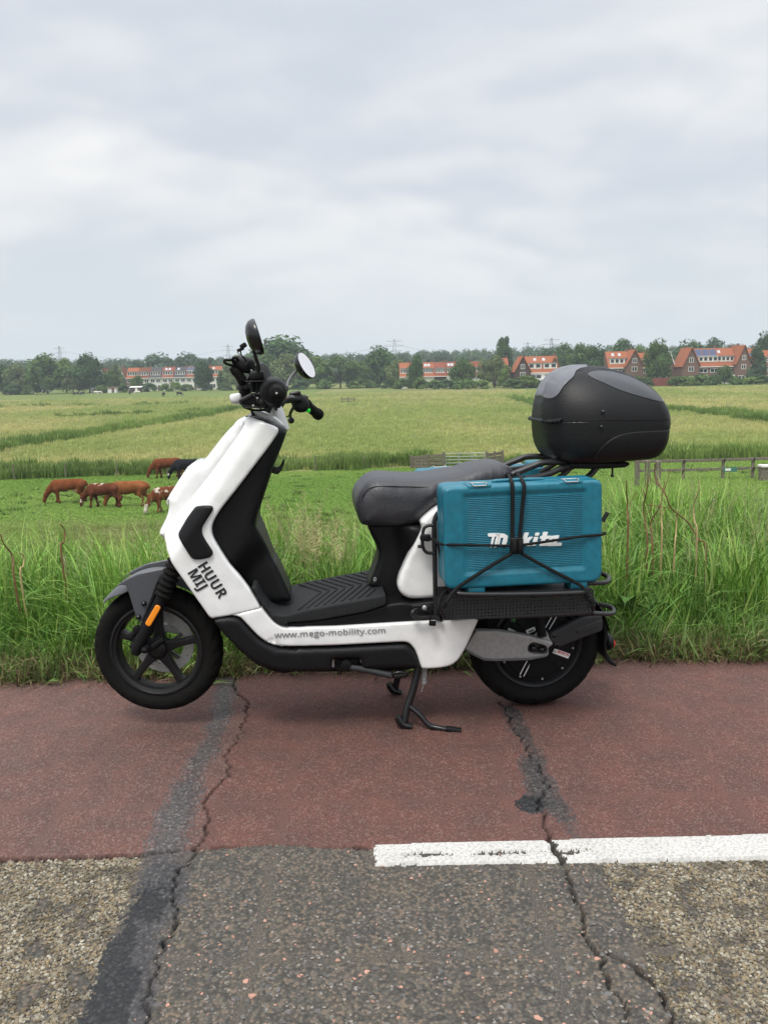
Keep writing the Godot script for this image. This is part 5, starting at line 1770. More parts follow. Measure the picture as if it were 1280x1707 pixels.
func build_fences() -> void:
	# the gateway: boarded panel, tubular gate, boarded panel
	var g := [Vector2(1.8054, -53.2396), Vector2(3.7924, -53.9023), Vector2(3.9086, -53.8807), Vector2(6.4019, -53.0749), Vector2(6.4775, -53.0609), Vector2(7.7361, -52.1589)]
	var a := Vector3(g[0].x, -5, -53.0)
	var b := Vector3(g[1].x, -5, -51.6)
	board_panel("weathered board fence panel left of the field gate, leaning", a, b, 0.72, 1.05)
	var c := Vector3(g[4].x, -5, -51.6)
	var d := Vector3(g[5].x, -5, -53.4)
	board_panel("weathered board fence panel right of the field gate", c, d, 1.0, 0.9)
	var p := Vector3(g[2].x, -5, -51.6)
	var q := Vector3(g[3].x, -5, -51.6)
	var gate := thing("field_gate", "pale tubular metal gate between two board fence panels", "gate", p)
	for i in 5:
		var mb := MB.new()
		mb.tube([Vector3(0, 0.2 + i * 0.2, 0), Vector3(q.x - p.x, 0.2 + i * 0.2, 0)], 0.026, 6)
		obj("rail", mb.mesh(), M.galv, gate)
	for i in 4:
		var mb := MB.new()
		var x := (q.x - p.x) * i / 3.0
		mb.tube([Vector3(x, 0.1, 0), Vector3(x, 1.06, 0)], 0.03, 6)
		obj("upright", mb.mesh(), M.galv, gate)
	# post and rail fence on the right
	var posts := [Vector3(13.8556, -4.0709, -45), Vector3(16.4103, -3.9929, -45), Vector3(18.573, -3.9726, -45), Vector3(20.2103, -3.9412, -45), Vector3(22.0113, -3.9133, -45), Vector3(24.9559, -3.8437, -45)]
	var fence := thing("rail_fence", "grey weathered post and rail fence across the right of the pasture", "fence", Vector3(posts[0].x, -5, -45.0))
	for i in posts.size():
		var mb := MB.new()
		mb.box(Vector3(posts[i].x - posts[0].x, 0.4, 0), Vector3(0.15, 1.35, 0.14), Basis(Vector3.BACK, 0.02 * sin(i * 3.0)), 0.015)
		obj("post", mb.mesh(false), M.wood, fence)
		if i + 1 < posts.size():
			for k in 2:
				var y := 1.03 - k * 0.5
				mb = MB.new()
				mb.bar(Vector3(posts[i].x - posts[0].x - 0.05, y + 0.02 * sin(i * 5.0), 0.12), Vector3(posts[i + 1].x - posts[0].x + 0.05, y + 0.02 * sin(i * 5.0 + 5.0), 0.12), 0.05, 0.15, 0.01)
				obj("rail", mb.mesh(false), M.wood, fence)
	var hp := [Vector3(13.2837, -4.2478, -43), Vector3(13.692, -4.2564, -43), Vector3(14.1014, -4.2966, -43)]
	for i in 3:
		var o := thing("fence_post", "stout grey wooden post standing by the fence end, " + ["leftmost of the three", "middle one of the three", "rightmost of the three"][i], "post", Vector3(hp[i].x, -5, -43.0 + 0.4 * i), 0.2 * i, "posts by the fence end")
		var mb := MB.new()
		mb.box(Vector3(0, 0.5, 0), Vector3(0.24, 1.7, 0.2), Basis(Vector3.BACK, 0.03), 0.02)
		obj("post", mb.mesh(false), M.wood, o)
	var sp := [Vector3(18.7684, -4.4688, -44.7), Vector3(20.536, -4.5717, -44.7)]
	var sign := thing("small_sign", "small green and white sign fixed low on the rail fence", "sign", sp[0])
	wall_box("board", Vector3(0, 0, 0.18), Vector3(0.75, 0.26, 0.03), mat(lin(0.05, 0.16, 0.12), 0.6), sign)
	wall_box("white_field", Vector3(-0.12, 0.0, 0.2), Vector3(0.3, 0.14, 0.015), M.frame, sign)
	var tr := thing("water_trough", "white topped grey trough half hidden in the grass at the right edge", "trough", Vector3(sp[1].x, -5, -44.0))
	wall_box("tub", Vector3(0, 0.35, 0), Vector3(0.7, 0.7, 0.5), M.wood, tr)
	wall_box("lid", Vector3(0, 0.76, 0), Vector3(0.8, 0.1, 0.6), M.frame, tr)
	# wire fence along the ditch
	var dz: Array = bands.near_ditch
	var wf := thing("wire_fence", "thin wire fence on stakes along the ditch behind the cattle", "fence", Vector3(-24, -5, -51.0))
	for i in 9:
		var x := -26.0 + i * 3.1
		var mb := MB.new()
		mb.box(Vector3(x + 24.0, 0.45, line_z(dz, x) + 51.35), Vector3(0.06, 1.0, 0.06))
		obj("stake", mb.mesh(false), M.wood, wf)
		if i < 8:
			for k in 2:
				mb = MB.new()
				mb.tube([Vector3(x + 24.0, 0.9 - 0.35 * k, line_z(dz, x) + 51.35), Vector3(x + 27.1, 0.9 - 0.35 * k, line_z(dz, x + 3.1) + 51.35)], 0.006, 4)
				obj("wire", mb.mesh(), M.wood, wf)
	var hurdle := [Vector2(-7.6676, -166.1847), Vector2(-5.4785, -164.9939)]
	var hf := thing("field_hurdle", "low old wooden hurdle standing far out in the meadow", "fence", Vector3(hurdle[0].x, -5, hurdle[0].y))
	for k in 3: wall_box("rail", Vector3(1.0, 0.35 + 0.3 * k, 0), Vector3(2.6, 0.12, 0.06), M.wood, hf)
	for k in 3: wall_box("post", Vector3(-0.3 + 1.3 * k, 0.55, 0.06), Vector3(0.16, 1.3, 0.12), M.wood, hf)

func board_panel(label: String, a: Vector3, b: Vector3, ha: float, hb: float) -> void:
	var o := thing("board_fence", label, "fence", a)
	var d := b - a
	for i in 4:
		var t := (i + 0.5) / 4.0
		var mb := MB.new()
		mb.bar(Vector3(0, ha * t, 0), d + Vector3(0, hb * t, 0), 0.05, 0.5 * (ha + hb) / 4.0 - 0.05, 0.008)
		obj("plank", mb.mesh(false), M.wood, o)
	for i in 3:
		var t := i / 2.0
		var mb := MB.new()
		mb.box(d * t + Vector3(0, lerpf(ha, hb, t) * 0.5, 0.08), Vector3(0.14, lerpf(ha, hb, t) + 0.15, 0.12), Basis.IDENTITY, 0.01)
		obj("post", mb.mesh(false), M.wood, o)

# ------------------------------------------------------------------ the scooter
# its own measure: x to the rear, y up, z towards its left side; origin on the ground under the rear axle
var bike: Node3D

func piece(called: String, mb: MB, m: Material, parent: Node = null, smooth := true) -> MeshInstance3D:
	return obj(called, mb.mesh(smooth), m, bike if parent == null else parent)

func tubes(called: String, lines: Array, r: float, m: Material, parent: Node = null, curved := true) -> MeshInstance3D:
	var last: MeshInstance3D
	for l in lines:
		var mb := MB.new()
		mb.tube(spline(l, 6) if curved else l, r, 10)
		last = piece(called, mb, m, parent)
	return last

func frame_at(at: Vector3, axis: Vector3, roll := 0.0) -> Transform3D:      # a place whose z axis points along «axis»
	var z := axis.normalized()
	var x := Vector3.UP.cross(z) if absf(z.y) < 0.95 else Vector3.RIGHT.cross(z)
	x = x.normalized()
	var b := Basis(x, z.cross(x), z)
	return Transform3D(b * Basis(Vector3.BACK, roll), at)

func circle(c: Vector2, r: float, n := 24) -> Array:
	var out := []
	for i in n: out.append(c + Vector2(cos(TAU * i / n), sin(TAU * i / n)) * r)
	return out

func tyre(r: float, w: float, rim: float, count: int) -> MB:
	var mb := MB.new()
	var segs := 240
	var prof := []
	for i in 25:
		var s := -1.0 + 2.0 * i / 24.0
		var a := absf(s)
		var rr: float
		var z: float
		if a < 0.62:
			var t := a / 0.62
			z = w * 0.5 * 0.93 * sin(t * PI / 2.0 * 0.86)
			rr = r - w * 0.34 * (1.0 - cos(t * PI / 2.0 * 0.86))
		else:
			var t := (a - 0.62) / 0.38
			var z0 := w * 0.5 * 0.93 * sin(PI / 2.0 * 0.86)
			var r0 := r - w * 0.34 * (1.0 - cos(PI / 2.0 * 0.86))
			rr = lerpf(r0, rim, t)
			z = z0 + w * 0.04 * sin(PI * t) - w * 0.12 * t * t
		prof.append([rr, z * signf(s), s])
	for q in prof:
		for k in segs:
			var a := TAU * k / segs
			var rr: float = q[0]
			var s: float = q[2]
			var t := fposmod(a / TAU * count + absf(s) * 1.5 + (0.5 if s > 0 else 0.0), 1.0)
			if absf(s) > 0.16 and absf(s) < 0.66 and t < 0.17: rr -= 0.007
			if absf(absf(s) - 0.08) < 0.045: rr -= 0.003
			if absf(absf(s) - 0.9) < 0.03: rr += 0.0015
			mb.add(Vector3(cos(a) * rr, sin(a) * rr, q[1]))
	for i in prof.size() - 1:
		for k in segs:
			var k2 := (k + 1) % segs
			mb.quad(i * segs + k, i * segs + k2, (i + 1) * segs + k2, (i + 1) * segs + k)
	return mb

func panel_pair(called: String, mb: MB, m: Material) -> MeshInstance3D:
	var o := piece(called, mb, m)
	piece(called, mirrored(mb), m)
	return o

func build_scooter() -> void:
	bike = thing("scooter", "white and black electric scooter parked on its stand on the red cycle path", "scooter", Vector3(0.5223, 0, -2.8235), 0.08727)
	build_front_wheel()
	build_rear_wheel()
	build_body()
	build_handlebar()
	build_racks()
	build_stands()

func build_front_wheel() -> void:
	var w := Node3D.new()
	w.name = "front_wheel"
	bike.add_child(w, true)
	w.position = Vector3(-1.3024, 0.2757, 0)
	w.rotation.y = deg_to_rad(-9.0)
	piece("tyre", tyre(0.221, 0.088, 0.158, 26), M.rubber, w)
	var rim := MB.new()
	rim.lathe([Vector2(0.160, 0.034), Vector2(0.153, 0.036), Vector2(0.149, 0.031), Vector2(0.141, 0.027), Vector2(0.136, 0.015), Vector2(0.135, -0.015), Vector2(0.141, -0.027), Vector2(0.149, -0.031), Vector2(0.153, -0.036), Vector2(0.160, -0.034)], Transform3D.IDENTITY, 96, 0.0, TAU, true)
	piece("rim", rim, M.rim, w)
	for k in 5:
		var a := deg_to_rad(14.0 + 72.0 * k)
		var o := Vector2(cos(a), sin(a))
		var s := Vector2(-o.y, o.x)
		var sp := MB.new()
		slab(sp, rounded([o * 0.02 + s * 0.024, o * 0.03 + s * 0.021, o * 0.075 + s * 0.0125, o * 0.125 + s * 0.0125, o * 0.141 + s * 0.02, o * 0.141 - s * 0.02, o * 0.125 - s * 0.0125, o * 0.075 - s * 0.0125, o * 0.03 - s * 0.021, o * 0.02 - s * 0.024], 0.01), -0.012, 0.017, 0.006, 0.009)
		piece("spoke", sp, M.rim, w)
	var hub := MB.new()
	hub.lathe([Vector2(0.0, 0.036), Vector2(0.018, 0.036), Vector2(0.022, 0.03), Vector2(0.024, 0.028), Vector2(0.034, 0.024), Vector2(0.036, 0.0), Vector2(0.034, -0.03), Vector2(0.0, -0.035)], Transform3D.IDENTITY, 32)
	piece("hub", hub, M.rim, w)
	var disc := MB.new()
	var holes := [circle(Vector2.ZERO, 0.071, 40)]
	for k in 24: holes.append(circle(Vector2(cos(TAU * k / 24.0), sin(TAU * k / 24.0)) * (0.08 if k % 2 else 0.093), 0.0032, 8))
	moulded(disc, circle(Vector2.ZERO, 0.106, 72), func(_q): return -0.047, func(_q): return -0.051, 0.0, 0.007, 3, holes)
	piece("brake_disc", disc, M.disc_steel, w, false)
	for k in 5:
		var carrier := MB.new()
		var a := TAU * k / 5.0 + 0.2
		carrier.bar(Vector3(cos(a), sin(a), 0) * 0.03 + Vector3(0, 0, -0.046), Vector3(cos(a + 0.25), sin(a + 0.25), 0) * 0.075 + Vector3(0, 0, -0.047), 0.005, 0.014)
		piece("disc_arm", carrier, M.alloy_dark, w, false)

	# mudguard over the front wheel
	var c := Vector3(-1.3024, 0.2757, 0)
	var mg := MB.new()
	var from := 36.0
	var n := 30
	var m := 14
	for side in 2:
		for i in n + 1:
			var t := float(i) / n
			var a := deg_to_rad(lerpf(from, 134.0, t))
			var r := lerpf(0.272, 0.245, smoothstep(0.5, 1.0, t)) + 0.006 * sin(t * PI) - 0.003 * side
			for j in m + 1:
				var s := -1.0 + 2.0 * j / m
				var z := 0.064 * s * (1.0 - 0.62 * pow(smoothstep(0.72, 1.0, t), 2.0))
				var d := 0.030 * pow(absf(s), 3.0) * (1.0 - 0.8 * smoothstep(0.72, 1.0, t))
				mg.add(Vector3(c.x + cos(a) * (r - d), c.y + sin(a) * (r - d), z))
	for side in 2:
		for i in n:
			for j in m:
				var a := side * (n + 1) * (m + 1) + i * (m + 1) + j
				if side == 0: mg.quad(a, a + 1, a + m + 2, a + m + 1)
				else: mg.quad(a + m + 1, a + m + 2, a + 1, a)
	var gu := piece("mudguard", mg, M.fender)
	var plate := MB.new()
	slab(plate, rounded([Vector2(-1.4294, 0.4986), Vector2(-1.4017, 0.5177), Vector2(-1.3802, 0.5167), Vector2(-1.3755, 0.4918), Vector2(-1.3564, 0.404), Vector2(-1.3476, 0.3874), Vector2(-1.3361, 0.3918), Vector2(-1.3238, 0.4162), Vector2(-1.2925, 0.4881), Vector2(-1.2785, 0.5214), Vector2(-1.256, 0.5513), Vector2(-1.238, 0.5579), Vector2(-1.2401, 0.5708), Vector2(-1.2786, 0.5645), Vector2(-1.3378, 0.5548), Vector2(-1.389, 0.5325)], 0.012), 0.064, 0.074, 0.005, 0.009)
	piece("side_plate", plate, M.fender, gu)
	piece("side_plate", mirrored(plate), M.fender, gu)
	for q in [Vector3(-1.3274, 0.453, 0.077), Vector3(-1.3481, 0.408, 0.077)]:
		var b := MB.new()
		b.lathe([Vector2(0, 0.008), Vector2(0.006, 0.007), Vector2(0.0085, 0.002), Vector2(0.009, -0.006)], Transform3D(Basis.IDENTITY, q), 14)
		piece("bolt", b, M.black_gloss, gu)
	# fork legs with bellows and amber reflectors
	for side in [1.0, -1.0]:
		var low := Vector3(-1.3634, 0.2896, 0.098)
		var mid := Vector3(-1.2583, 0.4874, 0.098)
		var top := Vector3(-1.2078, 0.6026, 0.098)
		var high := top + (top - low) * 0.35
		var f := MB.new()
		for p in [low, mid]: pass
		var turn := func(v: Vector3) -> Vector3: return Vector3(v.x, v.y, v.z * side)
		f.tube([turn.call(low), turn.call(low.lerp(mid, 0.06)), turn.call(low.lerp(mid, 0.5)), turn.call(mid)], [0.014, 0.0185, 0.019, 0.0195], 20)
		var leg := piece("fork_leg", f, M.black_matt)
		var be := MB.new()
		var path := []
		var rad := []
		for i in 41:
			path.append(turn.call(mid.lerp(top, -0.05 + 1.1 * i / 40.0)))
			rad.append(0.026 + 0.0045 * sin(TAU * 7.0 * i / 40.0))
		be.tube(path, rad, 20)
		piece("bellows", be, M.rubber, leg)
		var st := MB.new()
		st.tube([turn.call(top), turn.call(high)], 0.016, 16)
		piece("stanchion", st, M.black_matt, leg)
		if side > 0:
			var u := (Vector3(-1.2721, 0.4553, 0.12) - Vector3(-1.3133, 0.3897, 0.12))
			var at := (Vector3(-1.2721, 0.4553, 0.12) + Vector3(-1.3133, 0.3897, 0.12)) / 2.0
			var ax := Vector2(u.x, u.y).normalized()
			var sd := Vector2(-ax.y, ax.x)
			var half := u.length() / 2.0
			var cc := Vector2(at.x, at.y)
			var re := MB.new()
			slab(re, rounded([cc + ax * half + sd * 0.0095, cc - ax * half + sd * 0.0095, cc - ax * half - sd * 0.0095, cc + ax * half - sd * 0.0095], 0.009, 6), 0.113, 0.121, 0.003, 0.006)
			piece("reflector", re, M.amber, leg)
	var axle := MB.new()
	var ac := Vector3(-1.3245, 0.3084, 0.11)
	axle.lathe([Vector2(0, 0.022), Vector2(0.009, 0.02), Vector2(0.0115, 0.012), Vector2(0.008, 0.008), Vector2(0.012, 0.004), Vector2(0.014, -0.01), Vector2(0.01, -0.03), Vector2(0.01, -0.2)], frame_at(ac, Vector3(-0.15, 0, 1)), 16)
	piece("axle", axle, M.black_matt)
	var lug := MB.new()
	lug.tube([ac + Vector3(0.05, 0.02, -0.04), ac + Vector3(0.0, -0.01, -0.02)], 0.014, 10)
	lug.box(Vector3(-1.3433, 0.3193, 0.09), Vector3(0.07, 0.035, 0.02), Basis(Vector3.BACK, 0.4), 0.006)
	piece("axle_lug", lug, M.black_matt)
	var cal := MB.new()
	slab(cal, rounded([Vector2(-1.2886, 0.3885), Vector2(-1.2737, 0.3935), Vector2(-1.2332, 0.3749), Vector2(-1.2137, 0.3519), Vector2(-1.2223, 0.3126), Vector2(-1.2417, 0.3047), Vector2(-1.3036, 0.3166), Vector2(-1.3049, 0.3475)], 0.01), -0.085, -0.04, 0.006, 0.009, [rounded([Vector2(-1.299, 0.3561), Vector2(-1.2761, 0.355), Vector2(-1.275, 0.3395), Vector2(-1.2983, 0.334)], 0.004), rounded([Vector2(-1.2598, 0.3498), Vector2(-1.2399, 0.3334), Vector2(-1.2468, 0.3226), Vector2(-1.265, 0.3324)], 0.004)])
	piece("brake_caliper", cal, M.alloy)
	var cb := MB.new()
	cb.box(Vector3(-1.2567, 0.3789, -0.075), Vector3(0.055, 0.028, 0.04), Basis(Vector3.BACK, -0.35), 0.006)
	piece("caliper_body", cb, M.black_matt)
	var sen := MB.new()
	sen.box(Vector3(-1.3728, 0.3467, 0.08), Vector3(0.03, 0.02, 0.02), Basis(Vector3.BACK, 0.6), 0.004)
	sen.box(Vector3(-1.3538, 0.3667, 0.08), Vector3(0.022, 0.026, 0.02), Basis(Vector3.BACK, 0.6), 0.004)
	piece("cable_clamp", sen, M.black_matt)
	var hose := MB.new()
	hose.tube(spline([Vector3(-1.3854, 0.349, 0.085), Vector3(-1.3573, 0.358, 0.085), Vector3(-1.3359, 0.384, 0.085), Vector3(-1.3001, 0.4638, 0.08), Vector3(-1.2661, 0.5297, 0.07)], 6), 0.0035, 8)
	piece("brake_hose", hose, M.rubber)

func build_rear_wheel() -> void:
	var w := Node3D.new()
	w.name = "rear_wheel"
	bike.add_child(w, true)
	w.position = Vector3(Vector3(-0.0007, 0.224, 0).x, 0.2345, 0)
	piece("tyre", tyre(0.2345, 0.125, 0.160, 20), M.rubber, w)
	var rim := MB.new()
	rim.lathe([Vector2(0.162, 0.046), Vector2(0.155, 0.049), Vector2(0.150, 0.045), Vector2(0.144, 0.038), Vector2(0.140, 0.034)], Transform3D.IDENTITY, 96, 0.0, TAU, true)
	rim.lathe([Vector2(0.140, -0.034), Vector2(0.150, -0.045), Vector2(0.155, -0.049), Vector2(0.162, -0.046)], Transform3D.IDENTITY, 96, 0.0, TAU, true)
	piece("rim", rim, M.rim, w)
	var motor := MB.new()
	motor.lathe([Vector2(0.0, 0.06), Vector2(0.045, 0.06), Vector2(0.05, 0.055), Vector2(0.118, 0.049), Vector2(0.122, 0.045), Vector2(0.138, 0.043), Vector2(0.142, 0.036), Vector2(0.142, -0.036), Vector2(0.138, -0.043), Vector2(0.05, -0.055), Vector2(0.0, -0.06)], Transform3D.IDENTITY, 72, 0.0, TAU, true)
	var mo := piece("hub_motor", motor, M.black_matt, w)
	for k in 10:
		var a := deg_to_rad(-9.0 + 36.0 * k)
		var b := MB.new()
		b.lathe([Vector2(0, 0.004), Vector2(0.003, 0.004), Vector2(0.0042, 0.001), Vector2(0.0045, -0.004)], Transform3D(Basis.IDENTITY, Vector3(cos(a) * 0.130, sin(a) * 0.130, 0.0445)), 10)
		piece("bolt", b, M.steel, mo)
	for k in 4:
		var a := deg_to_rad([-22.5, 151.0, -117.0, 60.0][k])
		var o := Vector3(cos(a), sin(a), 0)
		var s := Vector3(-o.y, o.x, 0)
		var pl := MB.new()
		if k < 2:
			pl.box(o * 0.09 + Vector3(0, 0, 0.0525), Vector3(0.066, 0.0185, 0.003), Basis(o, s, Vector3.BACK), 0.001)
			var p := piece("label_plate", pl, M.decal_white, mo, false)
			letters("BOSCH", 0.0095, M.red if k == 0 else M.decal_black, p, "lettering", Transform3D(Basis(o, s, Vector3.BACK), o * 0.076 - s * 0.0047 + Vector3(0, 0, 0.0546)), 700)
			var ring := MB.new()
			ring.lathe([Vector2(0.0042, 0.0), Vector2(0.0042, 0.0006), Vector2(0.0055, 0.0006), Vector2(0.0055, 0.0)], Transform3D(Basis.IDENTITY, o * 0.067 + Vector3(0, 0, 0.0541)), 18, 0.0, TAU, true)
			ring.box(o * 0.067 + Vector3(0, 0, 0.0545), Vector3(0.005, 0.0014, 0.0008), Basis(o, s, Vector3.BACK))
			piece("emblem", ring, M.decal_grey, p, false)
		else:
			for e in [-1, 1]:
				pl.box(o * 0.087 + s * 0.0075 * e + Vector3(0, 0, 0.0525), Vector3(0.07, 0.0026, 0.002), Basis(o, s, Vector3.BACK))
			piece("pinstripe", pl, M.decal_white, mo, false)
	for k in 6:
		var a := deg_to_rad(10.0 + 60.0 * k)
		var o := Vector3(cos(a), sin(a), 0)
		var rb := MB.new()
		rb.bar(o * 0.055 + Vector3(0, 0, 0.053), o * 0.115 + Vector3(0, 0, 0.049), 0.006, 0.006, 0.0015)
		piece("cooling_rib", rb, M.black_matt, mo, false)
	# swingarm
	var arm := MB.new()
	var oval := rounded([Vector2(-0.0551, 0.2485), Vector2(-0.0484, 0.2645), Vector2(-0.0324, 0.2693), Vector2(0.002, 0.2582), Vector2(0.0158, 0.2495), Vector2(0.0174, 0.2284), Vector2(0.0093, 0.2227), Vector2(-0.0274, 0.226), Vector2(-0.0504, 0.2319)], 0.008)
	slab(arm, rounded([Vector2(-0.2591, 0.2753), Vector2(-0.232, 0.3192), Vector2(-0.1508, 0.3133), Vector2(-0.0828, 0.2998), Vector2(-0.0189, 0.2826), Vector2(0.0339, 0.264), Vector2(0.0346, 0.2528), Vector2(0.02, 0.246), Vector2(0.0212, 0.2211), Vector2(0.014, 0.2135), Vector2(-0.0089, 0.2081), Vector2(-0.0456, 0.2054), Vector2(-0.1642, 0.2079), Vector2(-0.2027, 0.2128), Vector2(-0.2547, 0.2426), Vector2(-0.2727, 0.2565)], 0.006), 0.085, 0.118, 0.007, 0.011, [oval])
	var sw := piece("swingarm", arm, M.alloy)
	var arm_in := MB.new()
	slab(arm_in, [Vector2(-0.0604, 0.2695), Vector2(0.0247, 0.2581), Vector2(0.0253, 0.2109), Vector2(-0.06, 0.2154)], 0.08, 0.098, 0.0, 0.012)
	piece("arm_recess", arm_in, M.black_gloss, sw, false)
	for q in [Vector3(-0.0304, 0.2421, 0.1), Vector3(-0.0004, 0.2359, 0.1)]:
		var nut := MB.new()
		nut.lathe([Vector2(0, 0.013), Vector2(0.008, 0.012), Vector2(0.0115, 0.006), Vector2(0.012, 0.0)], Transform3D(Basis.IDENTITY, q), 6 if q.x < -0.01 else 14)
		piece("axle_nut", nut, M.black_gloss, sw)
	var lower := MB.new()
	slab(lower, rounded([Vector2(-0.2736, 0.2583), Vector2(-0.2556, 0.2453), Vector2(-0.2038, 0.2212), Vector2(-0.1653, 0.2163), Vector2(-0.047, 0.2138), Vector2(0.0124, 0.221), Vector2(0.0125, 0.2149), Vector2(-0.0469, 0.2063), Vector2(-0.1653, 0.2084), Vector2(-0.2061, 0.2134), Vector2(-0.2579, 0.2422)], 0.003), 0.08, 0.123, 0.002, 0.012)
	piece("lower_edge", lower, M.alloy_dark, sw)
	piece("swingarm", mirrored(arm), M.alloy)
	var link := MB.new()
	slab(link, rounded([Vector2(-0.033, 0.2798), Vector2(-0.0058, 0.3018), Vector2(0.0172, 0.3007), Vector2(0.0291, 0.2696), Vector2(0.0385, 0.2588), Vector2(-0.0054, 0.2714)], 0.006), 0.088, 0.1, 0.003, 0.01)
	piece("shock_mount", link, M.alloy)
	var sh := MB.new()
	sh.tube([Vector3(-0.0015, 0.2861, 0.11), Vector3(-0.0089, 0.3354, 0.11), Vector3(-0.0186, 0.3867, 0.11)], [0.016, 0.015, 0.015], 14)
	piece("shock_absorber", sh, M.black_matt)
	var tagp := MB.new()
	slab(tagp, rounded([Vector2(-0.0482, 0.2944), Vector2(-0.0168, 0.307), Vector2(-0.0121, 0.294), Vector2(-0.042, 0.2804)], 0.003), 0.066, 0.07, 0.0, 0.01)
	var tl := piece("motor_label", tagp, M.decal_white, null, false)
	var bar := MB.new()
	slab(bar, [Vector2(-0.0394, 0.2931), Vector2(-0.0219, 0.2998), Vector2(-0.0191, 0.294), Vector2(-0.0366, 0.2869)], 0.0705, 0.0715, 0.0, 0.01)
	piece("printed_code", bar, M.decal_grey, tl, false)
	var seal := MB.new()
	seal.lathe([Vector2(0, 0.003), Vector2(0.008, 0.002), Vector2(0.008, -0.003)], Transform3D(Basis.IDENTITY, Vector3(-0.0959, 0.3414, 0.09)), 14)
	piece("green_cap", seal, mat(lin(0.02, 0.12, 0.04), 0.5))
	# hugger mudguard with its flap and rear light
	var hg := MB.new()
	slab(hg, rounded([Vector2(0.0247, 0.2877), Vector2(0.0426, 0.2961), Vector2(0.0906, 0.3181), Vector2(0.1409, 0.3413), Vector2(0.1777, 0.3466), Vector2(0.2111, 0.3459), Vector2(0.2164, 0.3166), Vector2(0.2143, 0.2894), Vector2(0.17, 0.2757), Vector2(0.1332, 0.2634), Vector2(0.078, 0.2436), Vector2(0.0619, 0.2369), Vector2(0.0433, 0.2454), Vector2(0.0324, 0.2638)], 0.01), 0.075, 0.1, 0.006, 0.011)
	var hu := piece("rear_mudguard", hg, M.grey_plastic)
	piece("mudguard_side", mirrored(hg), M.grey_plastic, hu)
	var rel := MB.new()
	slab(rel, rounded([Vector2(0.115, 0.2985), Vector2(0.1585, 0.316), Vector2(0.21, 0.3322), Vector2(0.2106, 0.3064), Vector2(0.159, 0.2925), Vector2(0.1245, 0.2839)], 0.008), 0.096, 0.1035, 0.004, 0.01)
	piece("raised_panel", rel, M.grey_plastic, hu)
	for q in [Vector3(0.0434, 0.2819, 0.101), Vector3(0.0521, 0.249, 0.101)]:
		var b := MB.new()
		b.lathe([Vector2(0, 0.004), Vector2(0.0035, 0.004), Vector2(0.004, 0.001), Vector2(0.0075, 0.002), Vector2(0.008, -0.002)], Transform3D(Basis.IDENTITY, q), 14)
		piece("bolt", b, M.black_gloss, hu)
	var top := MB.new()
	var cc := Vector3(w.position.x, w.position.y, 0)
	for i in 15:
		var a := deg_to_rad(lerpf(8.0, 70.0, i / 14.0))
		for j in 9:
			var s := -1.0 + j / 4.0
			top.add(cc + Vector3(cos(a), sin(a), 0) * (0.262 - 0.014 * s * s) + Vector3(0, 0, 0.095 * s))
	for i in 14:
		for j in 8:
			var a := i * 9 + j
			top.quad(a, a + 1, a + 10, a + 9)
	piece("mudguard_top", top, M.black_plastic, hu)
	var flap := MB.new()
	moulded(flap, rounded([Vector2(0.2214, 0.3295), Vector2(0.2332, 0.3299), Vector2(0.2427, 0.2903), Vector2(0.2417, 0.2519), Vector2(0.2394, 0.2328), Vector2(0.2431, 0.1988), Vector2(0.2561, 0.1729), Vector2(0.2786, 0.1552), Vector2(0.2769, 0.1465), Vector2(0.2517, 0.1576), Vector2(0.2359, 0.1798), Vector2(0.2301, 0.2236), Vector2(0.2308, 0.2717)], 0.004), func(_q): return 0.075, func(_q): return -0.075, 0.003, 0.012)
	piece("mud_flap", flap, M.black_plastic)
	var tail := MB.new()
	tail.ball(Vector3(0.2724, 0.2154, 0), Vector3(0.02, 0.03, 0.035))
	var tlp := piece("light_housing", tail, M.black_plastic)
	var lens := MB.new()
	lens.ball(Vector3(0.2792, 0.2131, 0), Vector3(0.017, 0.02, 0.03))
	piece("rear_reflector", lens, M.red, tlp)

func shield_half(q: Vector2) -> float:      # how far the front shield stands out from the centre plane
	var a := Vector2(-1.297, 0.66)
	var d := (Vector2(-1.008, 1.06) - a).normalized()
	var off: float = absf((q - a).dot(Vector2(d.y, -d.x)))
	if q.y < 0.6: off = maxf(off, 0.12 - absf(q.y - 0.6) * 0.0)
	var h := lerpf(0.105, 0.182, smoothstep(0.0, 0.1, off))
	return lerpf(h, 0.182, smoothstep(0.66, 0.52, q.y))

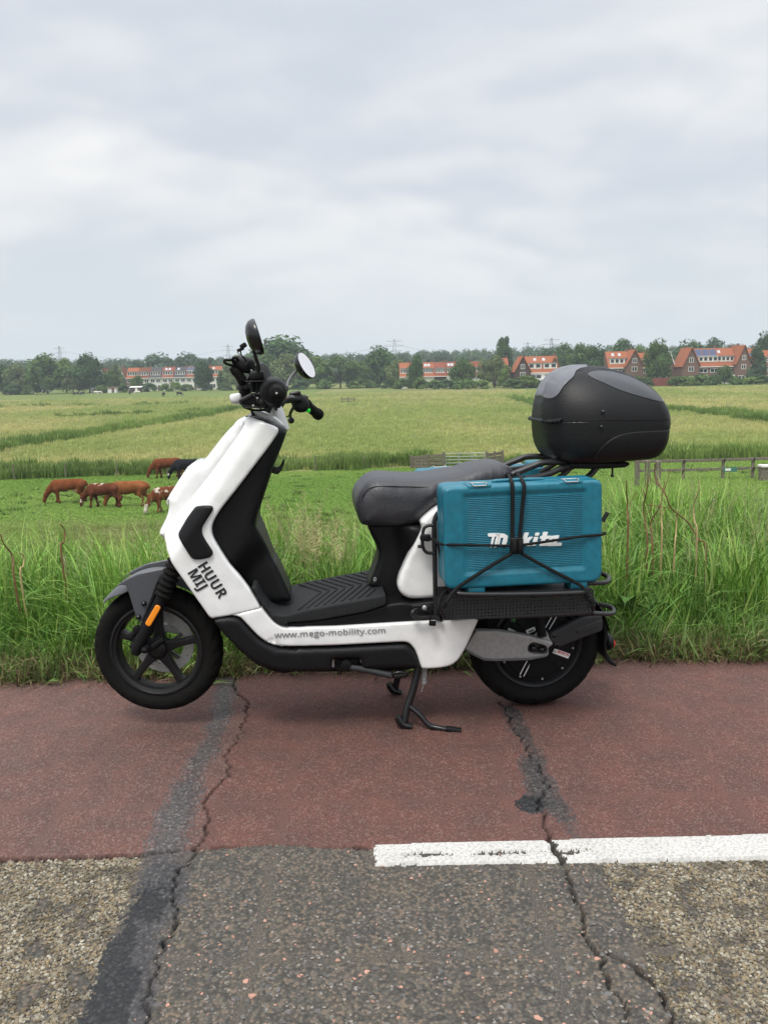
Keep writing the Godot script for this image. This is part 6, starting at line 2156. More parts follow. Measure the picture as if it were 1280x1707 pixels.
func build_body() -> void:
	# white leg shield, left and right
	var shield := MB.new()
	var outline := [Vector2(-0.9625, 1.0601), Vector2(-0.92, 1.0472), Vector2(-0.8741, 1.0279), Vector2(-0.8629, 1.0214), Vector2(-0.8627, 1.0102), Vector2(-0.8683, 0.9998), Vector2(-0.8961, 0.962), Vector2(-0.9403, 0.9077), Vector2(-0.9885, 0.8483), Vector2(-1.0219, 0.8084), Vector2(-1.0479, 0.7782), Vector2(-1.0706, 0.7457), Vector2(-1.0803, 0.7262), Vector2(-1.0833, 0.7047), Vector2(-1.0792, 0.6828), Vector2(-1.065, 0.6532), Vector2(-1.0328, 0.5946), Vector2(-0.9995, 0.5522), Vector2(-0.9664, 0.4999), Vector2(-0.9402, 0.4472), Vector2(-1.027, 0.4296), Vector2(-1.1024, 0.4205), Vector2(-1.1413, 0.4864), Vector2(-1.1798, 0.5508), Vector2(-1.2115, 0.6041), Vector2(-1.2414, 0.6807), Vector2(-1.2236, 0.6342), Vector2(-1.2386, 0.671), Vector2(-1.2416, 0.7), Vector2(-1.2361, 0.7105), Vector2(-1.1916, 0.7573), Vector2(-1.1433, 0.8108), Vector2(-1.0952, 0.8659), Vector2(-1.0507, 0.9209), Vector2(-1.0211, 0.9587), Vector2(-0.9915, 0.998), Vector2(-0.9691, 1.0305)]
	moulded(shield, rounded(outline, 0.012, 3), shield_half, func(q): return minf(shield_half(q) - 0.03, 0.15), 0.009, 0.013)
	panel_pair("leg_shield", shield, M.white_paint)
	# lower white side skirt
	var skirt := MB.new()
	moulded(skirt, rounded([Vector2(-1.1005, 0.4241), Vector2(-1.0255, 0.4332), Vector2(-0.9392, 0.4507), Vector2(-0.9241, 0.4284), Vector2(-0.9054, 0.4042), Vector2(-0.8846, 0.3874), Vector2(-0.8632, 0.3811), Vector2(-0.82, 0.3778), Vector2(-0.7926, 0.379), Vector2(-0.7064, 0.3759), Vector2(-0.5324, 0.3782), Vector2(-0.4388, 0.3791), Vector2(-0.3624, 0.3796), Vector2(-0.2268, 0.3791), Vector2(-0.2501, 0.3321), Vector2(-0.2753, 0.2831), Vector2(-0.3011, 0.2426), Vector2(-0.3221, 0.2252), Vector2(-0.346, 0.2179), Vector2(-0.3817, 0.2149), Vector2(-0.4263, 0.216), Vector2(-0.4461, 0.281), Vector2(-0.4634, 0.3051), Vector2(-0.4809, 0.312), Vector2(-0.5337, 0.3123), Vector2(-0.7084, 0.3116), Vector2(-0.8523, 0.3154), Vector2(-0.9036, 0.3216), Vector2(-0.9371, 0.3378), Vector2(-0.8767, 0.3148), Vector2(-0.9196, 0.3265), Vector2(-0.9543, 0.3547), Vector2(-0.9882, 0.3959), Vector2(-1.0083, 0.4212), Vector2(-1.0293, 0.4289), Vector2(-1.0613, 0.4282), Vector2(-1.099, 0.42)], 0.008, 3),
		func(q): return 0.182 - 0.03 * smoothstep(-0.32, -0.16, q.x) * smoothstep(0.20, 0.30, q.y) , func(_q): return 0.14, 0.009, 0.013)
	panel_pair("side_skirt", skirt, M.white_paint)
	# nose between the shields
	var nose := MB.new()
	moulded(nose, rounded([Vector2(-0.9904, 1.0512), Vector2(-0.9338, 1.0447), Vector2(-0.9053, 0.996), Vector2(-0.9537, 0.9278), Vector2(-1.0394, 0.8122), Vector2(-1.1324, 0.7072), Vector2(-1.2233, 0.6466), Vector2(-1.2474, 0.6664), Vector2(-1.2631, 0.6821), Vector2(-1.2608, 0.6951), Vector2(-1.2418, 0.727), Vector2(-1.2294, 0.7575), Vector2(-1.2266, 0.7778), Vector2(-1.2276, 0.7964), Vector2(-1.2164, 0.8152), Vector2(-1.1848, 0.8614), Vector2(-1.1543, 0.9034), Vector2(-1.1405, 0.9114), Vector2(-1.1106, 0.9127), Vector2(-1.0674, 0.9659), Vector2(-1.0261, 1.0131), Vector2(-1.0111, 1.025)], 0.02, 3),
		func(q): return 0.108 - 0.02 * smoothstep(0.6, 1.05, q.y), func(q): return -0.108 + 0.02 * smoothstep(0.6, 1.05, q.y), 0.03, 0.015)
	piece("nose_cover", nose, M.white_paint)
	var lamp := MB.new()
	moulded(lamp, rounded([Vector2(-1.1606, 0.8992), Vector2(-1.1533, 0.8997), Vector2(-1.1856, 0.8476), Vector2(-1.2216, 0.7981), Vector2(-1.2323, 0.7739), Vector2(-1.2351, 0.7702), Vector2(-1.2361, 0.7891), Vector2(-1.2247, 0.8083), Vector2(-1.1925, 0.8554)], 0.006, 3), func(_q): return 0.07, func(_q): return -0.07, 0.012, 0.012)
	piece("headlight", lamp, M.clear_lens)
	# black knee panel inside the shield
	var knee := MB.new()
	moulded(knee, rounded([Vector2(-0.9085, 1.0465), Vector2(-0.867, 1.0284), Vector2(-0.8377, 1.0099), Vector2(-0.8438, 0.9887), Vector2(-0.8564, 0.9587), Vector2(-0.8713, 0.9251), Vector2(-0.885, 0.8967), Vector2(-0.8958, 0.8682), Vector2(-0.9072, 0.8359), Vector2(-0.9202, 0.8), Vector2(-0.9356, 0.7603), Vector2(-0.9489, 0.7205), Vector2(-0.9489, 0.7057), Vector2(-0.9324, 0.6719), Vector2(-0.9004, 0.5785), Vector2(-0.8934, 0.5721), Vector2(-0.8636, 0.4991), Vector2(-0.8458, 0.4496), Vector2(-0.8514, 0.4377), Vector2(-0.8846, 0.4354), Vector2(-0.9213, 0.4333), Vector2(-0.957, 0.4502), Vector2(-0.9977, 0.5127), Vector2(-1.0575, 0.6125), Vector2(-1.0848, 0.6371), Vector2(-1.1103, 0.6935), Vector2(-1.0932, 0.7441), Vector2(-1.0327, 0.8147), Vector2(-0.9235, 0.9481)], 0.02, 3),
		func(q): return 0.15 - 0.06 * smoothstep(0.0, 0.12, q.x - lerpf(-0.99, -0.86, clampf((q.y - 0.62) / 0.4, 0, 1)) + 0.02 + 0.1 * smoothstep(0.66, 0.5, q.y)), func(q): return -0.15 + 0.06 * smoothstep(0.0, 0.12, q.x - lerpf(-0.99, -0.86, clampf((q.y - 0.62) / 0.4, 0, 1)) + 0.02), 0.022, 0.015)
	piece("knee_panel", knee, M.black_plastic)
	var collar := MB.new()
	moulded(collar, rounded([Vector2(-0.9644, 1.0605), Vector2(-0.9206, 1.0502), Vector2(-0.875, 1.0332), Vector2(-0.8522, 1.0233), Vector2(-0.8401, 1.0115), Vector2(-0.8438, 1.008), Vector2(-0.8702, 1.0195), Vector2(-0.9138, 1.0428), Vector2(-0.9666, 1.0535)], 0.006, 3), func(_q): return 0.12, func(_q): return -0.12, 0.008, 0.012)
	piece("collar", collar, M.black_gloss)
	var hook := MB.new()
	moulded(hook, rounded([Vector2(-0.8922, 0.8827), Vector2(-0.8756, 0.8811), Vector2(-0.8668, 0.8864), Vector2(-0.8598, 0.9013), Vector2(-0.8546, 0.9094), Vector2(-0.8518, 0.9067), Vector2(-0.8538, 0.8936), Vector2(-0.8609, 0.8749), Vector2(-0.8688, 0.8631), Vector2(-0.8784, 0.8566), Vector2(-0.9005, 0.8641)], 0.004, 3), func(_q): return 0.012, func(_q): return -0.012, 0.004, 0.006)
	piece("bag_hook", hook, M.black_gloss)
	# chevron shaped black insert on the shield
	var chev := MB.new()
	moulded(chev, rounded([Vector2(-1.1302, 0.7833), Vector2(-1.1024, 0.7876), Vector2(-1.08, 0.7876), Vector2(-1.0727, 0.7813), Vector2(-1.0757, 0.7707), Vector2(-1.0964, 0.7412), Vector2(-1.1115, 0.7185), Vector2(-1.1119, 0.6989), Vector2(-1.1001, 0.6733), Vector2(-1.0826, 0.6437), Vector2(-1.0822, 0.6329), Vector2(-1.0907, 0.6231), Vector2(-1.1207, 0.6171), Vector2(-1.1416, 0.6179), Vector2(-1.1515, 0.6267), Vector2(-1.1733, 0.6672), Vector2(-1.1874, 0.691), Vector2(-1.1878, 0.7018), Vector2(-1.179, 0.7157), Vector2(-1.1581, 0.7488)], 0.008, 3), func(q): return shield_half(q) + 0.012, func(q): return shield_half(q) - 0.01, 0.008, 0.009)
	var ch := panel_pair("shield_insert", chev, M.black_plastic)
	# text on the shield
	var up := (Vector3(-1.1447, 0.596, 0.184) - Vector3(-1.0842, 0.4883, 0.184)).normalized()
	var base := -Vector3(up.x, up.y, 0.0).normalized()
	var ub := Vector3(-base.y, base.x, 0)
	var le := Transform3D(Basis(base, ub, Vector3.BACK), Vector3(-1.1445, 0.593, 0.184))
	letters("HUUR", 0.0335, M.decal_black, ch, "lettering", le, 700)
	letters("MIJ", 0.0335, M.decal_black, ch, "lettering", Transform3D(Basis(base, ub, Vector3.BACK), Vector3(-1.1768, 0.5726, 0.184)), 700)
	var wb := (Vector3(-0.5393, 0.3418, 0.184) - Vector3(-0.9013, 0.3432, 0.184)).normalized()
	wb = Vector3(wb.x, wb.y, 0).normalized()
	letters("www.mego-mobility.com", 0.0185, M.decal_grey, ch, "lettering", Transform3D(Basis(wb * 1.25, Vector3(-wb.y, wb.x, 0), Vector3.BACK), Vector3(-0.9025, 0.3429, 0.1845)), 400)
	# black lower skirt
	var low := MB.new()
	moulded(low, rounded([Vector2(-1.0962, 0.4181), Vector2(-1.0605, 0.4241), Vector2(-1.0287, 0.4244), Vector2(-1.0113, 0.418), Vector2(-0.9911, 0.3936), Vector2(-0.9575, 0.3506), Vector2(-0.9193, 0.3219), Vector2(-0.8767, 0.3095), Vector2(-0.8227, 0.3048), Vector2(-0.9035, 0.3143), Vector2(-0.8524, 0.308), Vector2(-0.7089, 0.3042), Vector2(-0.5348, 0.3048), Vector2(-0.4822, 0.3051), Vector2(-0.4647, 0.2994), Vector2(-0.4474, 0.2772), Vector2(-0.427, 0.221), Vector2(-0.4777, 0.2225), Vector2(-0.5598, 0.2252), Vector2(-0.6211, 0.2285), Vector2(-0.626, 0.2635), Vector2(-0.7187, 0.2672), Vector2(-0.7217, 0.2285), Vector2(-0.8554, 0.2304), Vector2(-0.9408, 0.2435), Vector2(-0.8256, 0.2275), Vector2(-0.8798, 0.2328), Vector2(-0.9262, 0.2468), Vector2(-0.9615, 0.2639), Vector2(-0.996, 0.2923), Vector2(-1.03, 0.328), Vector2(-1.0635, 0.3673), Vector2(-1.0833, 0.3944)], 0.012, 3),
		func(_q): return 0.19, func(_q): return 0.09, 0.016, 0.013)
	panel_pair("lower_skirt", low, M.black_plastic)
	var belly := MB.new()
	moulded(belly, rounded([Vector2(-1.0596, 0.3663), Vector2(-1.0018, 0.3362), Vector2(-0.9298, 0.2815), Vector2(-0.8564, 0.2616), Vector2(-0.4704, 0.2477), Vector2(-0.4283, 0.1946), Vector2(-0.5264, 0.1903), Vector2(-0.8586, 0.2051), Vector2(-0.8843, 0.1999), Vector2(-0.9692, 0.2362), Vector2(-1.0334, 0.2987)], 0.01), func(_q): return 0.12, func(_q): return -0.12, 0.01, 0.02)
	piece("belly_pan", belly, M.black_matt)
	# footboard rubber mat, lifted at its rear
	var fb := MB.new()
	moulded(fb, rounded([Vector2(-0.9695, 0.5191), Vector2(-0.9553, 0.521), Vector2(-0.9377, 0.4788), Vector2(-0.9143, 0.4435), Vector2(-0.89, 0.4252), Vector2(-0.865, 0.4225), Vector2(-0.8179, 0.4323), Vector2(-0.7904, 0.4381), Vector2(-0.6755, 0.4553), Vector2(-0.5396, 0.4757), Vector2(-0.5384, 0.4501), Vector2(-0.5432, 0.4408), Vector2(-0.6131, 0.4208), Vector2(-0.7632, 0.4), Vector2(-0.8603, 0.3976), Vector2(-0.8558, 0.3846), Vector2(-0.8807, 0.3896), Vector2(-0.9051, 0.4084), Vector2(-0.9317, 0.4526)], 0.005, 3), func(_q): return 0.186, func(_q): return -0.186, 0.006, 0.014)
	var fbo := piece("footboard_mat", fb, M.mat_rubber)
	var lines := [[d4_point(140, 212, 0.1), d4_point(320, 185, -0.02), d4_point(580, 40, -0.16)]]
	var far := Vector3(-0.5657, 0.4716, 0.185)
	var near := Vector3(-0.8592, 0.4266, 0.185)
	var along := (far - near)
	var wid := 0.37
	for k in 9:
		var t0 := 0.12 + 0.095 * k
		for s in [1.0, -1.0]:
			var gr := MB.new()
			var a := near + along * minf(t0, 1.0)
			var b := near + along * minf(t0 + 0.26, 0.99)
			var p := Vector3(b.x, b.y + 0.002, 0.005 * s)
			var q := Vector3(a.x, a.y + 0.002, 0.165 * s)
			if t0 + 0.26 > 0.99:
				var f := (0.99 - t0) / 0.26
				p = Vector3(b.x, b.y + 0.002, lerpf(0.165, 0.005, f) * s)
			gr.bar(q, p, 0.006, 0.004, 0.001)
			piece("tread_ridge", gr, M.mat_rubber, fbo, false)
	# black frame under the mat
	var fr := MB.new()
	moulded(fr, rounded([Vector2(-0.8841, 0.3902), Vector2(-0.7631, 0.3963), Vector2(-0.6118, 0.416), Vector2(-0.5356, 0.4383), Vector2(-0.4829, 0.4431), Vector2(-0.4536, 0.4369), Vector2(-0.3741, 0.4428), Vector2(-0.2944, 0.4331), Vector2(-0.2201, 0.3962), Vector2(-0.2219, 0.3688), Vector2(-0.437, 0.3683), Vector2(-0.7062, 0.367), Vector2(-0.8675, 0.375)], 0.006, 3), func(_q): return 0.168, func(_q): return -0.168, 0.01, 0.015)
	piece("floor_frame", fr, M.black_plastic)
	var rec := MB.new()
	slab(rec, rounded([Vector2(-0.4518, 0.4339), Vector2(-0.3869, 0.4315), Vector2(-0.3777, 0.4278), Vector2(-0.3779, 0.4075), Vector2(-0.3759, 0.3772), Vector2(-0.4436, 0.3817), Vector2(-0.4539, 0.3973), Vector2(-0.4535, 0.4274)], 0.006), 0.16, 0.1715, 0.003, 0.01)
	piece("recess_cover", rec, M.black_gloss)
	# black body under the seat
	var sb := MB.new()
	moulded(sb, rounded([Vector2(-0.5906, 0.6932), Vector2(-0.5308, 0.6919), Vector2(-0.4167, 0.6898), Vector2(-0.4075, 0.6785), Vector2(-0.3449, 0.7293), Vector2(-0.2577, 0.7386), Vector2(-0.1889, 0.7174), Vector2(-0.1888, 0.4366), Vector2(-0.2589, 0.4074), Vector2(-0.4741, 0.3965), Vector2(-0.5364, 0.4172), Vector2(-0.5419, 0.4528), Vector2(-0.5851, 0.4739), Vector2(-0.5874, 0.4804), Vector2(-0.5749, 0.5086), Vector2(-0.5612, 0.5413), Vector2(-0.5502, 0.5772), Vector2(-0.5494, 0.5993), Vector2(-0.5718, 0.6441)], 0.015, 3),
		func(q): return 0.145 - 0.075 * smoothstep(0.075, 0.0, q.x - lerpf(-0.575, -0.52, clampf((0.74 - q.y) / 0.2, 0, 1)) - 0.04), func(q): return -0.145 + 0.075 * smoothstep(0.075, 0.0, q.x - lerpf(-0.575, -0.52, clampf((0.74 - q.y) / 0.2, 0, 1)) - 0.04), 0.02, 0.015)
	piece("seat_base", sb, M.black_plastic)
	var badge := letters("O", 0.013, M.alloy, bike, "badge", Transform3D(Basis(Vector3(0.75, 0.1, 0.66), Vector3(0.25, 0.95, -0.15), Vector3(-0.6, 0.2, 0.77)).orthonormalized(), Vector3(-0.5734, 0.4939, 0.088)), 700)
	# white rear side panels
	var rs := MB.new()
	moulded(rs, rounded([Vector2(-0.424, 0.7054), Vector2(-0.4101, 0.7208), Vector2(-0.3825, 0.7428), Vector2(-0.3518, 0.7616), Vector2(-0.3152, 0.7756), Vector2(-0.2295, 0.7879), Vector2(-0.1064, 0.7898), Vector2(0.0492, 0.7722), Vector2(0.0874, 0.7337), Vector2(0.0667, 0.6596), Vector2(-0.0422, 0.5696), Vector2(-0.1672, 0.4799), Vector2(-0.2612, 0.4459), Vector2(-0.3811, 0.4457), Vector2(-0.4538, 0.4462), Vector2(-0.4753, 0.4551), Vector2(-0.4904, 0.4697), Vector2(-0.4968, 0.4883), Vector2(-0.4976, 0.4993), Vector2(-0.4925, 0.5227), Vector2(-0.475, 0.5626), Vector2(-0.4372, 0.6387), Vector2(-0.4136, 0.6866)], 0.012, 3),
		func(q): return 0.168 - 0.05 * smoothstep(0.1, 0.45, q.x) - 0.014 * smoothstep(0.0, 0.1, 0.66 - q.y + 0.28 * (q.x + 0.45)), func(_q): return 0.09, 0.018, 0.016)
	panel_pair("rear_side_panel", rs, M.white_paint)
	var tail := MB.new()
	moulded(tail, rounded([Vector2(0.1443, 0.7731), Vector2(0.1978, 0.765), Vector2(0.21, 0.697), Vector2(0.1684, 0.6348), Vector2(0.1149, 0.6261)], 0.01), func(_q): return 0.09, func(_q): return -0.09, 0.012, 0.014)
	piece("tail_light", tail, M.red)
	# seat
	var se := MB.new()
	moulded(se, rounded([Vector2(-0.6063, 0.6901), Vector2(-0.6157, 0.7076), Vector2(-0.6242, 0.7329), Vector2(-0.6285, 0.7579), Vector2(-0.6259, 0.7841), Vector2(-0.614, 0.8069), Vector2(-0.5999, 0.8218), Vector2(-0.5858, 0.8352), Vector2(-0.5626, 0.8464), Vector2(-0.538, 0.8493), Vector2(-0.489, 0.8447), Vector2(-0.4336, 0.8398), Vector2(-0.3717, 0.8418), Vector2(-0.322, 0.8483), Vector2(-0.2784, 0.8546), Vector2(-0.2678, 0.8566), Vector2(-0.2397, 0.8663), Vector2(-0.2116, 0.8738), Vector2(-0.1834, 0.8785), Vector2(-0.1439, 0.8795), Vector2(-0.1157, 0.8731), Vector2(-0.0957, 0.8551), Vector2(-0.0842, 0.8323), Vector2(-0.0869, 0.8098), Vector2(-0.138, 0.7946), Vector2(-0.2286, 0.792), Vector2(-0.285, 0.7799), Vector2(-0.3414, 0.7593), Vector2(-0.3603, 0.7437), Vector2(-0.3855, 0.7211), Vector2(-0.4044, 0.7045), Vector2(-0.4281, 0.6862), Vector2(-0.4794, 0.6853), Vector2(-0.5446, 0.6868)], 0.03, 3),
		func(q): return lerpf(0.145, 0.105, smoothstep(-0.35, 0.1, q.x)), func(q): return -lerpf(0.145, 0.105, smoothstep(-0.35, 0.1, q.x)), 0.052, 0.015)
	var seat := piece("seat", se, M.seat)
	var seam := MB.new()
	var run := []
	for q in [Vector3(-0.6063, 0.7714, 0.132), Vector3(-0.6011, 0.7957, 0.132), Vector3(-0.5887, 0.8122, 0.133), Vector3(-0.569, 0.8216, 0.135), Vector3(-0.5449, 0.8238, 0.137), Vector3(-0.5057, 0.8225, 0.139), Vector3(-0.4571, 0.8199, 0.139), Vector3(-0.4081, 0.8162, 0.137), Vector3(-0.3619, 0.8156, 0.135), Vector3(-0.3214, 0.8169, 0.132)]: run.append(q)
	seam.tube(spline(run, 6), 0.0014, 6)
	piece("seam", seam, M.black_matt, seat)
	piece("seam", mirrored(seam), M.black_matt, seat)
	var hump := MB.new()
	var hm := []
	for q in [Vector3(-0.2374, 0.8489, 0), Vector3(-0.2224, 0.8612, 0.07), Vector3(-0.2059, 0.8519, 0.1), Vector3(-0.2017, 0.8376, 0.112)]: hm.append(q)
	hump.tube(spline(hm, 6), 0.002, 6)
	piece("seam", hump, M.black_matt, seat)

func d4_point(_x: float, _y: float, _z: float) -> Vector3: return Vector3.ZERO

func mirror_on(at: Vector3, axis: Vector3, called: String) -> void:
	var t := frame_at(at, axis)
	var sh := MB.new()
	sh.lathe([Vector2(0.0495, 0.0), Vector2(0.0515, 0.002), Vector2(0.053, 0.0), Vector2(0.053, -0.007), Vector2(0.049, -0.018), Vector2(0.038, -0.028), Vector2(0.022, -0.034), Vector2(0.0, -0.036)], t, 40)
	var s := piece(called, sh, M.black_gloss)
	var gl := MB.new()
	gl.lathe([Vector2(0.0, 0.0008), Vector2(0.0495, 0.0004), Vector2(0.0495, -0.004)], t, 40, 0.0, TAU, true)
	piece("glass", gl, M.mirror_glass, s)

func build_handlebar() -> void:
	var neck := MB.new()
	neck.tube([Vector3(-0.8588, 1.0016, 0), Vector3(-0.8747, 1.0637, 0), Vector3(-0.8828, 1.0884, 0)], [0.028, 0.026, 0.022], 24)
	piece("steering_neck", neck, M.silver)
	var head := MB.new()
	moulded(head, rounded([Vector2(-0.9518, 1.0746), Vector2(-0.9246, 1.0739), Vector2(-0.898, 1.0596), Vector2(-0.8741, 1.0499), Vector2(-0.8507, 1.0279), Vector2(-0.8408, 1.0093), Vector2(-0.8441, 1.0017), Vector2(-0.8753, 1.0225), Vector2(-0.917, 1.0403), Vector2(-0.9349, 1.0484)], 0.006), func(_q): return 0.04, func(_q): return -0.04, 0.008, 0.01)
	piece("neck_cover", head, M.silver)
	var rod := MB.new()
	rod.tube(spline([Vector3(-0.9503, 1.0746, 0.03), Vector3(-0.9465, 1.0578, 0.03), Vector3(-0.9349, 1.0484, 0.03)], 5), 0.005, 8)
	piece("cable", rod, M.black_matt)
	var ring := MB.new()
	ring.tube([Vector3(-0.8878, 1.0995, 0.05), Vector3(-0.9028, 1.0667, 0.05)], [0.014, 0.013], 16)
	piece("lock_barrel", ring, M.black_gloss)
	# bar
	var bar := MB.new()
	bar.tube(spline([Vector3(-0.8565, 1.1301, 0.34), Vector3(-0.8647, 1.1222, 0.24), Vector3(-0.874, 1.1118, 0.12), Vector3(-0.8731, 1.1005, 0), Vector3(-0.8484, 1.0965, -0.1), Vector3(-0.7953, 1.0919, -0.2), Vector3(-0.7358, 1.0365, -0.36)], 6), 0.011, 14)
	piece("handlebar", bar, M.black_matt)
	var lg := MB.new()
	var ax := Vector3(0.02, -0.02, 1.0)
	lg.lathe([Vector2(0.0, 0.008), Vector2(0.006, 0.008), Vector2(0.0075, 0.005), Vector2(0.016, 0.004), Vector2(0.0185, 0.0), Vector2(0.0185, -0.01), Vector2(0.0165, -0.012), Vector2(0.0175, -0.09), Vector2(0.023, -0.1), Vector2(0.024, -0.108), Vector2(0.02, -0.112), Vector2(0.02, -0.14)], frame_at(Vector3(-0.8564, 1.133, 0.37), ax), 32)
	var g1 := piece("grip", lg, M.rubber)
	var bolt := MB.new()
	bolt.lathe([Vector2(0.0, 0.011), Vector2(0.003, 0.011), Vector2(0.0036, 0.008)], frame_at(Vector3(-0.8559, 1.133, 0.37), ax), 12)
	piece("bar_end_bolt", bolt, M.steel, g1)
	var sw := MB.new()
	sw.lathe([Vector2(0.0, 0.03), Vector2(0.03, 0.03), Vector2(0.036, 0.026), Vector2(0.041, 0.01), Vector2(0.043, -0.02), Vector2(0.038, -0.05), Vector2(0.0, -0.055)], frame_at(Vector3(-0.8705, 1.1352, 0.22), Vector3(0.1, -0.05, 1.0)), 32)
	piece("switch_housing", sw, M.black_plastic)
	var sw2 := MB.new()
	sw2.box(Vector3(-0.888, 1.1103, 0.2), Vector3(0.06, 0.03, 0.05), Basis(Vector3.BACK, 0.4), 0.008)
	sw2.box(Vector3(-0.8649, 1.1101, 0.21), Vector3(0.045, 0.05, 0.05), Basis(Vector3.BACK, -0.5), 0.01)
	piece("switch_block", sw2, M.black_plastic)
	# right grip with throttle housing
	var rg := MB.new()
	var gi := Vector3(-0.7778, 1.0765, -0.25)
	var ge := Vector3(-0.7306, 1.0324, -0.37)
	rg.tube([gi, gi.lerp(ge, 0.1), gi.lerp(ge, 0.12), gi.lerp(ge, 0.85), gi.lerp(ge, 0.88), gi.lerp(ge, 1.0), ge + (ge - gi) * 0.06], [0.022, 0.022, 0.0175, 0.0185, 0.0215, 0.0215, 0.013], 20)
	var g2 := piece("grip", rg, M.rubber)
	var gs := MB.new()
	gs.box(Vector3(-0.7757, 1.0585, -0.2), Vector3(0.03, 0.0135, 0.01), Basis(Vector3.BACK, -0.25), 0.0018)
	piece("green_sticker", gs, M.green, g2)
	var th := MB.new()
	moulded(th, rounded([Vector2(-0.8273, 1.1157), Vector2(-0.8074, 1.1201), Vector2(-0.7814, 1.1113), Vector2(-0.7656, 1.0912), Vector2(-0.7631, 1.0681), Vector2(-0.777, 1.0503), Vector2(-0.8035, 1.0493), Vector2(-0.8196, 1.0596), Vector2(-0.8286, 1.0829)], 0.012), func(_q): return -0.185, func(_q): return -0.235, 0.014, 0.008)
	piece("throttle_housing", th, M.black_plastic)
	var arm := MB.new()
	moulded(arm, rounded([Vector2(-0.8732, 1.0733), Vector2(-0.8647, 1.0874), Vector2(-0.8513, 1.1045), Vector2(-0.835, 1.1137), Vector2(-0.8159, 1.1132), Vector2(-0.81, 1.1036), Vector2(-0.826, 1.0992), Vector2(-0.8456, 1.087), Vector2(-0.8592, 1.065)], 0.008), func(_q): return -0.05, func(_q): return -0.17, 0.01, 0.008)
	piece("bar_bracket", arm, M.grey_plastic)
	var red := MB.new()
	red.box(Vector3(-0.8481, 1.1109, -0.02), Vector3(0.018, 0.018, 0.016), Basis(Vector3.BACK, 0.4), 0.004)
	piece("kill_switch", red, M.red)
	var lev := MB.new()
	lev.tube(spline([Vector3(-0.8193, 1.0695, -0.2), Vector3(-0.8304, 1.0519, -0.23), Vector3(-0.8353, 1.0332, -0.27)], 5), 0.006, 8)
	lev.ball(Vector3(-0.8321, 1.0179, -0.3), Vector3(0.0125, 0.0125, 0.0125))
	lev.tube([Vector3(-0.8336, 1.0349, -0.27), Vector3(-0.8321, 1.0196, -0.3)], 0.005, 8)
	lev.tube(spline([Vector3(-0.8347, 1.0393, -0.25), Vector3(-0.8492, 1.0345, -0.22), Vector3(-0.8678, 1.0355, -0.18)], 5), 0.0028, 8)
	piece("brake_lever", lev, M.black_gloss)
	var pip := MB.new()
	pip.box(Vector3(-0.7768, 1.1024, -0.22), Vector3(0.02, 0.015, 0.03), Basis(Vector3.BACK, -0.5), 0.004)
	pip.box(Vector3(-0.8125, 1.117, -0.2), Vector3(0.04, 0.016, 0.03), Basis(Vector3.BACK, 0.1), 0.004)
	pip.box(Vector3(-0.8453, 1.1349, -0.16), Vector3(0.02, 0.025, 0.025), Basis.IDENTITY, 0.005)
	piece("switch_button", pip, M.black_gloss)
	# mirrors
	mirror_on(Vector3(-0.7684, 1.2163, -0.3), Vector3(0.80, 0.44, 0.40), "mirror")
	tubes("mirror_stem", [[Vector3(-0.8057, 1.1969, -0.29), Vector3(-0.826, 1.1741, -0.25), Vector3(-0.8368, 1.1549, -0.22), Vector3(-0.8399, 1.1307, -0.2)]], 0.0048, M.alloy_dark)
	mirror_on(Vector3(-0.9052, 1.2966, 0.27), Vector3(0.95, 0.25, -0.10), "mirror")
	tubes("mirror_stem", [[Vector3(-0.9218, 1.2583, 0.25), Vector3(-0.9167, 1.2339, 0.24), Vector3(-0.9113, 1.2119, 0.23), Vector3(-0.9135, 1.1953, 0.22)]], 0.006, M.black_gloss)
	# phone holder, lamp and cables on the left of the bar
	var br := MB.new()
	br.bar(Vector3(-0.9464, 1.2781, 0.2), Vector3(-0.9645, 1.2673, 0.2), 0.02, 0.014, 0.003)
	br.bar(Vector3(-0.954, 1.2658, 0.2), Vector3(-0.9745, 1.2578, 0.2), 0.014, 0.009, 0.002)
	piece("holder_arm", br, M.black_plastic, null, false)
	tubes("holder_rod", [[Vector3(-0.9752, 1.2551, 0.2), Vector3(-0.963, 1.2404, 0.2)]], 0.0018, M.silver, null, false)
	tubes("holder_cable", [[Vector3(-0.9648, 1.2604, 0.2), Vector3(-0.962, 1.2437, 0.2), Vector3(-0.9508, 1.2298, 0.19), Vector3(-0.9447, 1.196, 0.18), Vector3(-0.9269, 1.1786, 0.16)]], 0.0022, M.black_matt)
	var drum := MB.new()
	drum.lathe([Vector2(0.0, 0.03), Vector2(0.016, 0.03), Vector2(0.022, 0.025), Vector2(0.025, 0.012), Vector2(0.025, -0.02), Vector2(0.02, -0.03), Vector2(0.0, -0.032)], frame_at(Vector3(-0.9579, 1.2176, 0.16), Vector3(0.75, -0.25, 0.6)), 28)
	piece("round_speaker", drum, M.black_plastic)
	tubes("cable_loop", [[Vector3(-0.9774, 1.225, 0.16), Vector3(-0.9933, 1.2309, 0.17), Vector3(-1.0149, 1.2311, 0.18), Vector3(-1.0112, 1.2213, 0.18), Vector3(-0.9899, 1.2139, 0.17), Vector3(-0.974, 1.208, 0.16)], [Vector3(-0.9765, 1.2137, 0.16), Vector3(-0.9894, 1.2223, 0.17), Vector3(-0.9908, 1.2349, 0.18), Vector3(-0.9807, 1.2389, 0.18), Vector3(-0.9723, 1.2248, 0.17), Vector3(-0.9669, 1.2079, 0.16)]], 0.0042, M.black_matt)
	var pack := MB.new()
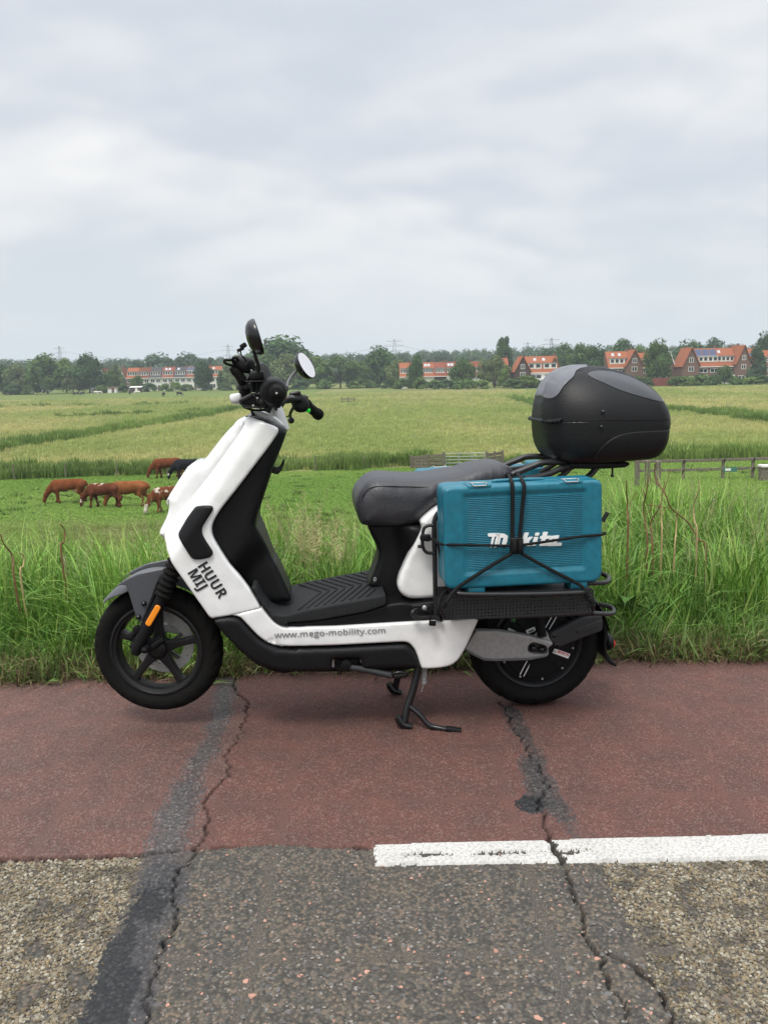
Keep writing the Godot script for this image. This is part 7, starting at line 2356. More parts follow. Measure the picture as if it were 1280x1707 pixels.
	moulded(pack, rounded([Vector2(-1.0048, 1.2072), Vector2(-0.9931, 1.2127), Vector2(-0.9719, 1.208), Vector2(-0.9613, 1.1907), Vector2(-0.9508, 1.1705), Vector2(-0.9543, 1.1591), Vector2(-0.9717, 1.1538), Vector2(-0.98, 1.1597), Vector2(-0.9863, 1.177), Vector2(-0.9999, 1.1915)], 0.012), func(_q): return 0.18, func(_q): return 0.13, 0.016, 0.008)
	piece("battery_pouch", pack, M.rubber)
	var pack2 := MB.new()
	moulded(pack2, rounded([Vector2(-0.9812, 1.1681), Vector2(-0.9549, 1.1762), Vector2(-0.9415, 1.1528), Vector2(-0.9459, 1.121), Vector2(-0.961, 1.1098), Vector2(-0.9778, 1.1218), Vector2(-0.9838, 1.1451)], 0.012), func(_q): return 0.15, func(_q): return 0.08, 0.016, 0.008)
	piece("phone_clamp", pack2, M.black_plastic)
	for q in [Vector3(-0.9548, 1.152, 0.155), Vector3(-0.9722, 1.1487, 0.155)]:
		var kn := MB.new()
		kn.lathe([Vector2(0.0, 0.006), Vector2(0.009, 0.006), Vector2(0.0115, 0.002), Vector2(0.0115, -0.01)], Transform3D(Basis.IDENTITY, q), 18)
		piece("clamp_knob", kn, M.grey_plastic)
	var hl := MB.new()
	hl.box(Vector3(-0.9899, 1.1171, 0.14), Vector3(0.036, 0.026, 0.045), Basis(Vector3.BACK, 0.12), 0.006)
	piece("clip_on_lamp", hl, M.clear_lens)
	var hl2 := MB.new()
	hl2.box(Vector3(-0.988, 1.1023, 0.13), Vector3(0.036, 0.012, 0.04), Basis(Vector3.BACK, -0.15), 0.004)
	piece("lamp_base", hl2, M.silver)
	var cl := MB.new()
	moulded(cl, rounded([Vector2(-0.979, 1.1091), Vector2(-0.9654, 1.1218), Vector2(-0.9448, 1.1299), Vector2(-0.9131, 1.1292), Vector2(-0.8903, 1.12), Vector2(-0.8884, 1.0968), Vector2(-0.9092, 1.0856), Vector2(-0.9325, 1.0848), Vector2(-0.9585, 1.0854), Vector2(-0.9768, 1.096)], 0.01), func(_q): return 0.19, func(_q): return 0.06, 0.014, 0.008)
	piece("instrument_housing", cl, M.black_plastic)
	var br2 := MB.new()
	br2.bar(Vector3(-0.9748, 1.1065, 0.195), Vector3(-0.9327, 1.1282, 0.195), 0.012, 0.012, 0.003)
	br2.bar(Vector3(-0.9327, 1.1282, 0.195), Vector3(-0.9144, 1.0966, 0.195), 0.012, 0.01, 0.003)
	br2.bar(Vector3(-0.9701, 1.0949, 0.19), Vector3(-0.9066, 1.0862, 0.19), 0.012, 0.009, 0.003)
	piece("clamp_bracket", br2, M.black_gloss, null, false)
	var dash := MB.new()
	dash.box(Vector3(-0.9435, 1.1844, 0.1), Vector3(0.014, 0.075, 0.11), Basis(Vector3.BACK, -0.52), 0.004)
	piece("display", dash, M.black_gloss)
	var disp := MB.new()
	disp.box(Vector3(-0.9472, 1.1866, 0.1), Vector3(0.008, 0.06, 0.115), Basis(Vector3.BACK, -0.52), 0.002)
	piece("display_back", disp, M.silver)
	var cyl := MB.new()
	for x in [395, 440, 475]:
		cyl.tube([Vector3(-0.9198, 1.1702, 0.19) + Vector3((x - 440) * 0.00028, 0, 0), Vector3(-0.9215, 1.1335, 0.19) + Vector3((x - 440) * 0.00028, 0, 0)], 0.007, 10)
	cyl.box(Vector3(-0.9192, 1.1828, 0.19), Vector3(0.045, 0.03, 0.04), Basis.IDENTITY, 0.006)
	cyl.box(Vector3(-0.9222, 1.1661, 0.2), Vector3(0.065, 0.006, 0.045), Basis.IDENTITY, 0.002)
	piece("brake_reservoir", cyl, M.black_plastic)
	var disc := MB.new()
	disc.lathe([Vector2(0.0, 0.006), Vector2(0.028, 0.006), Vector2(0.032, 0.0), Vector2(0.03, -0.012), Vector2(0.0, -0.014)], frame_at(Vector3(-0.9107, 1.1925, 0.05), Vector3(0.7, 0.2, 0.7)), 28)
	piece("horn", disc, M.black_gloss)
	for q in [Vector3(-0.91, 1.0938, 0.2), Vector3(-0.9341, 1.093, 0.2), Vector3(-0.9203, 1.1153, 0.2)]:
		var b := MB.new()
		b.ball(q, Vector3(0.004, 0.004, 0.004))
		piece("screw", b, M.steel)
	tubes("control_cable", [[Vector3(-0.9428, 1.1589, 0.15), Vector3(-0.93, 1.1383, 0.14), Vector3(-0.9161, 1.1107, 0.1), Vector3(-0.9089, 1.0755, 0.04)], [Vector3(-0.8898, 1.1203, 0.15), Vector3(-0.8844, 1.0952, 0.1), Vector3(-0.8706, 1.0706, 0.02)], [Vector3(-0.9686, 1.0863, 0.12), Vector3(-0.9412, 1.0759, 0.1), Vector3(-0.908, 1.0733, 0.06)]], 0.004, M.black_matt)
	tubes("reflective_wire", [[Vector3(-0.9369, 1.2014, 0.2), Vector3(-0.924, 1.1877, 0.2)]], 0.0018, M.silver, null, false)

func build_racks() -> void:
	# hoops and shelves that carry the cases, left then right
	for side in [1.0, -1.0]:
		var t := func(l: Array) -> Array:
			var out := []
			for p in l: out.append(Vector3(p.x, p.y, p.z * side))
			return out
		var rk := Node3D.new()
		rk.name = numbered("luggage_rack", bike)
		bike.add_child(rk, true)
		var zz := 0.185
		tubes("hoop", [t.call([Vector3(-0.3775, 0.3871, 0.185), Vector3(-0.379, 0.4887, 0.185), Vector3(-0.3797, 0.5915, 0.185), Vector3(-0.3809, 0.693, 0.185), Vector3(-0.3784, 0.7155, 0.185), Vector3(-0.3695, 0.7353, 0.185), Vector3(-0.3519, 0.7484, 0.185), Vector3(-0.3243, 0.7562, 0.185)]), t.call([Vector3(-0.3005, 0.7711, 0.185), Vector3(-0.1359, 0.7791, 0.185), Vector3(0.0863, 0.777, 0.185)])], 0.0078, M.rack, rk)
		tubes("side_loop", [t.call([Vector3(-0.3843, 0.6996, 0.19), Vector3(-0.403, 0.699, 0.19), Vector3(-0.4143, 0.6889, 0.19), Vector3(-0.4183, 0.6702, 0.19), Vector3(-0.4196, 0.645, 0.19), Vector3(-0.4164, 0.6246, 0.19), Vector3(-0.4053, 0.6115, 0.19), Vector3(-0.3828, 0.608, 0.19)]), t.call([Vector3(-0.42, 0.6328, 0.19), Vector3(-0.434, 0.6326, 0.192)])], 0.0055, M.rack, rk)
		tubes("shelf_tube", [t.call([Vector3(-0.3732, 0.4871, 0.185), Vector3(-0.311, 0.4825, 0.185)]), t.call([Vector3(-0.3734, 0.4867, 0.18), Vector3(-0.1894, 0.4773, 0.18), Vector3(0.1282, 0.4654, 0.18)]), t.call([Vector3(-0.3264, 0.5153, 0.32), Vector3(-0.3134, 0.5091, 0.335), Vector3(-0.1187, 0.5011, 0.338), Vector3(0.0533, 0.4978, 0.335), Vector3(0.0734, 0.5005, 0.32)]), t.call([Vector3(0.0754, 0.517, 0.3), Vector3(0.1447, 0.5136, 0.29), Vector3(0.1748, 0.5109, 0.25), Vector3(0.1916, 0.5078, 0.2), Vector3(0.1801, 0.5116, 0.16)])], 0.0075, M.rack, rk)
		tubes("lower_tube", [t.call([Vector3(-0.36, 0.3882, 0.2), Vector3(-0.3878, 0.3974, 0.2), Vector3(-0.4346, 0.4001, 0.21), Vector3(-0.4533, 0.4113, 0.21), Vector3(-0.4569, 0.4218, 0.21), Vector3(-0.443, 0.4247, 0.2)]), t.call([Vector3(0.1049, 0.4181, 0.3), Vector3(0.1583, 0.4098, 0.29), Vector3(0.1967, 0.3977, 0.24), Vector3(0.2057, 0.4028, 0.2), Vector3(0.1733, 0.4073, 0.17)]), t.call([Vector3(-0.3314, 0.3938, 0.19), Vector3(-0.0786, 0.3845, 0.19), Vector3(0.1495, 0.3852, 0.19)])], 0.0075, M.rack, rk)
		# pierced side of the shelf
		var x0 := (Vector3(-0.3728, 0.5051, 0.33)).x
		var x1 := (Vector3(0.0985, 0.4836, 0.33)).x
		var y1 := (Vector3(-0.1698, 0.4996, 0.33)).y
		var y0 := (Vector3(-0.1695, 0.4265, 0.33)).y
		var mesh := MB.new()
		var nx := 42
		var ny := 7
		for i in nx + 1:
			var x := lerpf(x0, x1, float(i) / nx)
			mesh.box(Vector3(x, (y0 + y1) / 2, 0.318 * side), Vector3(0.0062, y1 - y0, 0.003))
		for j in ny + 1:
			mesh.box(Vector3((x0 + x1) / 2, lerpf(y0, y1, float(j) / ny), 0.3185 * side), Vector3(x1 - x0, 0.0062, 0.0022))
		piece("pierced_panel", mesh, M.rack, rk, false)
		var shelf := MB.new()
		shelf.box(Vector3((x0 + x1) / 2 + 0.01, y1 + 0.004, 0.255 * side), Vector3(x1 - x0 - 0.03, 0.004, 0.15))
		for k in 4: shelf.box(Vector3(lerpf(x0, x1, (k + 0.5) / 4.0), y1 - 0.015, 0.25 * side), Vector3(0.016, 0.03, 0.13))
		shelf.box(Vector3((x0 + x1) / 2, (y0 + y1) / 2, 0.2 * side), Vector3(x1 - x0, y1 - y0, 0.004))
		piece("shelf", shelf, M.rack, rk, false)
		tubes("rear_stay", [t.call([Vector3(0.1671, 0.6934, 0.2), Vector3(0.1844, 0.7234, 0.2)]), t.call([Vector3(0.1214, 0.4641, 0.2), Vector3(0.1489, 0.4084, 0.19)]), t.call([Vector3(-0.3724, 0.4668, 0.19), Vector3(-0.3675, 0.3927, 0.19)])], 0.007, M.rack, rk, false)
		var bolt := MB.new()
		bolt.ball(Vector3(-0.4137, 0.4253, 0.18) * Vector3(1, 1, side), Vector3(0.0085, 0.0085, 0.005))
		piece("bolt", bolt, M.steel, rk)
	# carrier under the top box
	var ca := Node3D.new()
	ca.name = "top_carrier"
	bike.add_child(ca, true)
	for side in [1.0, -1.0]:
		var t := func(l: Array) -> Array:
			var out := []
			for p in l: out.append(Vector3(p.x, p.y, p.z * side))
			return out
		tubes("carrier_tube", [t.call([Vector3(-0.1248, 0.836, 0.1), Vector3(-0.0837, 0.8514, 0.1), Vector3(-0.0381, 0.8681, 0.1), Vector3(-0.0015, 0.8796, 0.1), Vector3(0.0614, 0.8779, 0.09), Vector3(0.1065, 0.8673, 0.08)]), t.call([Vector3(-0.0731, 0.8314, 0.13), Vector3(-0.025, 0.8353, 0.12), Vector3(0.0235, 0.8461, 0.11), Vector3(0.0632, 0.8604, 0.1), Vector3(0.1033, 0.8626, 0.09)]), t.call([Vector3(0.1278, 0.8226, 0.13), Vector3(0.1574, 0.8373, 0.11), Vector3(0.179, 0.8568, 0.1)])], 0.0105, M.rack, ca)
		tubes("carrier_strut", [t.call([Vector3(0.0453, 0.8237, 0.1), Vector3(0.0713, 0.8376, 0.09), Vector3(0.0973, 0.857, 0.08)])], 0.009, M.rack, ca)
	var pl := MB.new()
	moulded(pl, rounded([Vector2(0.0805, 0.8781), Vector2(0.2865, 0.8732), Vector2(0.2896, 0.8649), Vector2(0.2731, 0.8559), Vector2(0.2266, 0.8546), Vector2(0.1617, 0.8539), Vector2(0.0877, 0.859)], 0.005), func(_q): return 0.115, func(_q): return -0.115, 0.006, 0.012)
	piece("carrier_plate", pl, M.black_plastic, ca)
	var kb := MB.new()
	kb.tube([Vector3(0.2377, 0.8552, 0.09), Vector3(0.2375, 0.8277, 0.09)], 0.0035, 8)
	kb.tube([Vector3(0.2374, 0.83, 0.09), Vector3(0.2376, 0.8231, 0.09)], 0.006, 8)
	piece("carrier_bolt", kb, M.black_gloss, ca)

func build_stands() -> void:
	var st := Node3D.new()
	st.name = "centre_stand"
	bike.add_child(st, true)
	var foot := Vector3(-0.4879, 0, 0.1516)
	foot.y = 0.012
	var zf: float = foot.z
	var top := Vector3(-0.422, 0.1999, 0.13)
	for side in [1.0, -1.0]:
		var leg := MB.new()
		var f := Vector3(foot.x, foot.y, zf * side)
		var u := Vector3(top.x, top.y + 0.05, 0.12 * side)
		leg.tube(spline([u, u.lerp(f, 0.45) + Vector3(0.006, 0, 0), u.lerp(f, 0.78), f + Vector3(0.006, 0.012, 0)], 5), 0.0125, 12)
		var lo := piece("leg", leg, M.black_gloss, st)
		var ft := MB.new()
		ft.tube(spline([f + Vector3(-0.018, 0.03, -0.002), f + Vector3(-0.004, 0.004, 0), f + Vector3(0.03, -0.006, 0.006)], 4), [0.012, 0.013, 0.014, 0.014, 0.014, 0.013, 0.012, 0.011, 0.008], 10)
		piece("foot", ft, M.black_gloss, lo)
		if side > 0:
			var ta := MB.new()
			var k := u.lerp(f, 0.72)
			ta.tube(spline([k, k + Vector3(0.035, -0.028, 0.018), k + Vector3(0.065, -0.062, 0.03), k + Vector3(0.11, -0.072, 0.045), k + Vector3(0.165, -0.078, 0.055)], 5), 0.0095, 10)
			piece("foot_lever", ta, M.black_gloss, st)
			var pad := MB.new()
			pad.tube([k + Vector3(0.12, -0.073, 0.047), k + Vector3(0.17, -0.079, 0.056)], [0.0125, 0.011], 10)
			piece("lever_pad", pad, M.black_matt, st)
	var cross := MB.new()
	cross.tube([Vector3(top.x - 0.01, top.y - 0.005, 0.12), Vector3(top.x - 0.01, top.y - 0.005, -0.12)], 0.011, 10)
	piece("cross_bar", cross, M.black_gloss, st)
	var sp := MB.new()
	var coil := []
	var s0 := Vector3(-0.4112, 0.2011, 0.14)
	var s1 := Vector3(-0.4143, 0.1486, 0.14)
	for i in 97:
		var a := TAU * 8.0 * i / 96.0
		coil.append(s0.lerp(s1, i / 96.0) + Vector3(cos(a) * 0.0078, 0, sin(a) * 0.0078))
	sp.tube(coil, 0.0019, 6)
	sp.tube([s1, s1 + Vector3(-0.008, -0.03, -0.005)], 0.002, 6)
	piece("spring", sp, M.steel, st)
	# side stand, folded up
	var ss := Node3D.new()
	ss.name = "side_stand"
	bike.add_child(ss, true)
	var bar := MB.new()
	bar.tube([Vector3(-0.663, 0.2331, 0.175), Vector3(-0.6056, 0.2211, 0.175), Vector3(-0.5242, 0.1988, 0.175)], [0.0105, 0.0115, 0.0115], 10)
	piece("bar", bar, M.grey_plastic, ss)
	var piv := MB.new()
	piv.lathe([Vector2(0.0, 0.012), Vector2(0.005, 0.012), Vector2(0.006, 0.008), Vector2(0.016, 0.007), Vector2(0.0175, 0.002), Vector2(0.0175, -0.02)], Transform3D(Basis.IDENTITY, Vector3(-0.6746, 0.2461, 0.178)), 24, 0.0, TAU, true)
	piece("pivot", piv, M.black_plastic, ss)
	var brk := MB.new()
	slab(brk, rounded([Vector2(-0.7093, 0.2585), Vector2(-0.6349, 0.2581), Vector2(-0.6303, 0.2383), Vector2(-0.656, 0.2309), Vector2(-0.6632, 0.217), Vector2(-0.6887, 0.2149), Vector2(-0.697, 0.2189), Vector2(-0.7097, 0.2249)], 0.006), 0.14, 0.165, 0.003, 0.01)
	piece("bracket", brk, M.black_matt, ss)
	var rg := MB.new()
	var rc := Vector3(-0.5005, 0.2022, 0.178)
	var loop := []
	for i in 25:
		var a := TAU * i / 24.0
		loop.append(rc + Vector3(cos(a) * 0.026, sin(a) * 0.013 - 0.002, sin(a) * 0.012))
	rg.tube(loop, 0.005, 8, false)
	rg.box(rc + Vector3(0.002, -0.003, 0), Vector3(0.045, 0.018, 0.02), Basis.IDENTITY, 0.005)
	piece("foot_ring", rg, M.black_gloss, ss)
	for q in [[Vector2(-0.7186, 0.2537), Vector2(-0.7152, 0.256), Vector2(-0.7112, 0.255), Vector2(-0.7122, 0.2213), Vector2(-0.7163, 0.2191), Vector2(-0.7197, 0.2207)], [Vector2(-0.626, 0.2512), Vector2(-0.6201, 0.253), Vector2(-0.6187, 0.2287), Vector2(-0.6248, 0.2308)], [Vector2(-0.5674, 0.2288), Vector2(-0.5633, 0.23), Vector2(-0.5602, 0.2148), Vector2(-0.5663, 0.2159)]]:
		var pk := MB.new()
		slab(pk, rounded(q, 0.002), 0.12, 0.13, 0.001, 0.008)
		piece("spacer", pk, M.decal_white, ss)

# ------------------------------------------------------------------ what the scooter carries
func local_thing(called: String, label: String, category: String, group := "") -> Node3D:
	return thing(called, label, category, Vector3(0.5223, 0, -2.8235), 0.08727, group)

func top_half(q: Vector2) -> float:
	var front := clampf(1.0 - (q.x - -0.0003) / 0.2, 0.0, 1.0)
	var rear := clampf(1.0 - (0.4092 - q.x) / 0.1, 0.0, 1.0)
	var plan := 0.195 * (1.0 - 0.62 * (1.0 - sqrt(1.0 - minf(front * front, 0.999)))) * (1.0 - 0.12 * pow(rear, 2.5))
	return plan - 0.15 * pow(clampf((q.y - 0.99) / 0.23, 0.0, 1.0), 2.2) - 0.04 * smoothstep(0.96, 0.82, q.y)

func build_luggage() -> void:
	# top box
	var box := local_thing("top_box", "black hard top box with grey lid panels on the rear carrier", "luggage box")
	var low := MB.new()
	var hull := resampled(rounded([Vector2(0.0001, 1.0144), Vector2(0.0012, 1.0366), Vector2(0.0046, 1.0687), Vector2(0.0132, 1.1049), Vector2(0.0279, 1.1352), Vector2(0.0558, 1.1657), Vector2(0.0883, 1.1824), Vector2(0.125, 1.1902), Vector2(0.1635, 1.1918), Vector2(0.2083, 1.1871), Vector2(0.267, 1.1709), Vector2(0.3127, 1.1484), Vector2(0.3497, 1.1217), Vector2(0.3781, 1.0906), Vector2(0.3937, 1.0632), Vector2(0.406, 1.0401), Vector2(0.4115, 1.0163), Vector2(0.4114, 0.9832), Vector2(0.4056, 0.9803), Vector2(0.4046, 0.9582), Vector2(0.398, 0.9265), Vector2(0.3816, 0.8976), Vector2(0.3628, 0.8861), Vector2(0.3445, 0.8817), Vector2(0.2987, 0.8804), Vector2(0.2075, 0.8756), Vector2(0.0864, 0.8756), Vector2(0.0603, 0.881), Vector2(0.0383, 0.8915), Vector2(0.024, 0.91), Vector2(0.0119, 0.9418), Vector2(0.0039, 0.9812)], 0.014, 3), 0.014)
	var side := func(q: Vector2) -> float:
		var d := minf(edge_distance(q, hull), 0.042) if Geometry2D.is_point_in_polygon(q, hull) else 0.0
		return top_half(q) - 0.042 + sqrt(maxf(0.0, 0.042 * 0.042 - pow(0.042 - d, 2.0)))
	moulded(low, Array(hull), top_half, func(q): return -top_half(q), 0.042, 0.014)
	var lo := obj("tub", low.mesh(), M.box_black, box)
	var lid := MB.new()
	moulded(lid, rounded([Vector2(-0.0003, 1.0152), Vector2(0.0012, 1.0366), Vector2(0.004, 1.0691), Vector2(0.0132, 1.1049), Vector2(0.0272, 1.1361), Vector2(0.0555, 1.167), Vector2(0.0883, 1.1824), Vector2(0.125, 1.1902), Vector2(0.1635, 1.1931), Vector2(0.2083, 1.1871), Vector2(0.2674, 1.1722), Vector2(0.3127, 1.1484), Vector2(0.3497, 1.1217), Vector2(0.3781, 1.0906), Vector2(0.3937, 1.0632), Vector2(0.406, 1.0401), Vector2(0.4129, 1.0154), Vector2(0.3398, 1.0159), Vector2(0.2038, 1.0181), Vector2(0.0473, 1.0157)], 0.004, 3), func(q): return (side as Callable).call(q) + 0.0022, func(q): return -(side as Callable).call(q) - 0.0022, 0.0018, 0.011)
	var li := obj("lid", lid.mesh(), M.box_black, box)
	var lip := MB.new()
	moulded(lip, rounded([Vector2(-0.0003, 1.013), Vector2(0.2038, 1.0181), Vector2(0.4111, 1.0145), Vector2(0.4112, 1.0115), Vector2(0.2038, 1.0151), Vector2(0.0001, 1.0099)], 0.002, 2), func(q): return (side as Callable).call(q) + 0.0012, func(q): return -(side as Callable).call(q) - 0.0012, 0.002, 0.014)
	obj("seam", lip.mesh(), M.black_gloss, box)
	# the raised lower shell
	var sh := MB.new()
	moulded(sh, rounded([Vector2(0.1461, 0.9051), Vector2(0.1569, 0.9297), Vector2(0.1783, 0.9513), Vector2(0.1962, 0.9631), Vector2(0.214, 0.9714), Vector2(0.2411, 0.9777), Vector2(0.2727, 0.9813), Vector2(0.341, 0.9821), Vector2(0.4041, 0.9821), Vector2(0.4023, 0.9583), Vector2(0.3943, 0.9275), Vector2(0.3797, 0.9003), Vector2(0.3603, 0.8893), Vector2(0.2986, 0.8836), Vector2(0.2074, 0.8805), Vector2(0.1504, 0.883)], 0.01, 3), func(q): return (side as Callable).call(q) + 0.004, func(q): return maxf(0.02, (side as Callable).call(q) - 0.05), 0.004, 0.012)
	obj("lower_shell", sh.mesh(), M.box_black, box)
	obj("lower_shell", mirrored(sh).mesh(), M.box_black, box)
	var win := MB.new()
	moulded(win, rounded([Vector2(0.1366, 1.1641), Vector2(0.1513, 1.1724), Vector2(0.1818, 1.1765), Vector2(0.2266, 1.1721), Vector2(0.2809, 1.1551), Vector2(0.3269, 1.1282), Vector2(0.3643, 1.0944), Vector2(0.389, 1.0677), Vector2(0.3377, 1.0768), Vector2(0.2692, 1.0975), Vector2(0.2237, 1.1141), Vector2(0.1828, 1.1357), Vector2(0.1556, 1.1509)], 0.01, 3), func(q): return (side as Callable).call(q) + 0.0045, func(q): return (side as Callable).call(q) - 0.02, 0.003, 0.010)
	obj("side_window", win.mesh(), M.box_smoke, li)
	obj("side_window", mirrored(win).mesh(), M.box_smoke, li)
	var fro := MB.new()
	moulded(fro, rounded([Vector2(0.0073, 1.0922), Vector2(0.0102, 1.1089), Vector2(0.0241, 1.1419), Vector2(0.0525, 1.1723), Vector2(0.0867, 1.1894), Vector2(0.1278, 1.1969), Vector2(0.1643, 1.1974), Vector2(0.1547, 1.1882), Vector2(0.1324, 1.1865), Vector2(0.1105, 1.1776), Vector2(0.0932, 1.1563), Vector2(0.078, 1.1465), Vector2(0.0564, 1.1271), Vector2(0.0424, 1.1051), Vector2(0.0302, 1.0926), Vector2(0.019, 1.088)], 0.008, 3), func(q): return (side as Callable).call(q) + 0.0075, func(q): return -(side as Callable).call(q) - 0.0075, 0.003, 0.008)
	obj("front_panel", fro.mesh(), M.box_grey, li)
	var rid := MB.new()
	moulded(rid, rounded([Vector2(0.096, 1.1614), Vector2(0.1177, 1.1847), Vector2(0.1546, 1.1946), Vector2(0.2082, 1.1901), Vector2(0.2668, 1.1743), Vector2(0.3148, 1.1518), Vector2(0.3523, 1.1251), Vector2(0.3807, 1.094), Vector2(0.382, 1.084), Vector2(0.3455, 1.1122), Vector2(0.304, 1.1378), Vector2(0.2628, 1.1581), Vector2(0.2086, 1.1755), Vector2(0.1638, 1.1816), Vector2(0.1327, 1.1737), Vector2(0.1108, 1.159)], 0.006, 3), func(q): return minf((side as Callable).call(q) + 0.0045, 0.085), func(q): return -minf((side as Callable).call(q) + 0.0045, 0.085), 0.012, 0.010)
	obj("spine", rid.mesh(), M.box_black, li)
	var lat := MB.new()
	moulded(lat, rounded([Vector2(-0.0085, 1.0137), Vector2(-0.0008, 1.0243), Vector2(0.0021, 1.0184), Vector2(0.0417, 1.0285), Vector2(0.0464, 1.0277), Vector2(0.0373, 1.0131), Vector2(-0.0006, 1.0078)], 0.004, 3), func(q): return minf(0.19, top_half(q) + 0.012), func(q): return -minf(0.19, top_half(q) + 0.012), 0.006, 0.012)
	obj("latch", lat.mesh(), M.black_plastic, box)
	for q in [Vector3(0.1623, 1.0471, 0.198), Vector3(0.1574, 0.9996, 0.2)]:
		var b := MB.new()
		b.ball(q, Vector3(0.006, 0.006, 0.005))
		obj("rivet", b.mesh(), M.black_gloss, box)
	build_case(1.0)
	build_case(-1.0)
	build_straps()

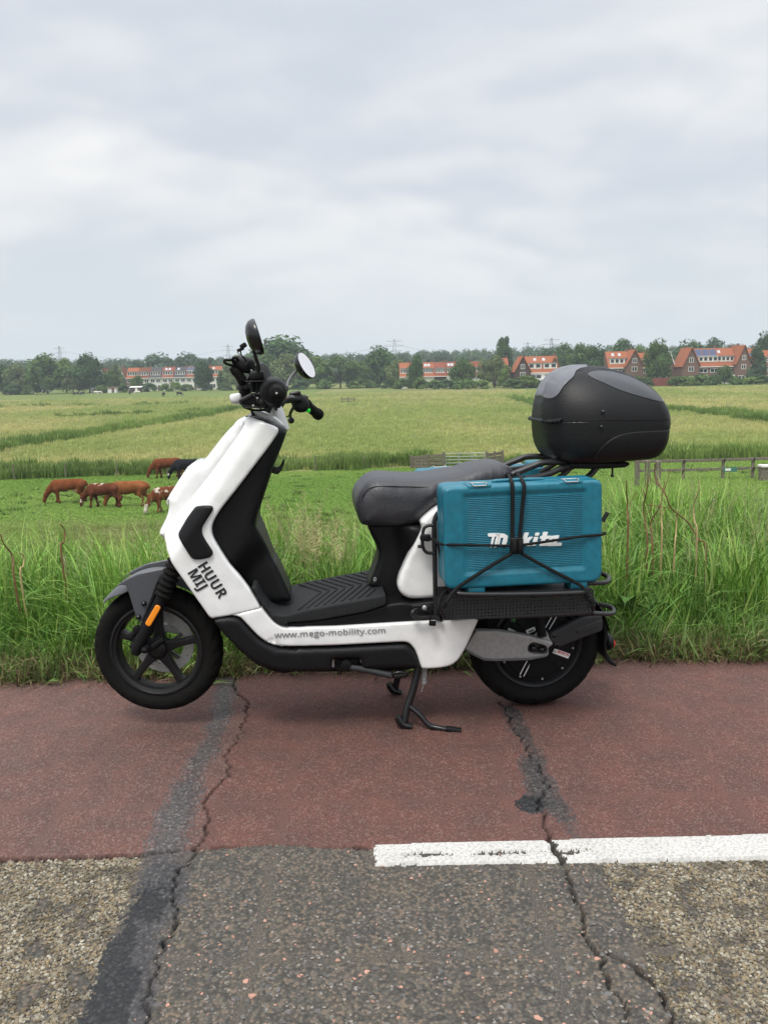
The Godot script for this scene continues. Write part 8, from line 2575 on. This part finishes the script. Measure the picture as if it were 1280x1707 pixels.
func build_case(side: float) -> void:
	var near := side > 0
	var o := local_thing("tool_case", "blue green plastic tool case strapped to the near side rack, white lettering on its lid" if near else "blue green plastic tool case on the far side, only its top showing over the seat", "tool case", "tool cases on the side racks")
	var c0 := Vector3(-0.3746, 0.8479, 0.32)
	var c1 := Vector3(0.1275, 0.5186, 0.32)
	var tilt := deg_to_rad(0.6)
	var w: float = (c1.x - c0.x) * 0.985
	var h: float = (c0.y - c1.y) * 0.98
	var mid := Vector3((c0.x + c1.x) / 2, (c0.y + c1.y) / 2, 0)
	if not near: mid += Vector3(-0.01, -0.016, 0)
	var r := [Vector2(-w / 2, -h / 2 + 0.015), Vector2(-w / 2 + 0.018, -h / 2), Vector2(w / 2 - 0.012, -h / 2), Vector2(w / 2 + 0.003, -h / 2 + 0.02), Vector2(w / 2, h / 2 - 0.012), Vector2(w / 2 - 0.012, h / 2), Vector2(-w / 2 + 0.012, h / 2 - 0.004), Vector2(-w / 2, h / 2 - 0.016)]
	var t := Transform3D(Basis(Vector3.BACK, tilt), mid)
	if not near: t = Transform3D(Basis(Vector3.UP, PI) * Basis(Vector3.BACK, -tilt), mid)
	var back := MB.new()
	moulded(back, rounded(r, 0.02), func(_q): return 0.252, func(_q): return 0.185, 0.010, 0.016)
	obj("case_bottom", back.mesh(), M.case_teal, o).transform = t
	var front := MB.new()
	var ix := 0.060
	moulded(front, rounded(r, 0.02), func(q):
		var inx: float = smoothstep(w / 2 - 0.062, w / 2 - 0.056, absf(q.x - 0.005))
		var iny: float = smoothstep(0.0, 0.006, q.y - (h / 2 - 0.032)) + smoothstep(0.0, 0.006, -h / 2 + 0.05 - q.y)
		return 0.314 + 0.006 * clampf(inx + iny, 0.0, 1.0)
		, func(_q): return 0.256, 0.010, 0.0075)
	var fo := obj("case_lid", front.mesh(), M.case_teal, o)
	fo.transform = t
	var seam := MB.new()
	moulded(seam, rounded(r.map(func(q): return q * 0.985), 0.02), func(_q): return 0.257, func(_q): return 0.251, 0.0, 0.02)
	obj("seam", seam.mesh(), M.black_matt, o).transform = t
	for k in 2:
		var ft := MB.new()
		ft.box(Vector3([-w / 2 + 0.10, w / 2 - 0.07][k], -h / 2 - 0.008, 0.28), Vector3(0.055, 0.026, 0.07), Basis.IDENTITY, 0.004)
		obj("foot", ft.mesh(), M.case_teal, o).transform = t
	for k in 2:
		var hx: float = [-w / 2 + 0.112, w / 2 - 0.098][k]
		var pad := MB.new()
		pad.box(Vector3(hx, h / 2 - 0.006, 0.285), Vector3(0.075, 0.016, 0.07), Basis.IDENTITY, 0.004)
		var po := obj("latch", pad.mesh(), M.case_teal, o)
		po.transform = t
		var wire := MB.new()
		var a := hx - 0.024
		var b := hx + 0.024
		wire.tube([Vector3(a, h / 2 + 0.003, 0.29), Vector3(a + 0.002, h / 2 + 0.005, 0.318), Vector3(a + 0.005, h / 2 - 0.002, 0.323), Vector3(b - 0.005, h / 2 - 0.002, 0.323), Vector3(b - 0.002, h / 2 + 0.005, 0.318), Vector3(b, h / 2 + 0.003, 0.29), Vector3(a, h / 2 + 0.003, 0.29)], 0.0018, 6)
		obj("latch_wire", wire.mesh(), M.steel, po)
	var hd := MB.new()
	hd.tube(spline([Vector3(-0.075, h / 2 - 0.004, 0.255), Vector3(-0.07, h / 2 + 0.001, 0.255), Vector3(0.07, h / 2 + 0.001, 0.255), Vector3(0.075, h / 2 - 0.004, 0.255)], 4), 0.006, 10)
	obj("handle", hd.mesh(), M.case_teal, o).transform = t
	if not near:
		for k in 2:
			var blk := MB.new()
			blk.box(Vector3([-w / 2 + 0.05, 0.05][k], h / 2 + 0.004, 0.25), Vector3(0.06, 0.026, 0.06), Basis.IDENTITY, 0.006)
			obj("latch", blk.mesh(), M.case_teal, o).transform = t
		return
	# ribs of the recessed panel
	var n := 40
	for k in n:
		var y := lerpf(h / 2 - 0.040, -h / 2 + 0.058, (k + 0.5) / n)
		var rb := MB.new()
		rb.box(Vector3(0.006, y, 0.3142), Vector3(w - 0.137, 0.0031, 0.0028), Basis.IDENTITY, 0.0009)
		obj("rib", rb.mesh(), M.case_teal, fo)
	# raised white lettering across the lid
	var name_plate := [
		[[Vector2(-0.2353, 0.6915), Vector2(-0.2143, 0.6922), Vector2(-0.1954, 0.691), Vector2(-0.2012, 0.6733), Vector2(-0.2069, 0.6486), Vector2(-0.2164, 0.648), Vector2(-0.2101, 0.6763), Vector2(-0.207, 0.6819), Vector2(-0.2138, 0.6822), Vector2(-0.2222, 0.6492), Vector2(-0.2279, 0.6479), Vector2(-0.2217, 0.682), Vector2(-0.2343, 0.683)], []],
		[[Vector2(-0.2143, 0.6917), Vector2(-0.1839, 0.6895), Vector2(-0.1722, 0.6827), Vector2(-0.1743, 0.6669), Vector2(-0.1805, 0.6486), Vector2(-0.1932, 0.6486), Vector2(-0.1859, 0.6774), Vector2(-0.1949, 0.6778), Vector2(-0.2001, 0.651), Vector2(-0.2095, 0.6493), Vector2(-0.2017, 0.6807)], []],
		[[Vector2(-0.1548, 0.6767), Vector2(-0.1321, 0.6753), Vector2(-0.1377, 0.648), Vector2(-0.1647, 0.648), Vector2(-0.1606, 0.6664)], [[Vector2(-0.15, 0.6665), Vector2(-0.1426, 0.6662), Vector2(-0.1452, 0.6557), Vector2(-0.1521, 0.656)]]],
		[[Vector2(-0.1216, 0.6897), Vector2(-0.1068, 0.6902), Vector2(-0.1141, 0.6693), Vector2(-0.1067, 0.6759), Vector2(-0.0929, 0.6765), Vector2(-0.1066, 0.6632), Vector2(-0.1001, 0.6486), Vector2(-0.1149, 0.6481), Vector2(-0.1182, 0.6578), Vector2(-0.1213, 0.6484), Vector2(-0.134, 0.6484)], []],
		[[Vector2(-0.0903, 0.6758), Vector2(-0.077, 0.6758), Vector2(-0.0847, 0.6491), Vector2(-0.0974, 0.6485)], []],
		[[Vector2(-0.0862, 0.6884), Vector2(-0.0729, 0.6884), Vector2(-0.076, 0.68), Vector2(-0.0887, 0.68)], []],
		[[Vector2(-0.0623, 0.6896), Vector2(-0.047, 0.69), Vector2(-0.0505, 0.6775), Vector2(-0.0367, 0.6774), Vector2(-0.0392, 0.6685), Vector2(-0.0536, 0.6686), Vector2(-0.0577, 0.6554), Vector2(-0.046, 0.6555), Vector2(-0.0491, 0.6466), Vector2(-0.0735, 0.647), Vector2(-0.0663, 0.6691), Vector2(-0.0727, 0.6688), Vector2(-0.0707, 0.6772), Vector2(-0.0648, 0.6775)], []],
		[[Vector2(-0.0399, 0.676), Vector2(-0.0111, 0.6781), Vector2(-0.0193, 0.6539), Vector2(-0.0022, 0.6543), Vector2(-0.0042, 0.6448), Vector2(-0.049, 0.6455), Vector2(-0.0439, 0.6634)], [[Vector2(-0.0328, 0.6683), Vector2(-0.0259, 0.668), Vector2(-0.03, 0.6554), Vector2(-0.0364, 0.6557)]]]
	]
	for l in name_plate:
		var mb := MB.new()
		slab(mb, rounded(l[0], 0.0012, 2), 0.315, 0.3192, 0.0, 0.006, l[1])
		obj("lettering", mb.mesh(false), M.decal_white, fo)
		var made := fo.get_child(fo.get_child_count() - 1)
		made.transform = t.affine_inverse()
		mb = null

func build_straps() -> void:
	var o := local_thing("elastic_strap", "black elastic strap net with a central buckle stretched over the near tool case", "strap")
	var z := 0.328
	var runs := [
		["cord", [Vector3(-0.1226, 0.8455, 0.12), Vector3(-0.1388, 0.8466, 0.2), Vector3(-0.1579, 0.8484, 0.3), Vector3(-0.1611, 0.8323, 0.326), Vector3(-0.1609, 0.7598, 0.327), Vector3(-0.1623, 0.6766, 0.33)], 0.0062],
		["cord", [Vector3(-0.0934, 0.8474, 0.12), Vector3(-0.106, 0.8483, 0.2), Vector3(-0.1232, 0.8473, 0.3), Vector3(-0.1246, 0.83, 0.326), Vector3(-0.1306, 0.7691, 0.327), Vector3(-0.1391, 0.6757, 0.33)], 0.0062],
		["cord", [Vector3(-0.429, 0.6636, 0.2), Vector3(-0.3972, 0.6606, 0.205), Vector3(-0.3772, 0.6538, 0.25), Vector3(-0.3682, 0.6611, 0.31), Vector3(-0.327, 0.6627, 0.328), Vector3(-0.2387, 0.6575, 0.33), Vector3(-0.1658, 0.654, 0.332)], 0.0043],
		["cord", [Vector3(-0.1342, 0.6548, 0.332), Vector3(-0.0651, 0.6612, 0.33), Vector3(0.0415, 0.6725, 0.328), Vector3(0.1198, 0.6749, 0.318), Vector3(0.1525, 0.6686, 0.27), Vector3(0.1737, 0.6553, 0.2)], 0.0043],
		["cord", [Vector3(-0.1644, 0.6294, 0.331), Vector3(-0.2335, 0.5896, 0.33), Vector3(-0.3123, 0.5419, 0.33), Vector3(-0.3448, 0.5185, 0.335), Vector3(-0.3702, 0.4878, 0.345)], 0.0056],
		["cord", [Vector3(-0.1327, 0.6281, 0.331), Vector3(-0.0482, 0.5775, 0.33), Vector3(0.0436, 0.5262, 0.33), Vector3(0.0693, 0.5036, 0.335), Vector3(0.087, 0.4747, 0.345)], 0.0056],
		["cord_tail", [Vector3(-0.3925, 0.6615, 0.21), Vector3(-0.3753, 0.6464, 0.22), Vector3(-0.3664, 0.6099, 0.23), Vector3(-0.3594, 0.5697, 0.235)], 0.0055],
		["cord_tail", [Vector3(-0.3048, 0.4878, 0.2), Vector3(-0.3571, 0.4935, 0.25), Vector3(-0.384, 0.4811, 0.3), Vector3(-0.3875, 0.4516, 0.31), Vector3(-0.3735, 0.4146, 0.28)], 0.006]
	]
	for q in runs:
		var mb := MB.new()
		mb.tube(spline(q[1], 6), q[2], 10)
		obj(q[0], mb.mesh(), M.cord, o)
	var bk := MB.new()
	var c := Vector3(-0.149, 0.6538, 0.332)
	bk.box(c, Vector3(0.041, 0.052, 0.016), Basis.IDENTITY, 0.005)
	var b := obj("buckle", bk.mesh(), M.black_plastic, o)
	for s in [-1, 1]:
		var lp := MB.new()
		lp.tube(spline([c + Vector3(0.009 * s, 0.016, 0.009), c + Vector3(0.009 * s, 0.008, 0.014), c + Vector3(0.009 * s, -0.008, 0.014), c + Vector3(0.009 * s, -0.016, 0.009)], 5), 0.0068, 10)
		obj("cord_loop", lp.mesh(), M.cord, b)
	for q in [Vector3(-0.1232, 0.8455, 0.12), Vector3(-0.0922, 0.8473, 0.12)]:
		var k := MB.new()
		k.ball(q, Vector3(0.013, 0.009, 0.012))
		obj("knot", k.mesh(), M.cord, o)
	var cl := MB.new()
	cl.box(Vector3(-0.4118, 0.6634, 0.205), Vector3(0.032, 0.022, 0.016), Basis(Vector3.BACK, -0.06), 0.003)
	obj("cord_clamp", cl.mesh(), M.black_plastic, o)
	var en := MB.new()
	en.box(Vector3(-0.3584, 0.5625, 0.235), Vector3(0.013, 0.024, 0.013), Basis(Vector3.BACK, 0.12), 0.003)
	obj("cord_end", en.mesh(), M.black_plastic, o)
	for q in [[Vector3(-0.3702, 0.4878, 0.345), Vector3(-0.3808, 0.4749, 0.345)], [Vector3(0.0825, 0.4819, 0.345), Vector3(0.091, 0.4636, 0.345)]]:
		var mb := MB.new()
		var path := []
		var rad := []
		for i in 21:
			path.append((q[0] as Vector3).lerp(q[1], i / 20.0))
			rad.append(0.0085 + 0.0018 * sin(TAU * 4.0 * i / 20.0))
		mb.tube(path, rad, 12)
		obj("cord_sleeve", mb.mesh(), M.cord, o)
	var hooks := MB.new()
	hooks.tube(spline([Vector3(-0.3808, 0.4749, 0.345), Vector3(-0.3854, 0.455, 0.34), Vector3(-0.3718, 0.4322, 0.32), Vector3(-0.3708, 0.4101, 0.28)], 5), 0.0035, 8)
	obj("hook", hooks.mesh(), M.black_gloss, o)
	hooks = MB.new()
	hooks.tube(spline([Vector3(0.091, 0.4636, 0.345), Vector3(0.0994, 0.4426, 0.33), Vector3(0.1049, 0.417, 0.3), Vector3(0.1141, 0.408, 0.29)], 5), 0.0035, 8)
	obj("hook", hooks.mesh(), M.black_gloss, o)
	var tie := local_thing("cable_tie", "thin black cable tie hanging from the lower rack tube beside the silver bolt", "cable tie")
	var tm := MB.new()
	tm.tube(spline([Vector3(-0.4161, 0.4239, 0.215), Vector3(-0.4061, 0.4247, 0.215), Vector3(-0.3987, 0.4102, 0.215), Vector3(-0.4027, 0.3897, 0.215), Vector3(-0.3978, 0.3817, 0.215)], 5), 0.0018, 6)
	obj("band", tm.mesh(), M.black_matt, tie)
	tm = MB.new()
	tm.box(Vector3(-0.394, 0.3828, 0.215), Vector3(0.022, 0.016, 0.01), Basis(Vector3.BACK, -0.1), 0.002)
	obj("head", tm.mesh(), M.black_matt, tie)
